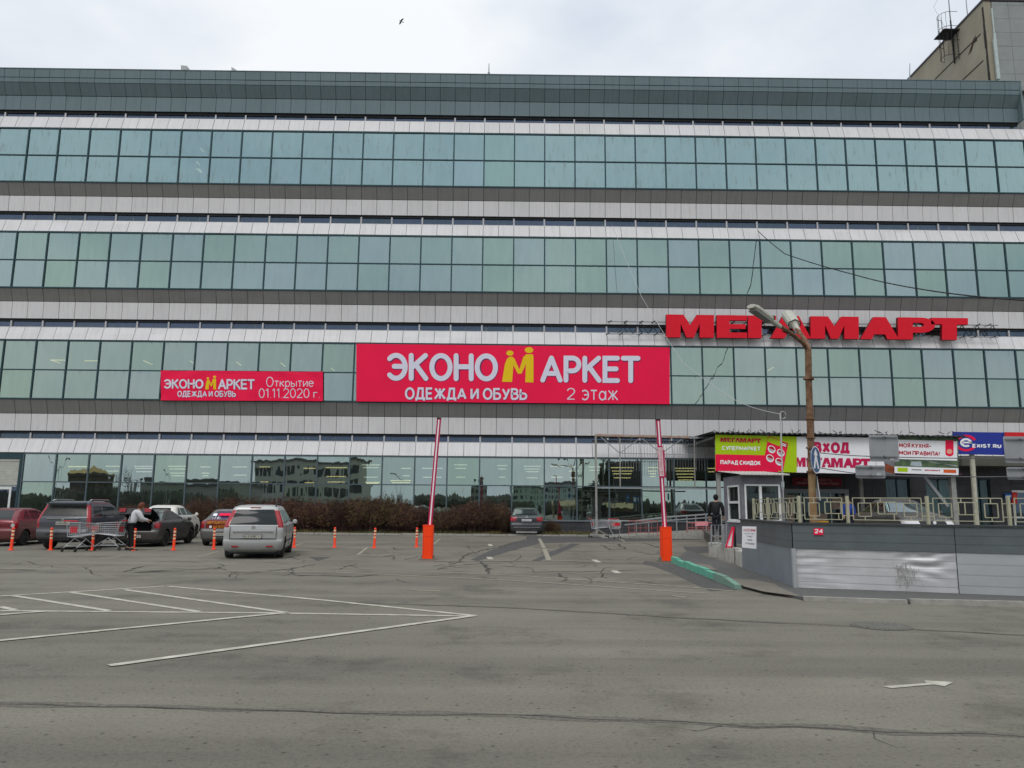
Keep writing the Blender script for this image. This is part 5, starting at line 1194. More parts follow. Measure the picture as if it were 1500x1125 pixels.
back_sign('back of the small wide road sign hanging below the white sign board', 1254, 1296, (680.5, 682), (700.5, 702), (684.5, 696.5))
back_sign('back of the taller hanging road sign at the right edge over the red sign', 1473, 1514, (638, 639.5), (678, 679), (643.5, 672))
back_sign('back of the small wide road sign hanging at the right edge under the taller one', 1476, 1518, (683, 684.5), (702.5, 704), (687, 699))
lampx = lambda py: at(1189, py, YL_)
for a, b, c, d, lb in ((662, 668.5, 671.5, 680, 'upper thin cable from the lamp post carrying the taller hanging signs'), (683, 696, 698.5, 706, 'lower thin cable from the lamp post carrying the small hanging signs')):
    cable(lb, [lampx(a), at(1275, b, YSG+.02), at(1474, c, YSG+.02), at(1700, d, YSG)], .011, mat('steel_cable', (.14, .14, .15), .5, .5), .015)

# ------------------------------------------------------------------ barriers and bollards
M_stripe = mat('barrier_crimson', (.42, .012, .07), .45, 0, .05); M_strw = mat('barrier_white', (.74, .72, .74), .4, 0, .03)
def barrier(label, px, pyb, tilt, sign=False):
    o = gnd(px, pyb); t = thing('parking_barrier', label, 'barrier', o)
    mb = MB(); mb.box(-.155, .155, -.15, .15, .04, 1.03); mb.box(-.165, .165, -.16, .16, 1.03, 1.05); mb.build('cabinet', M_orange, t)
    mb = MB(); mb.box(-.10, .10, -.153, -.150, .70, .704); mb.box(-.13, -.126, -.1535, -.15, .12, .95); mb.box(.126, .13, -.1535, -.15, .12, .95); mb.build('door_gap', M_dark, t)
    mb = MB(); mb.box(-.24, .26, -.22, .24, .0, .035); mb.box(-.20, -.156, -.1, .1, .035, .14); mb.box(.156, .20, -.1, .1, .035, .14); mb.build('base_plate', mat('old_plate', (.20, .18, .15), .8, .2), t)
    L_ = 3.42; b0 = Vector((0.02, .19, .95)); d = Vector((tilt, 0, 1)).normalized(); s = Vector((1, 0, -tilt)).normalized()
    mb = MB()
    P = lambda u, x, y: b0+d*u+s*x+Vector((0, y, 0))
    def rod_(x0, x1, y0, y1, u0, u1, mi): mb.add([P(u, x, y) for u in (u0, u1) for x, y in ((x0, y0), (x1, y0), (x1, y1), (x0, y1))], [(3, 2, 1, 0), (4, 5, 6, 7), (0, 1, 5, 4), (1, 2, 6, 5), (2, 3, 7, 6), (3, 0, 4, 7)], mi)
    rod_(-.065, .065, -.04, .04, 0, L_, 0); rod_(-.021, .021, -.046, -.0405, .1, L_-.03, 1); rod_(-.07, .07, -.045, .045, L_, L_+.04, 2); rod_(-.08, .08, -.06, .06, -.1, .08, 2)
    mb.build('boom', [M_stripe, M_strw, M_black], t)
    if sign:
        mb = MB(); u0, u1 = 1.66, 2.56
        mb.add([P(u, x, -.065) for u, x in ((u0, -.07), (u0, .07), (u1, .07), (u1, -.07))], [(0, 1, 2, 3)], 1)
        mb.add([P(u, x, y) for u, x, y in ((u0-.05, .072, -.06), (u0-.05, .15, .02), (u1-.08, .15, .02), (u1-.08, .072, -.06))], [(0, 1, 2, 3)], 0)
        mb.add([P(u, x, -.062) for u, x in ((u0-.05, -.085), (u0-.05, .085), (u1+.05, .085), (u1+.05, -.085))], [(0, 1, 2, 3)], 0)
        text(mb, 'БЕСПЛАТНО', lambda a, b: P(u0+.05+.8*a, .045-.05*b, -.068), .0, 2); text(mb, '2 часа', lambda a, b: P(u0+.08+.5*a, -.02-.035*b, -.068), .0, 2)
        text(mb, 'МЕГАМАРТ', lambda a, b: P(u0+.05+.72*a, .135-.05*b, .0-.012+.0*b), .0, 1)
        mb.build('sign_plate', [M_stripe, mat('pale_pink_plate', (.62, .46, .48), .5), M_darkred], t)
    return t
barrier('orange parking barrier left of the lane with its striped boom raised and leaning right', 626.5, 820, .062)
barrier('orange parking barrier at the green kerb with a sign plate on its raised boom', 976, 823, -.040, True)
M_bol = mat('bollard_orange', (.90, .060, .018), .5, 0, .08); M_refl = mat('reflective_cream', (.72, .56, .36), .4, 0, .08)
def bollard():
    t = thing('parking_bollard', 'orange plastic post', 'bollard', (0, 0, 0), 0, 'orange bollards along the parking bays')
    mb = MB(); mb.lathe([(.10, 0), (.10, .02), (.06, .035), (.048, .06), (.045, .72), (.040, .76), (.02, .78)], 14); mb.build('post', M_bol, t, smooth=True)
    for z in (.38, .50, .62): mb = MB(); mb.lathe([(.0455, z), (.0465, z+.004), (.0465, z+.061), (.0455, z+.065)], 14); mb.build('reflective_band', M_refl, t, smooth=True)
    for z in (.46, .58, .70): mb = MB(); mb.lathe([(.0455, z), (.0462, z+.002), (.0462, z+.02), (.0455, z+.022)], 14); mb.build('dark_ring', M_black, t)
    return t
bp = bollard()
for i, (px, py, lb) in enumerate(((16, 806, 'orange bollard in front of the red car at the left edge'), (74, 806, 'orange bollard in front of the big dark four wheel drive'), (135, 806, 'orange bollard between the two shopping carts'),
        (195, 806.5, 'orange bollard beside the woman at the open boot'), (254, 806, 'orange bollard beside the rear wheel of the dark sedan'), (313, 805, 'orange bollard in front of the advertising taxi'), (430.5, 802, 'orange bollard just right of the silver van'),
        (490, 802, 'orange bollard next to the one by the silver van, left of three in the open'), (548, 803, 'orange bollard in the open, middle of the three right of the van'), (610, 801.5, 'orange bollard close to the left parking barrier'))):
    o = bp if i == 0 else copy_thing(bp); o.location = gnd(px, py); o['label'] = lb; o.rotation_euler = (R(random.uniform(-2, 2)), R(random.uniform(-2, 2)), random.random())

# ------------------------------------------------------------------ shopping carts
M_wire = mat('cart_wire', (.46, .47, .48), .4, .5)
M_cartred = mat('cart_red', (.50, .015, .025), .5)
def cart(name, label, loc, rotz, plate_face='front'):
    # x forward (nose), handle at the back
    t = thing(name, label, 'shopping cart', loc, rotz)
    mb = MB()
    def B(u, v, s):           # basket: u along length 0..1, v height 0..1, s side -1..1
        x = -.42+.86*u; hw_ = (.27-.06*u)*(.86+.14*v); z0 = .50+.08*u; z1 = .98-.05*u
        return Vector((x, s*hw_, z0+(z1-z0)*v))
    for v in [i/6 for i in range(7)]:
        mb.tube([B(0, v, -1), B(1, v, -1), B(1, v, 1), B(0, v, 1), B(0, v, -1)], .0045 if 0 < v < 1 else .010, 4)
    for u in [i/12 for i in range(13)]:
        mb.tube([B(u, 1, -1), B(u, 0, -1), B(u, 0, 1), B(u, 1, 1)], .0038, 4)
    for s in (-.66, -.33, 0, .33, .66): mb.tube([B(0, 1, s), B(0, 0, s), B(1, 0, s), B(1, 1, s)], .0055, 4)
    mb.build('basket', M_wire, t)
    mb = MB()
    for s in (-1, 1):
        mb.tube([(-.58, s*.27, 1.03), (-.46, s*.27, .92), (-.40, s*.25, .50), (-.10, s*.24, .44), (-.52, s*.27, .13)], .014, 6); mb.tube([(-.14, s*.24, .45), (.42, s*.17, .13)], .014, 6); mb.tube([(-.48, s*.262, .17), (.38, s*.175, .17)], .012, 6)
    mb.tube([(.40, -.175, .15), (.40, .175, .15)], .012, 6); mb.tube([(-.40, -.25, .5), (-.40, .25, .5)], .012, 6); mb.tube([(-.46, -.26, .2), (-.46, .26, .2)], .010, 6)
    mb.build('chassis', M_wire, t)
    mb = MB(); mb.tube([(-.58, -.29, 1.03), (-.58, .29, 1.03)], .020, 8); mb.build('handle', M_cartred, t)
    for x, s in ((-.52, .27), (-.52, -.27), (.42, .17), (.42, -.17)):
        w = MB(); w.lathe([(.02, -.016), (.058, -.016), (.062, -.008), (.062, .008), (.058, .016), (.02, .016)], 12, (x-.03, s, .062), 'y'); w.bar((x-.03, s, .062), (x, s, .15), .035, .012); w.build('wheel', M_rubber, t)
    mb = MB(); mb.add([B(.015, .28, -.62)+Vector((-.015, 0, 0)), B(.015, .28, .62)+Vector((-.015, 0, 0)), B(.015, .72, .62)+Vector((-.015, 0, 0)), B(.015, .72, -.62)+Vector((-.015, 0, 0))], [(0, 1, 2, 3)])
    mb.add([B(1, .3, -.7)+Vector((.012, 0, 0)), B(1, .3, .7)+Vector((.012, 0, 0)), B(1, .75, .7)+Vector((.012, 0, 0)), B(1, .75, -.7)+Vector((.012, 0, 0))], [(0, 1, 2, 3)]); mb.build('advert_plate', M_cartred, t)
    return t
cart('shopping_cart', 'empty wire shopping cart seen end on in front of the big dark four wheel drive', gnd(116, 808)+Vector((0, .15, 0)), R(74))
cart('shopping_cart', 'wire shopping cart seen side on, pulled up beside the woman', gnd(158, 806)+Vector((-.05, .1, 0)), R(178))
cart('shopping_cart', 'empty wire shopping cart by the foot of the bare steel frame', Vector((at(879, 785, 42.6).x, 42.6, 0)), R(8))
cart('shopping_cart', 'small shopping cart with a red plate parked nose out at the shop plinth', Vector((at(902, 785, 41.4).x, 41.4, 0)), R(-86))

# ------------------------------------------------------------------ vehicles
M_cglass = mat('car_glass', (.016, .021, .022), .08, 0, .1, 2, spec=.24)
M_wscreen = mat('windscreen_glass', (.20, .23, .235), .08, .9, .1, 2, spec=.5)
M_tail = mat('tail_lamp', (.30, .007, .014), .18, 0, .1, 20, spec=.6); M_tailw = mat('clear_lamp', (.55, .55, .55), .15, .2)
M_plate = mat('number_plate', (.40, .39, .34), .6, 0, .1, 10); M_ptext = mat('plate_text', (.03, .03, .035), .6)
M_chrome = mat('chrome_trim', (.62, .62, .62), .2, .9); M_rim = mat('alloy_rim', (.40, .40, .39), .4, .25, .15, 8)
DUST = (.085, .078, .066)
def wheel(parent, x, y, r, w, side):
    t = MB(); t.lathe([(r*.66, -w/2), (r*.93, -w/2), (r, -w*.32), (r, w*.32), (r*.93, w/2), (r*.66, w/2), (r*.66, -w/2)], 28, (0, 0, 0), 'y')
    o = t.build('wheel', M_rubber, parent, smooth=True, loc=(x, y, r))
    m = MB(); f = side*w*.42
    m.lathe([(r*.66, f-side*.10), (r*.66, f), (r*.60, f+side*.004), (r*.585, f-side*.02), (0, f-side*.06)], 24, (0, 0, 0), 'y')
    for k in range(5):
        a = 2*math.pi*k/5+.3; ca, sa = math.cos(a), math.sin(a); cb, sb = -sa, ca
        m.add([(ca*r*.08+cb*r*.07*e, f-side*.008, sa*r*.08+sb*r*.07*e) for e in (-1, 1)]+[(ca*r*.62+cb*r*.12*e, f, sa*r*.62+sb*r*.12*e) for e in (1, -1)], [(0, 1, 2, 3)])
    m.lathe([(r*.14, f-side*.02), (r*.13, f+side*.005), (0, f+side*.008)], 12, (0, 0, 0), 'y')
    m.build('rim', M_rim, o)
def cr(a, b, c, d, t): return .5*((2*b)+(-a+c)*t+(2*a-5*b+4*c-d)*t*t+(-a+3*b-3*c+d)*t**3)
def car(name, label, loc, rotz, paint, LV, wheels, parts, sub=5, skip=None, cat='car'):
    """LV rows: z, rear x, front x, half width, rear corner, front corner, rear bulge, front bulge."""
    t = thing(name, label, cat, loc, rotz)
    rows = []
    for i in range(len(LV)-1):
        a, b, c, d = LV[max(i-1, 0)], LV[i], LV[i+1], LV[min(i+2, len(LV)-1)]
        n = max(2, min(sub+3, int((c[0]-b[0])/.05)+2)) 
        for k in range(n):
            s = k/n; row = [cr(a[j], b[j], c[j], d[j], s) for j in range(8)]
            for j in range(8): lo, hi = min(b[j], c[j]), max(b[j], c[j]); row[j] = min(max(row[j], lo-.02*(j in (1, 2))), hi+.02*(j in (1, 2)))
            row[0] = b[0]+(c[0]-b[0])*s; rows.append(row)
    rows.append(list(LV[-1])); n1, nc, n2 = 26, 6, 74
    sec = []; rings = []
    for z, xr_, xf_, hw_, rr, rf, br, bf in rows:
        rr = min(rr, hw_*.9); rf = min(rf, hw_*.9); P = []; S = []
        def rear(y): return xr_+br*(abs(y)/hw_)**2.2
        def front(y): return xf_-bf*(abs(y)/hw_)**2.2
        er, ef = rear(hw_-rr), front(hw_-rf)
        for k in range(n1): y = (hw_-rr)*(-1+2*k/n1); P.append((rear(y), y)); S.append('rear')
        for k in range(nc): a = math.pi/2*k/nc; P.append((er+rr*(1-math.cos(a)), hw_-rr+rr*math.sin(a))); S.append('rcl')
        xa, xb = er+rr, ef-rf
        for k in range(n2): P.append((xa+(xb-xa)*k/n2, hw_)); S.append('left')
        for k in range(nc): a = math.pi/2*k/nc; P.append((xb+rf*math.sin(a), hw_-rf+rf*math.cos(a))); S.append('fcl')
        for k in range(n1): y = (hw_-rf)*(1-2*k/n1); P.append((front(y), y)); S.append('front')
        for k in range(nc): a = math.pi/2*k/nc; P.append((xb+rf*math.cos(a), -(hw_-rf)-rf*math.sin(a))); S.append('fcr')
        for k in range(n2): P.append((xb+(xa-xb)*k/n2, -hw_)); S.append('right')
        for k in range(nc): a = math.pi/2*k/nc; P.append((xa-rr*math.sin(a), -(hw_-rr)-rr*math.cos(a))); S.append('rcr')
        rings.append([(x, y, z) for x, y in P]); sec = S
    m = len(sec); groups = {'body': MB()}; names = [p[0] for p in parts]
    rim = {}
    for i in range(len(rings)-1):
        for j in range(m):
            q = [rings[i][j], rings[i][(j+1) % m], rings[i+1][(j+1) % m], rings[i+1][j]]
            cx, cy, cz = [sum(v[k] for v in q)/4 for k in range(3)]
            if any(abs(cy) > .45 and (cx-wx)**2+(cz-wr)**2 < (wr+.055)**2 for wx, wr in wheels['at']): continue
            if skip and skip(sec[j], cx, cy, cz): continue
            key = 'body'
            for pi, p in enumerate(parts):
                if p[2](sec[j], cx, cy, cz): key = (pi, cy > 0 and p[0] in ('side_window', 'headlight')); break
            if key not in groups: groups[key] = MB()
            groups[key].add(q, [(0, 1, 2, 3)])
    groups['body'].add(rings[-1], [tuple(range(m))]); groups['body'].add(rings[0], [tuple(range(m))[::-1]])
    for key, mb in groups.items():
        nm, mt = ('body', paint) if key == 'body' else (parts[key[0]][0], parts[key[0]][1])
        o = mb.build(nm, mt, t)
        bm = bmesh.new(); bm.from_mesh(o.data); bmesh.ops.remove_doubles(bm, verts=bm.verts, dist=.0008); bmesh.ops.recalc_face_normals(bm, faces=bm.faces); bm.to_mesh(o.data); bm.free()
        o.data.polygons.foreach_set('use_smooth', [True]*len(o.data.polygons)); o.data.set_sharp_from_angle(angle=R(38))
    W_ = max(r[3] for r in LV); xf = max(r[2] for r in LV); z0 = LV[0][0]
    mb = MB(); mb.box(.18, xf-.2, -W_+.10, W_-.10, z0-.05, z0+.06); mb.box(.25, xf-.3, -W_+.22, W_-.22, z0-.02, .62); mb.box(.4, xf-.6, -.12, .12, z0-.08, z0)
    for wx, wr in wheels['at']: mb.box(wx-wr-.02, wx+wr+.02, -W_+.16, W_-.16, wr*.9, wr*2+.05)
    mb.build('underbody', M_dark, t)
    for wx, wr in wheels['at']:
        for s in (-1, 1): wheel(t, wx, s*(W_-wheels.get('in', .125)), wr, wheels.get('w', .21), s)
    return t
def plate(t, x, z, w=.52, h=.112, txt='К 213 ВС', y=0, lean=0, m=None):
    mb = MB(); mb.box(x-.02, x, y-w/2-.012, y+w/2+.012, z-h/2-.012, z+h/2+.012, 1); mb.box(x-.026, x-.0201, y-w/2, y+w/2, z-h/2, z+h/2, 0); text(mb, txt, lambda u, v: (x-.028, y+w*.46-w*.70*u, z-h*.32+h*.62*v), .02, 2)
    text(mb, '96', lambda u, v: (x-.028, y-w*.30-w*.14*u, z-h*.12+h*.42*v), .0, 2); mb.build('number_plate', [m or M_plate, M_black, M_ptext], t)
def mirror(t, x, y, z, m, s):
    mb = MB(); mb.lathe([(0, -.06), (.06, -.055), (.085, 0), (.075, .06), (0, .075)], 10, (x, y+s*.10, z), 'x'); mb.bar((x, y-s*.05, z-.05), (x, y+s*.08, z-.02), .04); mb.build('mirror', m, t)
def handle(t, x, y, z, m): mb = MB(); mb.box(x-.1, x+.1, y-.012, y+.012, z-.015, z+.015); mb.build('door_handle', m, t)
def seam(t, lines, name='door_seams', m=None):
    mb = MB()
    for pts in lines: mb.tube(pts, .007, 4)
    mb.build(name, m or M_dark, t)
def emblem(t, x, z, kind='chevron', y=0):
    mb = MB()
    if kind == 'chevron':
        for dz in (0, .045): mb.bar((x, y-.055, z-.03+dz), (x, y, z+.02+dz), .02); mb.bar((x, y+.055, z-.03+dz), (x, y, z+.02+dz), .02)
    else: mb.lathe([(.055, -.012), (.055, .0), (.04, .006), (0, .006)], 16, (x, y, z), 'x')
    mb.build('emblem', M_chrome, t)
def ztail(z0, z1): return lambda s, x, y, z: s in ('rcl', 'rcr') and z0 < z < z1
# ---- silver people carrier, nearest car
silver = mat('silver_paint', (.44, .445, .44), .35, .25, .04, 3, coat=.4, dirt=(DUST, .25, .95, .55))
LV = [(.20, .16, 4.42, .78, .15, .2, .03, .1), (.27, .05, 4.52, .87, .16, .3, .05, .12), (.42, .0, 4.58, .905, .17, .35, .06, .15), (.56, .0, 4.58, .912, .17, .38, .06, .16), (.60, .06, 4.57, .912, .16, .38, .05, .18), (.88, .055, 4.45, .912, .16, .4, .05, .25),
      (1.0, .065, 4.15, .905, .16, .4, .05, .28), (1.05, .075, 3.75, .89, .16, .4, .05, .3), (1.25, .17, 3.35, .82, .15, .3, .06, .3), (1.48, .31, 2.85, .73, .14, .3, .07, .3), (1.56, .36, 2.6, .70, .14, .3, .06, .3), (1.62, .42, 2.45, .66, .2, .3, .05, .2), (1.665, .62, 2.3, .55, .3, .3, .05, .1), (1.685, .95, 2.1, .36, .2, .2, 0, 0)]
def side_glass(z0, z1, xr_, pill, slopes):
    def f(s, x, y, z):
        if s not in ('left', 'right') or not z0 < z < z1: return False
        k = (z-z0)/(z1-z0); lo = xr_+slopes[0]*k; hi = slopes[2]+slopes[1]*k
        return lo < x < hi and not any(abs(x-p) < .035 for p in pill)
    return f
van = car('silver_van', 'silver people carrier with dark rear window and tall red tail lamps, nearest of the cars', gnd(364, 820)+Vector((0, .25, 0)), R(100.5), silver, LV,
    {'at': ((.82, .325), (3.55, .325)), 'w': .22},
    [('tail_lamp', M_tail, lambda s, x, y, z: s == 'rcl' and .96 < z < 1.50), ('tail_lamp', M_tail, lambda s, x, y, z: s == 'rcr' and .96 < z < 1.50),
     ('rear_window', M_cglass, lambda s, x, y, z: s == 'rear' and 1.05 < z < 1.53),
     ('side_window', M_cglass, side_glass(1.07, 1.50, .55, (1.15, 2.25), (.12, -.6, 3.2))),
     ('windscreen', M_cglass, lambda s, x, y, z: s in ('front', 'fcl', 'fcr') and 1.08 < z < 1.56),
     ('headlight', M_tailw, lambda s, x, y, z: s in ('fcl', 'fcr') and .68 < z < .92)])
plate(van, -.0+.045, .70, txt='К 213 ВС'); emblem(van, .045, .97)
mb = MB(); mb.box(.03, .09, -.60, .60, .84, .865); mb.build('tailgate_strip', M_chrome, van)
mb = MB()
for a, b in (((.058, -.70, .62), (.058, -.70, 1.0)), ((.058, .70, .62), (.058, .70, 1.0))): mb.tube([a, b], .008, 4)
mb.tube([(.052, -.70, .625), (.052, .70, .625)], .011, 4); mb.build('tailgate_seam', M_dark, van)
mb = MB(); mb.box(.36, .44, -.16, .16, 1.575, 1.605); mb.build('high_brake_lamp', M_tail, van)
for s in (-1, 1):
    mb = MB(); mb.tube([(.55, s*.60, 1.63), (.75, s*.60, 1.70), (1.8, s*.585, 1.725), (2.3, s*.57, 1.68)], .022, 6); mb.build('roof_rail', M_black, van); mirror(van, 3.35, s*.89, 1.10, silver, s); handle(van, 1.55, s*.912, .92, silver); handle(van, 2.5, s*.912, .92, silver)
    seam(van, [[(1.20, s*.913, .45), (1.16, s*.913, 1.02)], [(2.25, s*.913, .35), (2.25, s*.905, 1.04)], [(3.2, s*.90, .35), (3.22, s*.895, 1.04)]]); mb = MB(); mb.box(1.25, 3.1, s*.905, s*.92, .50, .54); mb.build('side_trim', M_black, van)
mb = MB(); mb.tube([(.33, .05, 1.12), (.10, .0, 1.09), (.15, -.42, 1.11)], .012, 4); mb.build('wiper', M_black, van)
mb = MB(); mb.box(-.008, .02, -.62, -.42, .37, .41); mb.box(-.008, .02, .42, .62, .37, .41); mb.build('bumper_reflector', M_tail, van)
for s, tx_ in ((1, 'ПИКАССО'), (-1, '2.0')):
    pass
mb = MB(); mb.tube([(.95, 0, 1.69), (.90, 0, 1.76)], .012, 5); mb.build('aerial', M_black, van)

# ---- big dark four wheel drive
navy = mat('navy_grey_paint', (.065, .075, .095), .28, .3, .06, 3, coat=.5, dirt=(DUST, .35, 1.5, .6))
LV = [(.34, .20, 5.0, .88, .12, .2, .03, .1), (.45, .03, 5.1, .97, .14, .25, .05, .1), (.70, .0, 5.15, 1.01, .15, .28, .05, .1), (.78, .06, 5.15, 1.02, .14, .28, .04, .1), (1.05, .07, 5.12, 1.02, .12, .28, .04, .12), (1.12, .075, 5.05, 1.015, .12, .3, .04, .15),
      (1.20, .09, 3.9, 1.0, .12, .3, .04, .2), (1.26, .11, 3.6, .985, .12, .3, .04, .2), (1.5, .21, 3.2, .92, .12, .25, .05, .22), (1.72, .30, 2.85, .85, .12, .25, .05, .2), (1.80, .30, 2.6, .82, .14, .25, .05, .2), (1.86, .36, 2.45, .76, .2, .25, .04, .1), (1.90, .7, 2.2, .6, .3, .2, .02, 0)]
suv = car('dark_suv', 'big dark navy dusty four wheel drive with tall red tail lamps behind the carts', gnd(68, 808)+Vector((-.15, 1.0, 0)), R(94), navy, LV, {'at': ((1.05, .40), (4.1, .40)), 'w': .27, 'in': .15},
    [('tail_lamp', M_tail, lambda s, x, y, z: s == 'rcl' and .85 < z < 1.74), ('tail_lamp', M_tail, lambda s, x, y, z: s == 'rcr' and .85 < z < 1.74),
     ('rear_window', mat('dusty_car_glass', (.035, .035, .033), .3, 0, .4, 3), lambda s, x, y, z: s == 'rear' and 1.28 < z < 1.72),
     ('side_window', M_cglass, side_glass(1.29, 1.70, .50, (1.35, 2.55), (.10, -.62, 3.42))), ('windscreen', M_cglass, lambda s, x, y, z: s in ('front', 'fcl', 'fcr') and 1.28 < z < 1.76), ('headlight', M_tailw, lambda s, x, y, z: s in ('fcl', 'fcr') and .8 < z < 1.0)], cat='suv')
plate(suv, .09, 1.03, txt='А 654 НМ', h=.125); mb = MB(); mb.box(.05, .11, -.62, .62, 1.195, 1.225); mb.build('tailgate_strip', M_chrome, suv); emblem(suv, .07, 1.175, 'disc')
mb = MB(); mb.box(.10, .4, -.72, .72, 1.78, 1.83); mb.build('spoiler', navy, suv)
for s in (-1, 1):
    mb = MB(); mb.tube([(.6, s*.72, 1.90), (.75, s*.72, 1.95), (2.3, s*.70, 1.95), (2.45, s*.70, 1.89)], .025, 6); mb.box(.7, .85, s*.70-.03, s*.70+.03, 1.87, 1.96); mb.build('roof_rail', M_chrome, suv); mirror(suv, 3.45, s*1.0, 1.33, navy, s); handle(suv, 1.75, s*1.02, 1.12, M_chrome); handle(suv, 2.9, s*1.02, 1.12, M_chrome)
    seam(suv, [[(1.4, s*1.021, .9), (1.38, s*1.0, 1.28)], [(2.55, s*1.021, .5), (2.55, s*1.0, 1.28)], [(3.65, s*1.021, .5), (3.6, s*.99, 1.26)]])
mb = MB(); mb.box(-.012, .0, -.55, .55, .60, .635); mb.box(-.005, .1, -.35, .35, .36, .46); mb.build('bumper_trim', M_black, suv)
# ---- red car cut by the left edge
redp = mat('wine_red_paint', (.17, .012, .022), .3, .2, .08, 3, coat=.5, dirt=(DUST, .25, 1.0, .6))
SED = [(.20, .14, 4.30, .76, .15, .25, .03, .15), (.28, .03, 4.40, .83, .16, .35, .06, .2), (.45, .0, 4.45, .87, .17, .4, .07, .25), (.60, .0, 4.45, .875, .17, .42, .07, .25), (.66, .05, 4.40, .875, .16, .42, .06, .25), (.88, .06, 4.15, .87, .17, .42, .06, .3),
       (.98, .10, 3.75, .855, .2, .4, .07, .3), (1.03, .32, 3.35, .82, .2, .35, .08, .3), (1.07, .52, 3.18, .79, .2, .3, .08, .3), (1.22, .80, 2.78, .70, .2, .3, .08, .3), (1.37, 1.08, 2.38, .62, .2, .3, .08, .3), (1.43, 1.25, 2.15, .55, .2, .3, .06, .2), (1.46, 1.5, 1.95, .4, .1, .1, 0, 0)]
def sedan_parts(zt0, zt1, ex=()):
    return [('tail_lamp', M_tail, lambda s, x, y, z: s == 'rcl' and zt0 < z < zt1), ('tail_lamp', M_tail, lambda s, x, y, z: s == 'rcr' and zt0 < z < zt1),
        ('rear_window', M_cglass, lambda s, x, y, z: s == 'rear' and 1.06 < z < 1.385), ('side_window', M_cglass, side_glass(1.05, 1.37, .62, (1.62, 2.0), (.55, -.78, 3.05))),
        ('windscreen', M_cglass, lambda s, x, y, z: s in ('front', 'fcl', 'fcr') and 1.06 < z < 1.40), ('headlight', M_tailw, lambda s, x, y, z: s in ('fcl', 'fcr') and .62 < z < .84)]+list(ex)
HB = [list(r) for r in SED]
for r, x in zip(HB, (.14, .03, 0, 0, .05, .06, .10, .16, .22, .46, .72, .95, 1.2)): r[1] = x
for r in HB: r[0] *= 1.03
rc = car('red_car', 'wine red car cut off by the left edge of the photo', gnd(-20, 802)+Vector((-.35, .7, 0)), R(93), redp, HB, {'at': ((.85, .31), (3.45, .31))},
    [('tail_lamp', M_tail, lambda s, x, y, z: s == 'rcr' and .70 < z < .98), ('tail_lamp', M_tail, lambda s, x, y, z: s == 'rcl' and .70 < z < .98), ('rear_window', M_cglass, lambda s, x, y, z: s == 'rear' and 1.05 < z < 1.40), ('side_window', M_cglass, side_glass(1.05, 1.41, .62, (1.25, 2.0), (.45, -.75, 3.1))),
     ('windscreen', M_cglass, lambda s, x, y, z: s == 'front' and 1.08 < z < 1.42)])
plate(rc, .04, .78, txt='Т 408 КР'); mirror(rc, 3.0, -.86, 1.1, redp, -1); mirror(rc, 3.0, .86, 1.1, redp, 1)
for s in (-1, 1): handle(rc, 1.5, s*.878, .93, redp); handle(rc, 2.4, s*.878, .93, redp); seam(rc, [[(1.3, s*.879, .5), (1.25, s*.84, 1.05)], [(2.05, s*.879, .35), (2.05, s*.82, 1.06)], [(3.0, s*.879, .4), (3.0, s*.83, 1.05)]])
mb = MB(); mb.lathe([(.075, -.0), (.075, -.01), (0, -.012)], 14, (.0, -.80, .82), 'x'); mb.build('round_lamp', M_tailw, rc)
# ---- dark sedan with its boot open
brown = mat('dark_brown_paint', (.060, .055, .056), .28, .3, .08, 3, coat=.5, dirt=(DUST, .25, .9, .6))
def boot_skip(s, x, y, z): return (s in ('rear',) and z > .62 and abs(y) < .62 and z < 1.045) 
sd_ = car('dark_sedan', 'dark brown sedan with its boot lid raised beside the white hatchback', gnd(198, 803)+Vector((-.35, .6, 0)), R(92), brown, SED, {'at': ((.95, .32), (3.6, .32))}, sedan_parts(.74, .96), skip=boot_skip)
mb = MB(); mb.box(.12, .95, -.60, .60, .56, .60); mb.box(.94, .98, -.60, .60, .56, 1.03); mb.box(.10, .95, -.625, -.60, .56, .98); mb.box(.10, .95, .60, .625, .56, .98); mb.build('boot_lining', M_dark, sd_)
mb = MB(); lid = []
for i in range(9):
    u = i/8; 
    lid.append([Vector((.72-.78*u, y*(.66-.05*u), 1.07+.42*u+.06*math.sin(u*3.1)+.02*(1-abs(y)))) for y in (-1, -.6, 0, .6, 1)])
lid.append([v+Vector((-.05, 0, -.22)) for v in lid[-1]])
for i in range(len(lid)-1):
    for j in range(4):
        a, b, c, d = lid[i][j], lid[i+1][j], lid[i+1][j+1], lid[i][j+1]; mb.quad(a, b, c, d, 0); o_ = Vector((.02, 0, -.035)); mb.quad(a+o_, d+o_, c+o_, b+o_, 1)
lo = mb.build('boot_lid', [brown, M_dark], sd_)
for s in (-1, 1):
    mb = MB(); p = lid[-2][4 if s > 0 else 0]; mb.add([p+Vector((-.055, 0, 0)), p+Vector((-.055, -s*.26, .02)), p+Vector((-.085, -s*.24, -.13)), p+Vector((-.085, 0, -.13))], [(0, 1, 2, 3)]); mb.build('lid_lamp', M_tail, lo)
mb = MB()
for s in (-1, 1): mb.tube([(.75, s*.58, 1.0), (.55, s*.58, 1.14)], .012, 5)
mb.build('lid_hinge', M_black, sd_)
plate(sd_, -.0+.0, .42, txt='О 731 СЕ'); mirror(sd_, 3.0, -.87, 1.06, brown, -1); mirror(sd_, 3.0, .87, 1.06, brown, 1)
for s in (-1, 1): handle(sd_, 1.65, s*.876, .92, brown); handle(sd_, 2.55, s*.876, .92, brown); seam(sd_, [[(1.45, s*.878, .66), (1.40, s*.80, 1.05)], [(2.05, s*.878, .35), (2.05, s*.80, 1.06)], [(3.05, s*.878, .4), (3.05, s*.83, 1.03)]])
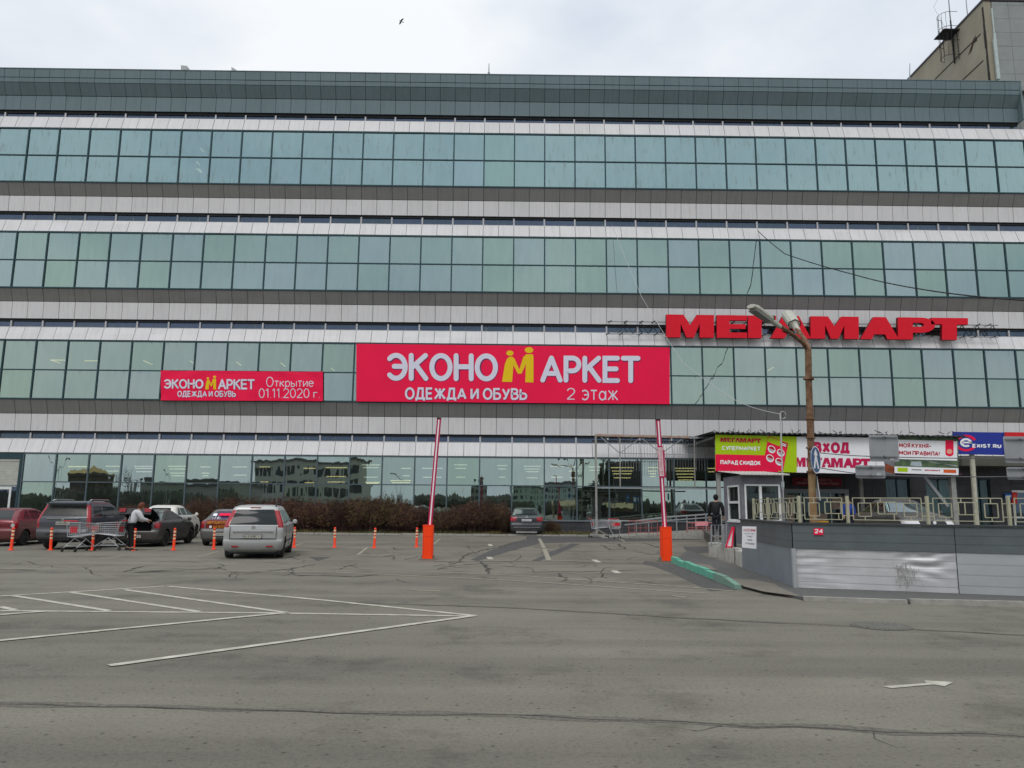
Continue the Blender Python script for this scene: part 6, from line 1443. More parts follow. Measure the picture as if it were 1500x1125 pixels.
# ---- white hatchback behind it
whitec = mat('white_car_paint', (.68, .67, .62), .35, .0, .05, 3, coat=.4, dirt=(DUST, .25, .9, .6))
LW = [(r[0]*1.10, *r[1:]) for r in HB]
wc = car('white_hatchback', 'white hatchback with a lettered rear window parked beyond the open boot', gnd(222, 793)+Vector((-.35, 1.0, 0)), R(95), whitec, LW, {'at': ((.85, .33), (3.5, .33))},
    [('tail_lamp', M_tail, lambda s, x, y, z: s == 'rcl' and .85 < z < 1.1), ('tail_lamp', M_tail, lambda s, x, y, z: s == 'rcr' and .85 < z < 1.1), ('rear_window', M_cglass, lambda s, x, y, z: s == 'rear' and 1.17 < z < 1.52), ('side_window', M_cglass, side_glass(1.17, 1.53, .62, (1.25, 2.0), (.45, -.8, 3.25))), ('windscreen', M_cglass, lambda s, x, y, z: s in ('front', 'fcl', 'fcr') and 1.2 < z < 1.56)])
mb = MB(); text(mb, 'ЛАВКА', lambda u, v: (.42+.18*v-.10, -.02-.36*u, 1.26+.13*v), .02); mb.build('window_lettering', M_whitep, wc)
for s in (-1, 1): mirror(wc, 3.0, s*.87, 1.2, whitec, s); handle(wc, 1.5, s*.876, 1.0, M_black); handle(wc, 2.4, s*.876, 1.0, M_black)
plate(wc, .05, .80, txt='Е 905 УХ')
# ---- taxi covered in adverts
M_taxi = mat('grey_taxi_paint', (.13, .13, .13), .35, .2, .08, 3, coat=.4, dirt=(DUST, .25, 1.0, .6)); M_ad = mat('advert_wrap', (.12, .010, .014), .45, 0, .5, 3, col2=(.17, .022, .014))
M_adwin = mat('advert_window', (.03, .035, .10), .3, 0, .6, 3, col2=(.09, .02, .05))
LT = [(r[0]*1.03, *r[1:]) for r in SED]
tx_c = car('advert_taxi', 'dark car with orange and red adverts over its boot and rear window', gnd(318, 801)+Vector((-.05, .5, 0)), R(99), M_taxi, LT, {'at': ((.85, .30), (3.4, .30))},
    [('boot_advert', M_ad, lambda s, x, y, z: s == 'rear' and .70 < z < 1.06 and abs(y) < .66), ('rear_window', M_adwin, lambda s, x, y, z: s == 'rear' and 1.08 < z < 1.43)]+[p for p in sedan_parts(.70, 1.0) if p[0] != 'rear_window'])
M_oy = mat('orange_lettering', (.75, .34, .02), .5)
mb = MB(); text(mb, 'АВТОШКОЛА', lambda u, v: (.030, .60-.80*u, .90+.11*v), .01); mb.build('boot_lettering', M_oy, tx_c)
mb = MB(); text(mb, 'КАТЕГОРИЯ В', lambda u, v: (.020, .34-.76*u, .73+.10*v), .01); mb.build('boot_lettering', M_oy, tx_c)
mb = MB(); text(mb, '+7 913 51 76 48', lambda u, v: (.50+.17*v, .52-1.02*u, 1.09+.095*v), .01); mb.build('window_lettering', M_whitep, tx_c)
mb = MB(); mb.quad((.66, .52, 1.22), (.66, .36, 1.22), (.83, .36, 1.32), (.83, .52, 1.32)); mb.build('window_sticker', M_whitep, tx_c)
mb = MB(); mb.quad((.66, .26, 1.23), (.66, -.40, 1.23), (.85, -.38, 1.33), (.85, .28, 1.33)); mb.build('window_sticker', M_redp, tx_c)
mb = MB(); mb.lathe([(.055, 0), (.055, -.004), (0, -.005)], 14, (.02, .45, .78), 'x', 0); mb.build('boot_emblem', M_whitep, tx_c)
plate(tx_c, .0, .48, txt='Н 517 АТ'); 
for s in (-1, 1): mirror(tx_c, 3.0, s*.86, 1.08, M_taxi, s)
# ---- grey sedan parked at the far kerb
gs = mat('slate_paint', (.035, .040, .050), .28, .3, .06, 3, coat=.5, dirt=(DUST, .25, .9, .5))
fs_ = car('grey_sedan', 'dark slate sedan parked nose to the hedge with its tail lamps towards the lane', gnd(771.5, 785.5)+Vector((0, .2, 0)), R(90.5), gs, SED, {'at': ((.95, .31), (3.6, .31))},
    [('tail_lamp', M_tail, lambda s, x, y, z: (s == 'rcl' or (s == 'rear' and y > .52)) and .78 < z < .97), ('tail_lamp', M_tail, lambda s, x, y, z: (s == 'rcr' or (s == 'rear' and y < -.52)) and .78 < z < .97)]+sedan_parts(.1, .11)[2:])
plate(fs_, .015, .82, txt='М 042 ОК', m=mat('white_plate', (.6, .6, .6), .5)); mb = MB(); mb.box(.03, .09, -.48, .48, .93, .965); mb.build('boot_strip', M_chrome, fs_); emblem(fs_, .10, 1.0, 'disc')
for s in (-1, 1): mirror(fs_, 3.0, s*.89, 1.02, gs, s)
mb = MB(); mb.box(-.008, .1, -.7, .7, .44, .46); mb.box(.0, .2, -.55, .55, .16, .24); mb.build('bumper_trim', M_chrome, fs_)
# ---- car on the terrace, facing the street
ts = mat('dark_olive_paint', (.075, .070, .065), .28, .3, .06, 3, coat=.5, dirt=(DUST, .25, .9, .4))
LTC = [list(r) for r in SED]
for r, (z_, x_) in zip(LTC[8:], ((1.07, 3.12), (1.25, 2.82), (1.43, 2.50), (1.50, 2.28), (1.53, 2.05))): r[0] = z_; r[2] = x_
tc_ = at(1366, 760, 27.8)
tcar = car('terrace_car', 'dark car facing the street on the terrace behind the cream railing', (tc_.x, tc_.y+4.4, TZ), R(-91), ts, LTC, {'at': ((.95, .31), (3.6, .31))}, [p if p[0] != 'windscreen' else (p[0], M_wscreen, p[2]) for p in sedan_parts(.74, .96)[:-1]]+[('headlight', M_tailw, lambda s, x, y, z: s in ('fcl', 'fcr') and .60 < z < .80), ('grille', M_black, lambda s, x, y, z: s == 'front' and .50 < z < .76 and abs(y) < .45)])
plate(tcar, 4.48, .44, txt='В 318 НК', m=mat('white_plate', (.6, .6, .6), .5))
mb = MB(); mb.lathe([(.055, 0), (.055, .012), (0, .014)], 14, (4.40, 0, .72), 'x'); mb.build('emblem', M_whitep, tcar)
mb = MB(); mb.box(4.28, 4.47, -.62, .62, .53, .56); mb.build('bumper_trim', M_chrome, tcar)
for s in (-1, 1): mirror(tcar, 3.0, s*.87, 1.05, ts, s)

# ------------------------------------------------------------------ people
def skin_mesh(name, pts, edges, m, parent=None, root=0, sub=2):
    """pts: list of (xyz, rx, ry); grown with a Skin modifier along the edges."""
    me = bpy.data.meshes.new(name); me.from_pydata([p[0] for p in pts], edges, []); me.update()
    o = bpy.data.objects.new(name, me); C.objects.link(o); me.materials.append(m)
    md = o.modifiers.new('skin', 'SKIN'); md.use_smooth_shade = True
    for i, p in enumerate(pts):
        d = me.skin_vertices[0].data[i]; d.radius = (p[1], p[2] if len(p) > 2 else p[1]); d.use_root = i == root
    s = o.modifiers.new('subdivision', 'SUBSURF'); s.levels = sub; s.render_levels = sub
    if parent: o.parent = parent
    return o
M_skin = mat('skin', (.42, .24, .17), .55, 0, .06, 8)
def person(label, loc, rotz, J, top, legs_m, hair_m, shoe_m, jacket_long=.0, bag=None, hat=None, group=None):
    """J: joints in the person's own frame, x forward, y left."""
    t = thing('person', label, 'person', loc, rotz)
    V = {k: Vector(v) for k, v in J.items()}
    P = []; E = []
    def add(v, r, r2=None, fr=None):
        P.append((tuple(v), r, r2 or r)); 
        if fr is not None: E.append((fr, len(P)-1))
        return len(P)-1
    pel = add(V['pelvis'], .105, .085); sp = add(V['spine'], .095, .080, pel); ch = add(V['chest'], .095, .080, sp); nk = add(V['neck'], .055, None, ch); hb = add(V['head']-(V['head']-V['neck'])*.35, .075, .08, nk); hd = add(V['head'], .085, .098, hb); ht = add(V['head']+(V['head']-V['neck']).normalized()*.09, .06, .068, hd)
    f = V['face'].normalized(); add(V['head']+f*.105-(V['head']-V['neck']).normalized()*.02, .014, None, hd)          # nose
    sd = f.cross((V['head']-V['neck']).normalized()).normalized()
    for s in (-1, 1): add(V['head']+sd*s*.098, .016, None, hd)                                                     # ears
    ends = []
    for s in ('l', 'r'):
        sh = add(V['sh_'+s]*.92+V['chest']*.08, .048, None, ch); el = add(V['el_'+s], .036, None, sh); wr = add(V['wr_'+s], .027, None, el)
        d = (V['wr_'+s]-V['el_'+s]).normalized(); side = d.cross(Vector((0, 0, 1))); side = side.normalized() if side.length > .1 else Vector((0, 1, 0)); dn = side.cross(d).normalized()
        pm = add(V['wr_'+s]+d*.05, .034, .018, wr)
        for k, (o_, ln_) in enumerate(((-.027, .066), (-.009, .078), (.009, .074), (.027, .058))):
            b = V['wr_'+s]+d*.085+side*o_; a1 = add(b, .0095, None, pm); a2 = add(b+d*ln_*.55-dn*.008, .0085, None, a1); add(b+d*ln_*.95-dn*.030, .0075, None, a2)
        th = add(V['wr_'+s]+d*.045+side*.036, .011, None, pm); add(V['wr_'+s]+d*.088+side*.055-dn*.012, .009, None, th)
        hp = add(V['hip_'+s], .070, .070, pel); kn = add(V['kn_'+s], .050, None, hp); an = add(V['an_'+s], .040, None, kn); fo = Vector(J.get('toe', (1, 0, 0))); add(V['an_'+s]+fo*.15+Vector((0, 0, -.045)), .038, .03, an)
    skin_mesh('body', P, E, M_skin, t)
    # coat or jumper
    P = []; E = []
    lo = add(V['pelvis']+Vector((0, 0, -.02-jacket_long)), .185, .155); a = add(V['spine'], .18, .15, lo); c = add(V['chest'], .19, .155, a); n_ = add(V['neck']-(V['neck']-V['chest'])*.12, .085, None, c)
    for s in ('l', 'r'):
        cl = add(V['chest']*.45+V['sh_'+s]*.55+Vector((0, 0, .01)), .125, .115, c); sh = add(V['sh_'+s], .098, None, cl); el = add(V['el_'+s], .078, None, sh); add(V['wr_'+s]-(V['wr_'+s]-V['el_'+s])*.03, .056, None, el)
    skin_mesh('jacket', P, E, top, t)
    P = []; E = []
    pl = add(V['pelvis'], .150, .122)
    for s in ('l', 'r'):
        hp = add(V['hip_'+s], .096, None, pl); kn = add(V['kn_'+s], .074, None, hp); add(V['an_'+s]+Vector((0, 0, .03)), .060, None, kn)
    skin_mesh('trousers', P, E, legs_m, t)
    for s in ('l', 'r'):
        fo = Vector(J.get('toe', (1, 0, 0))); mb = MB(); b = V['an_'+s]; rg_ = []
        for u, w, h in ((-.075, .030, .05), (-.06, .042, .075), (0, .046, .085), (.08, .048, .055), (.15, .044, .04), (.185, .02, .025)):
            c0_ = b+fo*u; c0_.z = b.z-.075; sv = Vector((-fo.y, fo.x, 0)); rg_.append([c0_-sv*w, c0_+sv*w, c0_+sv*w*.8+Vector((0, 0, h)), c0_-sv*w*.8+Vector((0, 0, h))])
        for i in range(len(rg_)-1): mb.add(rg_[i]+rg_[i+1], [(j, (j+1) % 4, (j+1) % 4+4, j+4) for j in range(4)])
        mb.add(rg_[0], [(0, 1, 2, 3)]); mb.add(rg_[-1], [(0, 1, 2, 3)]); mb.build('shoe', shoe_m, t, smooth=True)
    # hair or hat: a rounded cap over the back and top of the head
    upv = (V['head']-V['neck']).normalized(); mb = MB(); c0_ = V['head']-f*.028+upv*.022; e1, e2, e3 = (f-upv*f.dot(upv)).normalized(), sd, upv; rows_ = []
    for i in range(9):
        a = math.pi*i/8; rows_.append([c0_+e3*(.128 if hat else .135)*math.cos(a)+(e1*math.cos(b)*.112+e2*math.sin(b)*.106)*math.sin(a)*(1 if math.cos(a) > -.2 or hat is None else .9) for b in [2*math.pi*j/14 for j in range(14)]])
    for i in range(8): mb.add(rows_[i]+rows_[i+1], [(j, (j+1) % 14, 14+(j+1) % 14, 14+j) for j in range(14)])
    mb.build('knitted_hat' if hat else 'hair', hair_m, t, smooth='all')
    if bag: mb = MB(); mb.tube(bag, .012, 5); mb.build('bag_strap', M_black, t)
    # eyes, small and dark
    for s in (-1, 1):
        p = V['head']+f*.088+sd*s*.034+upv*.012; mb = MB(); mb.lathe([(0, -.008), (.008, 0), (0, .008)], 8, tuple(p)); mb.build('eye', M_dark, t)
    return t
# woman bending over the open boot
wl_ = gnd(189, 806.5)
JW = dict(pelvis=(-.05, 0, .90), spine=(.03, 0, 1.08), chest=(.13, 0, 1.27), neck=(.20, 0, 1.42), head=(.27, .0, 1.53), face=(.9, .25, -.35),
          sh_l=(.15, .18, 1.33), el_l=(.26, .26, 1.07), wr_l=(.46, .16, 1.02), sh_r=(.15, -.18, 1.33), el_r=(.28, -.25, 1.08), wr_r=(.50, -.12, 1.05),
          hip_l=(-.05, .09, .86), kn_l=(-.0, .11, .48), an_l=(-.06, .12, .085), hip_r=(-.05, -.09, .86), kn_r=(.03, -.10, .48), an_r=(.04, -.13, .085))
person('woman in white top and black trousers bending towards the open car boot', wl_+Vector((.0, .05, 0)), R(38), JW, mat('white_knit', (.50, .50, .52), .9, 0, .1, 30), mat('black_trousers', (.013, .013, .014), .85), mat('red_brown_hair', (.12, .035, .018), .6, 0, .3, 30), M_black,
       bag=[(.12, .20, 1.44), (.0, .08, 1.36), (-.08, -.06, 1.20), (-.16, -.19, .98)])
# man in black waiting at the booth window
mp_ = at(1050.5, 792, 30.6); 
JM = dict(pelvis=(0, 0, .95), spine=(.0, 0, 1.14), chest=(.02, 0, 1.34), neck=(.035, 0, 1.50), head=(.06, 0, 1.625), face=(1, 0, -.05),
          sh_l=(.01, .20, 1.42), el_l=(.0, .27, 1.14), wr_l=(.06, .27, .90), sh_r=(.01, -.20, 1.42), el_r=(.0, -.27, 1.14), wr_r=(.08, -.26, .90),
          hip_l=(0, .095, .90), kn_l=(.02, .10, .49), an_l=(-.02, .11, .085), hip_r=(0, -.095, .90), kn_r=(.03, -.10, .49), an_r=(.0, -.11, .085))
mm = person('man in black jacket and hat standing left of the grey guard booth', (mp_.x, 30.6, TZ), R(70), JM, mat('black_jacket', (.012, .012, .014), .7, 0, .2, 10), mat('dark_jeans', (.016, .017, .022), .85), mat('black_knit', (.012, .012, .013), .9), M_black, jacket_long=.05, hat=True)
# figure in blue by the entrance
p3 = at(1244, 760, 39.5)
person('person in a blue jacket standing by the entrance doors behind the cream railing', (p3.x, 39.5, TZ), R(-100), JM, mat('blue_jacket', (.02, .05, .26), .7, 0, .15, 10), mat('navy_trousers', (.014, .016, .03), .85), mat('dark_hair', (.03, .02, .015), .7), M_black)

# ------------------------------------------------------------------ small things on the terrace
crowd_rail('barrier_rail', 'grey steel crowd barrier on the concrete blocks beside the booth', 1042, 1058, 769, 801, 24.9, M_gpaint, 3)
crowd_rail('barrier_rail', 'second narrow grey steel barrier between the folded sign and the man in black', 1059.5, 1064, 768, 803, 24.6, M_gpaint, 2)
fo_ = thing('folding_sign', 'folded red and white warning sign leaning against the booth', 'folding sign', at(1068, 803, 24.4)); FO = Vector(fo_.location)
q_ = lambda px, py, y=24.4: at(px, py, y)-FO
mb = MB(); mb.poly([q_(1063, 802), q_(1072, 802), q_(1075, 772), q_(1073, 772)], .02); mb.build('panel', M_whitep, fo_)
mb = MB()
for a, b in (((1063, 802), (1073, 772)), ((1072, 802), (1075, 772)), ((1063, 801), (1072, 801))): mb.bar(q_(*a, 24.37), q_(*b, 24.37), .035)
mb.build('red_rim', M_redp, fo_)
mb = MB(); mb.bar(q_(1076, 803, 24.45), q_(1075, 771, 24.5), .04); mb.bar(q_(1078, 803, 24.6), q_(1076, 771, 24.5), .04); mb.build('legs', M_black, fo_)
def terrace_box(name, label, cat, x0, x1, yt_, yb2, y, m, d=.5, top=None):
    a = at(x0, yb2, y); b = at(x1, yt_, y); z0 = min(a.z, TZ+.02); t = thing(name, label, cat, ((a.x+b.x)/2, y, TZ)); mb = MB(); w = (b.x-a.x)/2; h = b.z-TZ
    mb.add([(-w*.9, 0, 0), (w*.9, 0, 0), (w*.9, d, 0), (-w*.9, d, 0), (-w, 0, h), (w, 0, h), (w, d, h), (-w, d, h)], [(3, 2, 1, 0), (4, 5, 6, 7), (0, 1, 5, 4), (1, 2, 6, 5), (2, 3, 7, 6), (3, 0, 4, 7)]); mb.build('bin_body' if 'bin' in name else 'body', m, t)
    mb = MB(); mb.box(-w-.02, w+.02, -.02, d+.02, h, h+.05); mb.build('lid' if 'bin' in name else 'cover', top or m, t); return t
terrace_box('litter_bin', 'red litter bin on the terrace beside the pink plate', 'bin', 1292, 1302, 761, 775, 38, M_redp)
terrace_box('grit_box', 'yellow box on the terrace at the foot of the lamp post', 'box', 1204, 1213, 765, 778, 33, mat('yellow_box', (.50, .28, .03), .6))
crowd_rail('barrier_rail', 'low barrier rail with a pink plate on the terrace behind the cream railing', 1268, 1290, 765, 782, 36, M_pinkrail, 4, (1270, 1289, 765, 771))

# ------------------------------------------------------------------ hedge and verge below the shop glass
M_twig = mat('dull_red_twigs', (.062, .032, .034), .9, 0, .3, 3, col2=(.100, .060, .052))
M_leaf = mat('autumn_leaves', (.075, .028, .030), .8, 0, .5, 2.5, col2=(.14, .080, .036)); M_leafg = mat('olive_leaves', (.055, .060, .022), .8, 0, .5, 2.5, col2=(.13, .10, .03))
def shrub_mesh(seed, green):
    rd = random.Random(seed); tw = MB(); lf = MB(); H_ = 1.75; rx, ry = 1.0, .75
    for k in range(190):
        a = rd.uniform(0, 6.283); r = math.sqrt(rd.random()); b = Vector((math.cos(a)*rx*.45*r, math.sin(a)*ry*.45*r, 0)); tip = Vector((math.cos(a)*rx*r*1.05+rd.gauss(0, .12), math.sin(a)*ry*r*1.05+rd.gauss(0, .1), H_*(1-.35*r*r)*rd.uniform(.66, 1.22)))
        mid = b.lerp(tip, .5)+Vector((rd.gauss(0, .06), rd.gauss(0, .06), .08)); tw.tube([b, mid, tip], [.013, .009, .004], 3, cap=False)
        for j in range(7):
            u = rd.uniform(.3, .95); p = b.lerp(mid, u*2) if u < .5 else mid.lerp(tip, u*2-1); d = Vector((rd.gauss(0, 1), rd.gauss(0, 1), rd.uniform(.1, 1.1))).normalized()*rd.uniform(.12, .34); tw.tube([p, p+d], [.006, .003], 3, cap=False)
            for q in range(6):
                c = p+d*rd.uniform(.3, 1.1)+Vector((rd.gauss(0, .03), rd.gauss(0, .03), rd.gauss(0, .03))); s = rd.uniform(.02, .045); n1 = Vector((rd.gauss(0, 1), rd.gauss(0, 1), rd.gauss(0, 1))).normalized(); n2 = n1.orthogonal().normalized()
                lf.quad(c-n1*s, c-n2*s*.5, c+n1*s, c+n2*s*.5, 1 if rd.random() < green*(1.5-c.z/H_*.6) else 0)
    return tw, lf
protos = []
for sdv, gr in ((1, .10), (2, .22), (3, .45), (4, .7)):
    tw, lf = shrub_mesh(sdv, gr); t = thing('hedge_shrub', 'x', 'shrub', (0, 0, 0), 0, 'autumn shrubs below the shop glass'); tw.build('branches', M_twig, t); lf.build('foliage', [M_leaf, M_leafg], t); protos.append(t)
sh = []
for px, h, kind in ((182, 1.5, 0), (205, 1.45, 1), (282, 1.75, 0), (303, 1.9, 1), (325, 1.85, 0), (347, 1.95, 0), (369, 1.85, 1), (391, 1.8, 0), (413, 1.95, 0), (435, 1.9, 0), (457, 1.85, 0), (478, 1.8, 1), (499, 1.85, 2), (520, 1.9, 2), (542, 1.95, 2), (563, 2.0, 3), (584, 1.85, 1), (606, 1.6, 0), (627, 1.45, 0), (648, 1.4, 1), (668, 1.55, 1), (690, 1.85, 0), (711, 1.85, 1), (732, 1.7, 2), (744, 1.3, 3), (808, .8, 2), (816, .6, 3), (152, 1.3, 0)):
    sh.append((at(px, 770, 45.6).x, 45.6+random.uniform(-.25, .3), h, kind, px))
used = set()
words = {303: 'wine red shrub behind the roof of the advertising taxi', 325: 'wine red shrub in the gap between the taxi and the silver van', 347: 'wine red shrub behind the left edge of the silver van roof', 369: 'wine red shrub behind the middle of the silver van roof', 391: 'wine red shrub behind the right edge of the silver van roof',
    413: 'wine red shrub just right of the silver van', 435: 'wine red shrub behind the bollard right of the silver van', 457: 'wine red shrub between the van bollard and the next bollard', 478: 'red brown shrub behind the left of the three open bollards', 499: 'olive and red shrub just right of the left open bollard', 520: 'olive and red shrub midway between the left and middle open bollards', 542: 'olive and red shrub behind the middle of the three open bollards',
    584: 'red brown shrub right of the tallest green leaved shrub', 648: 'low wine red shrub just right of the left barrier boom', 668: 'red brown shrub second to the right of the left barrier boom', 690: 'wine red shrub midway between the left barrier boom and slate sedan', 711: 'red brown shrub third to the left of the slate sedan', 732: 'olive and red shrub second to the left of the slate sedan', 282: '', 182: 'low reddish shrub behind the woman, left of the white hatchback', 205: 'reddish shrub hidden mostly by the white hatchback', 282: 'red shrub just right of the white hatchback roof', 808: 'small orange shrub just right of the slate sedan', 816: 'tiny green shrub at the plinth right of the slate sedan', 152: 'low shrub at the far left end of the hedge behind the big four wheel drive', 563: 'green leaved shrub, the tallest in the hedge', 744: 'low green shrub hugging the left side of the slate sedan', 606: 'low dark shrub of the hedge left of the left barrier boom', 627: 'low dark shrub of the hedge right behind the left barrier boom'}
for x, y, h, kind, px in sh:
    o = protos[kind] if kind not in used else copy_thing(protos[kind]); used.add(kind)
    o.location = (x, y, .03); s = h/1.75; o.scale = (s*random.uniform(.9, 1.1), s*.95, s); o.rotation_euler.z = random.uniform(0, 6.28)
    o['label'] = words.get(px, 'dense wine red shrub in the hedge row below the shop glass' if kind in (0, 1) else 'olive and red shrub in the hedge row below the shop glass')
gx0, gx1 = at(-20, 780, 45).x, at(1050, 780, 45).x
mb = MB(); mb.box(gx0-8, gx1-6.2, 44.55, YF-.36, 0, .045); tag(mb.build('verge', mat('verge_soil', (.060, .050, .030), .95, 0, .4, 2)), None, None, kind='structure')
mb = MB(); x = gx0-8
while x < gx1-6.5: mb.box(x+.01, x+.98, 44.40, 44.54, 0, .10+random.uniform(-.015, .008)); x += 1.0
tag(mb.build('kerb', M_conc), None, None, kind='structure')
mb = MB(); rd = random.Random(5)
for k in range(26000):
    x = rd.uniform(gx0-6, gx1-6.4); y = 44.56+rd.random()**1.4*2.4; h = rd.uniform(.06, .26)*(1.2 if noise.noise(Vector((x*.6, y, 0))) > 0 else .7); a = rd.uniform(0, 6.28); w = rd.uniform(.008, .02); d = Vector((rd.gauss(0, .08), rd.gauss(0, .08), h)); b = Vector((x, y, .04)); s = Vector((math.cos(a)*w, math.sin(a)*w, 0))
    mb.add([b-s, b+s, b+d], [(0, 1, 2)], 0 if noise.noise(Vector((x*.8, y*2, 4)))+rd.uniform(-.3, .3) > 0 else 1)
tag(mb.build('verge_grass', [mat('olive_grass', (.070, .080, .025), .9, 0, .3, 2), mat('dry_grass', (.17, .13, .055), .9, 0, .3, 2)]), 'ragged yellow green grass along the foot of the shop front', 'grass', None, 'stuff')

# ------------------------------------------------------------------ bird
bc = at(587.5, 31, 78); bd = thing('bird', 'dark crow gliding across the pale sky', 'bird', bc); bd.rotation_euler = (R(10), R(14), R(-8))
mb = MB(); mb.lathe([(0, -.22), (.03, -.17), (.055, -.06), (.06, .02), (.045, .10), (.035, .14), (.04, .17), (.03, .20), (.008, .235), (0, .26)], 10, (0, 0, 0), 'x')
P = []
for s in (-1, 1):
    W_ = [(-.06, 0), (.07, 0), (.10, .16), (.03, .33), (-.05, .43), (-.09, .36), (-.13, .26), (-.10, .12)]
    pts = [Vector((x, .02*s, s*y)) for x, y in W_]; b = [p+Vector((0, .012, 0)) for p in pts]; n = len(pts)
    mb.add(pts+b, [tuple(range(n)), tuple(range(2*n-1, n-1, -1))]+[(i, (i+1) % n, (i+1) % n+n, i+n) for i in range(n)])
tl = [Vector((-.18, 0, -.02)), Vector((-.18, 0, .02)), Vector((-.33, .0, .07)), Vector((-.34, .0, -.07))]; mb.add(tl+[p+Vector((0, .01, 0)) for p in tl], [(0, 1, 2, 3), (7, 6, 5, 4), (0, 4, 5, 1), (1, 5, 6, 2), (2, 6, 7, 3), (3, 7, 4, 0)])
bo = mb.build('body', mat('crow_feathers', (.012, .012, .014), .7), bd); bo.rotation_euler = (R(8), R(200), 0)

# ------------------------------------------------------------------ what the shop glass mirrors: the far side of the street
YG = YF+OG
def back(px, py, d):                # point seen mirrored in the glass at virtual depth d
    v = at(px, py, d); return Vector((v.x, 2*YG-v.y, v.z))
M_far = mat('far_render', (.22, .22, .20), .9, 0, .15, .3); M_fdark = mat('far_dark_glass', (.03, .035, .04), .3); M_froof = mat('far_roof', (.10, .095, .09), .9)
def far_block(name, label, px0, px1, pyt, d, depth, m, rows=0, cols=0, roofm=None, ww=.6):
    a, b = back(px0, pyt, d), back(px1, pyt, d); h = a.z; w = b.x-a.x; t = thing(name, label, 'building', ((a.x+b.x)/2, a.y, 0))
    mb = MB(); mb.box(-w/2, w/2, -depth, 0, 0, h); mb.build('wall', m, t)
    if rows:
        for i in range(cols):
            for j in range(rows):
                x0 = -w/2+w*(i+.5-ww/2)/cols; x1 = -w/2+w*(i+.5+ww/2)/cols; z0 = h*(.08+.88*(j+.2)/rows); z1 = h*(.08+.88*(j+.78)/rows); f = MB(); f.box(x0, x1, -.05, .02, z0, z1); f.build('window', M_fdark, t)
    mb = MB(); mb.box(-w/2-.3, w/2+.3, -depth-.3, .3, h, h+.4); mb.build('roof', roofm or M_froof, t); return t
far_block('office_block', 'grey office block across the street mirrored in the shop glass, with a dark lower floor', 372, 525, 677, 165, 14, mat('far_grey_block', (.36, .36, .33), .9), 3, 9)
far_block('warehouse', 'low grey warehouse across the street mirrored in the shop glass behind the silver van', 205, 340, 707, 135, 18, mat('far_warehouse', (.26, .26, .235), .9), 1, 5, None, .12)
far_block('apartment_block', 'pale teal block across the street mirrored in the shop glass above the slate sedan', 745, 880, 714, 190, 14, mat('far_teal', (.30, .36, .34), .9), 4, 12, None, .4)
far_block('tall_house', 'tall dark house across the street mirrored in the glass inside the bare steel frame', 893, 936, 676, 120, 10, mat('far_dark_wall', (.05, .05, .047), .9), 5, 4)
far_block('chimney_house', 'narrow house mirrored in the shop glass right of the left barrier boom', 693, 709, 704, 210, 6, M_far, 4, 2)
hs = far_block('tin_roof_house', 'small brown house with a yellow tin roof mirrored at the left end of the glass', 97, 128, 694, 130, 9, mat('far_brown', (.10, .075, .055), .9), 2, 3)
a, b = back(94, 694, 130), back(131, 694, 130); r_ = back(112, 684, 130); w = (b.x-a.x)/2
mb = MB(); z0 = a.z+.4; z1 = r_.z+.4; mb.add([(-w, .5, z0), (w, .5, z0), (w, -9.5, z0), (-w, -9.5, z0), (-w*.2, -4.5, z1), (w*.2, -4.5, z1)], [(0, 1, 5, 4), (1, 2, 5), (2, 3, 4, 5), (3, 0, 4), (0, 3, 2, 1)]); mb.build('hip_roof', mat('yellow_tin', (.30, .19, .05), .6), hs)
# bare trees
M_bark = mat('dark_bark', (.035, .030, .026), .95)
def bare_tree(label, px, pyt, d, spread=.5, seed=1, leaf=None, nleaf=0):
    p = back(px, pyt, d); H_ = p.z; rd = random.Random(seed); t = thing('tree', label, 'tree', (p.x, p.y, 0)); tr = MB(); cr_ = MB(); lv = MB()
    tr.tube([(0, 0, 0), (.05, 0, H_*.3), (0, .05, H_*.55)], [H_*.022, H_*.017, H_*.010], 7); tr.build('trunk', M_bark, t)
    def br(p_, d_, ln_, r_, n_):
        e = p_+d_*ln_; cr_.tube([p_, p_.lerp(e, .5)+Vector((rd.gauss(0, .04), rd.gauss(0, .04), rd.gauss(0, .03)))*ln_, e], [r_, r_*.75, r_*.5], 4 if n_ > 1 else 3, cap=False)
        if n_ == 0:
            for q in range(nleaf):
                c = e+Vector((rd.gauss(0, .25), rd.gauss(0, .25), rd.gauss(0, .25))); n1 = Vector((rd.gauss(0, 1), rd.gauss(0, 1), rd.gauss(0, 1))).normalized()*.16; n2 = n1.orthogonal()*.6; lv.quad(c-n1, c-n2, c+n1, c+n2)
            return
        for k in range(4 if n_ > 1 else 5):
            nd = (d_+Vector((rd.gauss(0, .55), rd.gauss(0, .55), rd.gauss(.08, .35)))*(spread*1.6)).normalized(); br(p_.lerp(e, rd.uniform(.45, 1)), nd, ln_*rd.uniform(.5, .75), r_*.55, n_-1)
    for k in range(7): z = H_*rd.uniform(.22, .55); a_ = rd.uniform(0, 6.28); br(Vector((0, 0, z)), Vector((math.cos(a_)*spread, math.sin(a_)*spread, 1)).normalized(), H_*rd.uniform(.18, .28), H_*.008, 3)
    cr_.build('crown', M_bark, t)
    if nleaf: lv.build('foliage', leaf, t)
for i, (px, pyt, d, s, lb) in enumerate(((142, 690, 118, .5, 'bare tree mirrored in the shop glass just right of the tin roofed house'), (166, 694, 122, .6, 'bare wide tree mirrored in the shop glass, middle of the three'), (193, 686, 115, .55, 'tall bare tree mirrored in the shop glass above the white hatchback'), (330, 705, 140, .6, 'small bare tree mirrored in the shop glass left of the office block'), (655, 718, 180, .5, 'bare tree mirrored in the glass right of the left barrier boom'))):
    bare_tree(lb, px, pyt, d, s, 10+i)
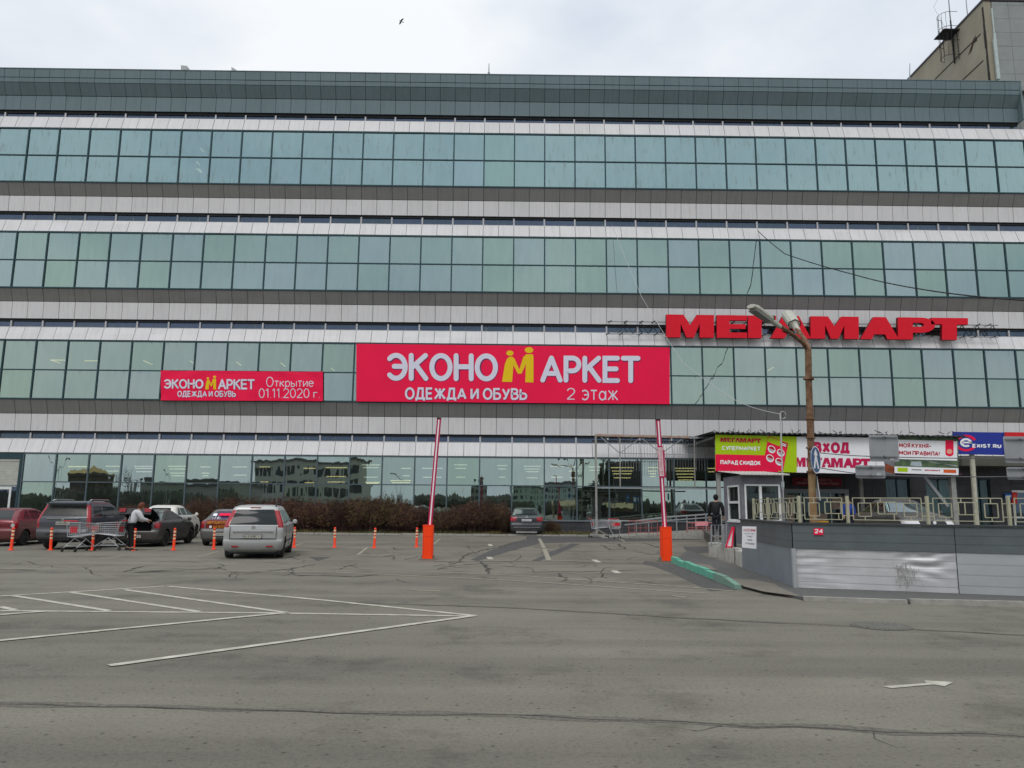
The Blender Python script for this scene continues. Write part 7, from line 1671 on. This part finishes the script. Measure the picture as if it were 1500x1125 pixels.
bare_tree('dark pine mirrored in the shop glass beside the bare steel frame', 874, 688, 112, .7, 31, mat('pine_needles', (.020, .028, .018), .9), 10)
# far wood and hill: one dark mass
mb = MB(); rd = random.Random(3)
def wood(px0, px1, pyt, d, n, s):
    for k in range(n):
        px = rd.uniform(px0, px1); p = back(px, pyt+rd.uniform(-1.5, 5), d+rd.uniform(-10, 10)); h = p.z; w = rd.uniform(.6, 1.2)*s; c = Vector((p.x, p.y, 0)); m_ = 7
        prof = [(w*.5, 0), (w, h*.3), (w*.9, h*.6), (w*.5, h*.85), (.05, h)]
        mb.lathe([(r*rd.uniform(.8, 1.2), z) for r, z in prof], m_, c)
wood(-60, 345, 718, 128, 130, 1.5); wood(525, 760, 729, 420, 170, 4.5); wood(740, 1060, 734, 160, 70, 1.3)
tag(mb.build('far_wood', mat('far_wood', (.045, .047, .036), .95, 0, .4, .5)), 'dark line of far trees mirrored low in the shop glass', 'wood', None, 'stuff')
# kiosks with awnings, parking signs, lamp posts
M_awn = mat('tan_awning', (.34, .29, .17), .7, 0, .15, 2)
for i, (px0, px1, d, lb) in enumerate(((815, 842, 108, 'market kiosk with a tan awning mirrored above the slate sedan'), (876, 892, 108, 'narrow market kiosk with a tan awning mirrored left of the bare frame'), (893, 922, 108, 'market kiosk with a tan awning mirrored behind the shopping cart'))):
    a, b = back(px0, 740, d), back(px1, 740, d); w = (b.x-a.x)/2; t = thing('market_kiosk', lb, 'kiosk', ((a.x+b.x)/2, a.y, 0), 0, None); mb = MB(); mb.box(-w, w, -2.5, 0, 0, 2.2); mb.build('wall', mat('kiosk_brown', (.13, .095, .05), .8), t)
    mb = MB(); mb.add([(-w, .9, 1.75), (w, .9, 1.75), (w, -.0, 2.45), (-w, -.0, 2.45), (w, -2.6, 2.5), (-w, -2.6, 2.5)], [(0, 1, 2, 3), (3, 2, 4, 5)]); mb.build('awning', M_awn, t)
for px, d, lb in ((927, 112, 'blue parking sign mirrored in the glass inside the bare steel frame'), (986, 112, 'blue parking sign mirrored in the glass by the right barrier boom')):
    p = back(px, 730, d); t = thing('parking_sign', lb, 'parking sign', (p.x, p.y, 0)); mb = MB(); mb.tube([(0, -.06, 0), (0, -.06, p.z+.5)], .04, 6); mb.build('post', M_gpaint, t); mb = MB(); mb.box(-.5, .5, -.03, 0, p.z-.5, p.z+.5); mb.build('plate', mat('sign_blue', (.035, .13, .34), .45), t)
    mb = MB(); text(mb, 'P', lambda u, v: (.25-.5*u, .006, p.z-.33+.66*v), .02); mb.build('lettering', M_whitep, t)
for i, (px, pyt, d, two, lb) in enumerate(((87, 669, 105, True, 'double armed street lamp mirrored at the left end of the shop glass'), (250, 686, 115, False, 'single street lamp mirrored in the shop glass above the advertising taxi'), (590, 694, 125, False, 'single street lamp mirrored in the shop glass left of the left barrier boom'), (844, 678, 105, True, 'double armed street lamp mirrored left of the bare steel frame'))):
    p = back(px, pyt, d); t = thing('far_street_lamp', lb, 'street lamp', (p.x, p.y, 0)); mb = MB(); h = p.z; mb.tube([(0, 0, 0), (0, 0, h*.72)], [.12, .08], 8); mb.build('post', M_gpaint, t)
    for s in ((-1, 1) if two else (-1,)):
        mb = MB(); mb.tube([(0, 0, h*.70), (s*.15, 0, h*.82), (s*1.0, 0, h*.98)], .05, 6); mb.build('arm', M_gpaint, t); mb = MB(); mb.bar((s*.9, 0, h*.97), (s*1.6, 0, h*1.02), .28, .16); mb.build('lamp_head', mat('dark_lamp', (.05, .05, .05), .6), t)

for o_, k_ in ((van, .965), (suv, .90), (rc, .95), (sd_, .97), (wc, .96), (tx_c, .96), (fs_, 1.09), (tcar, 1.06)):
    o_.scale = (k_, k_, k_)
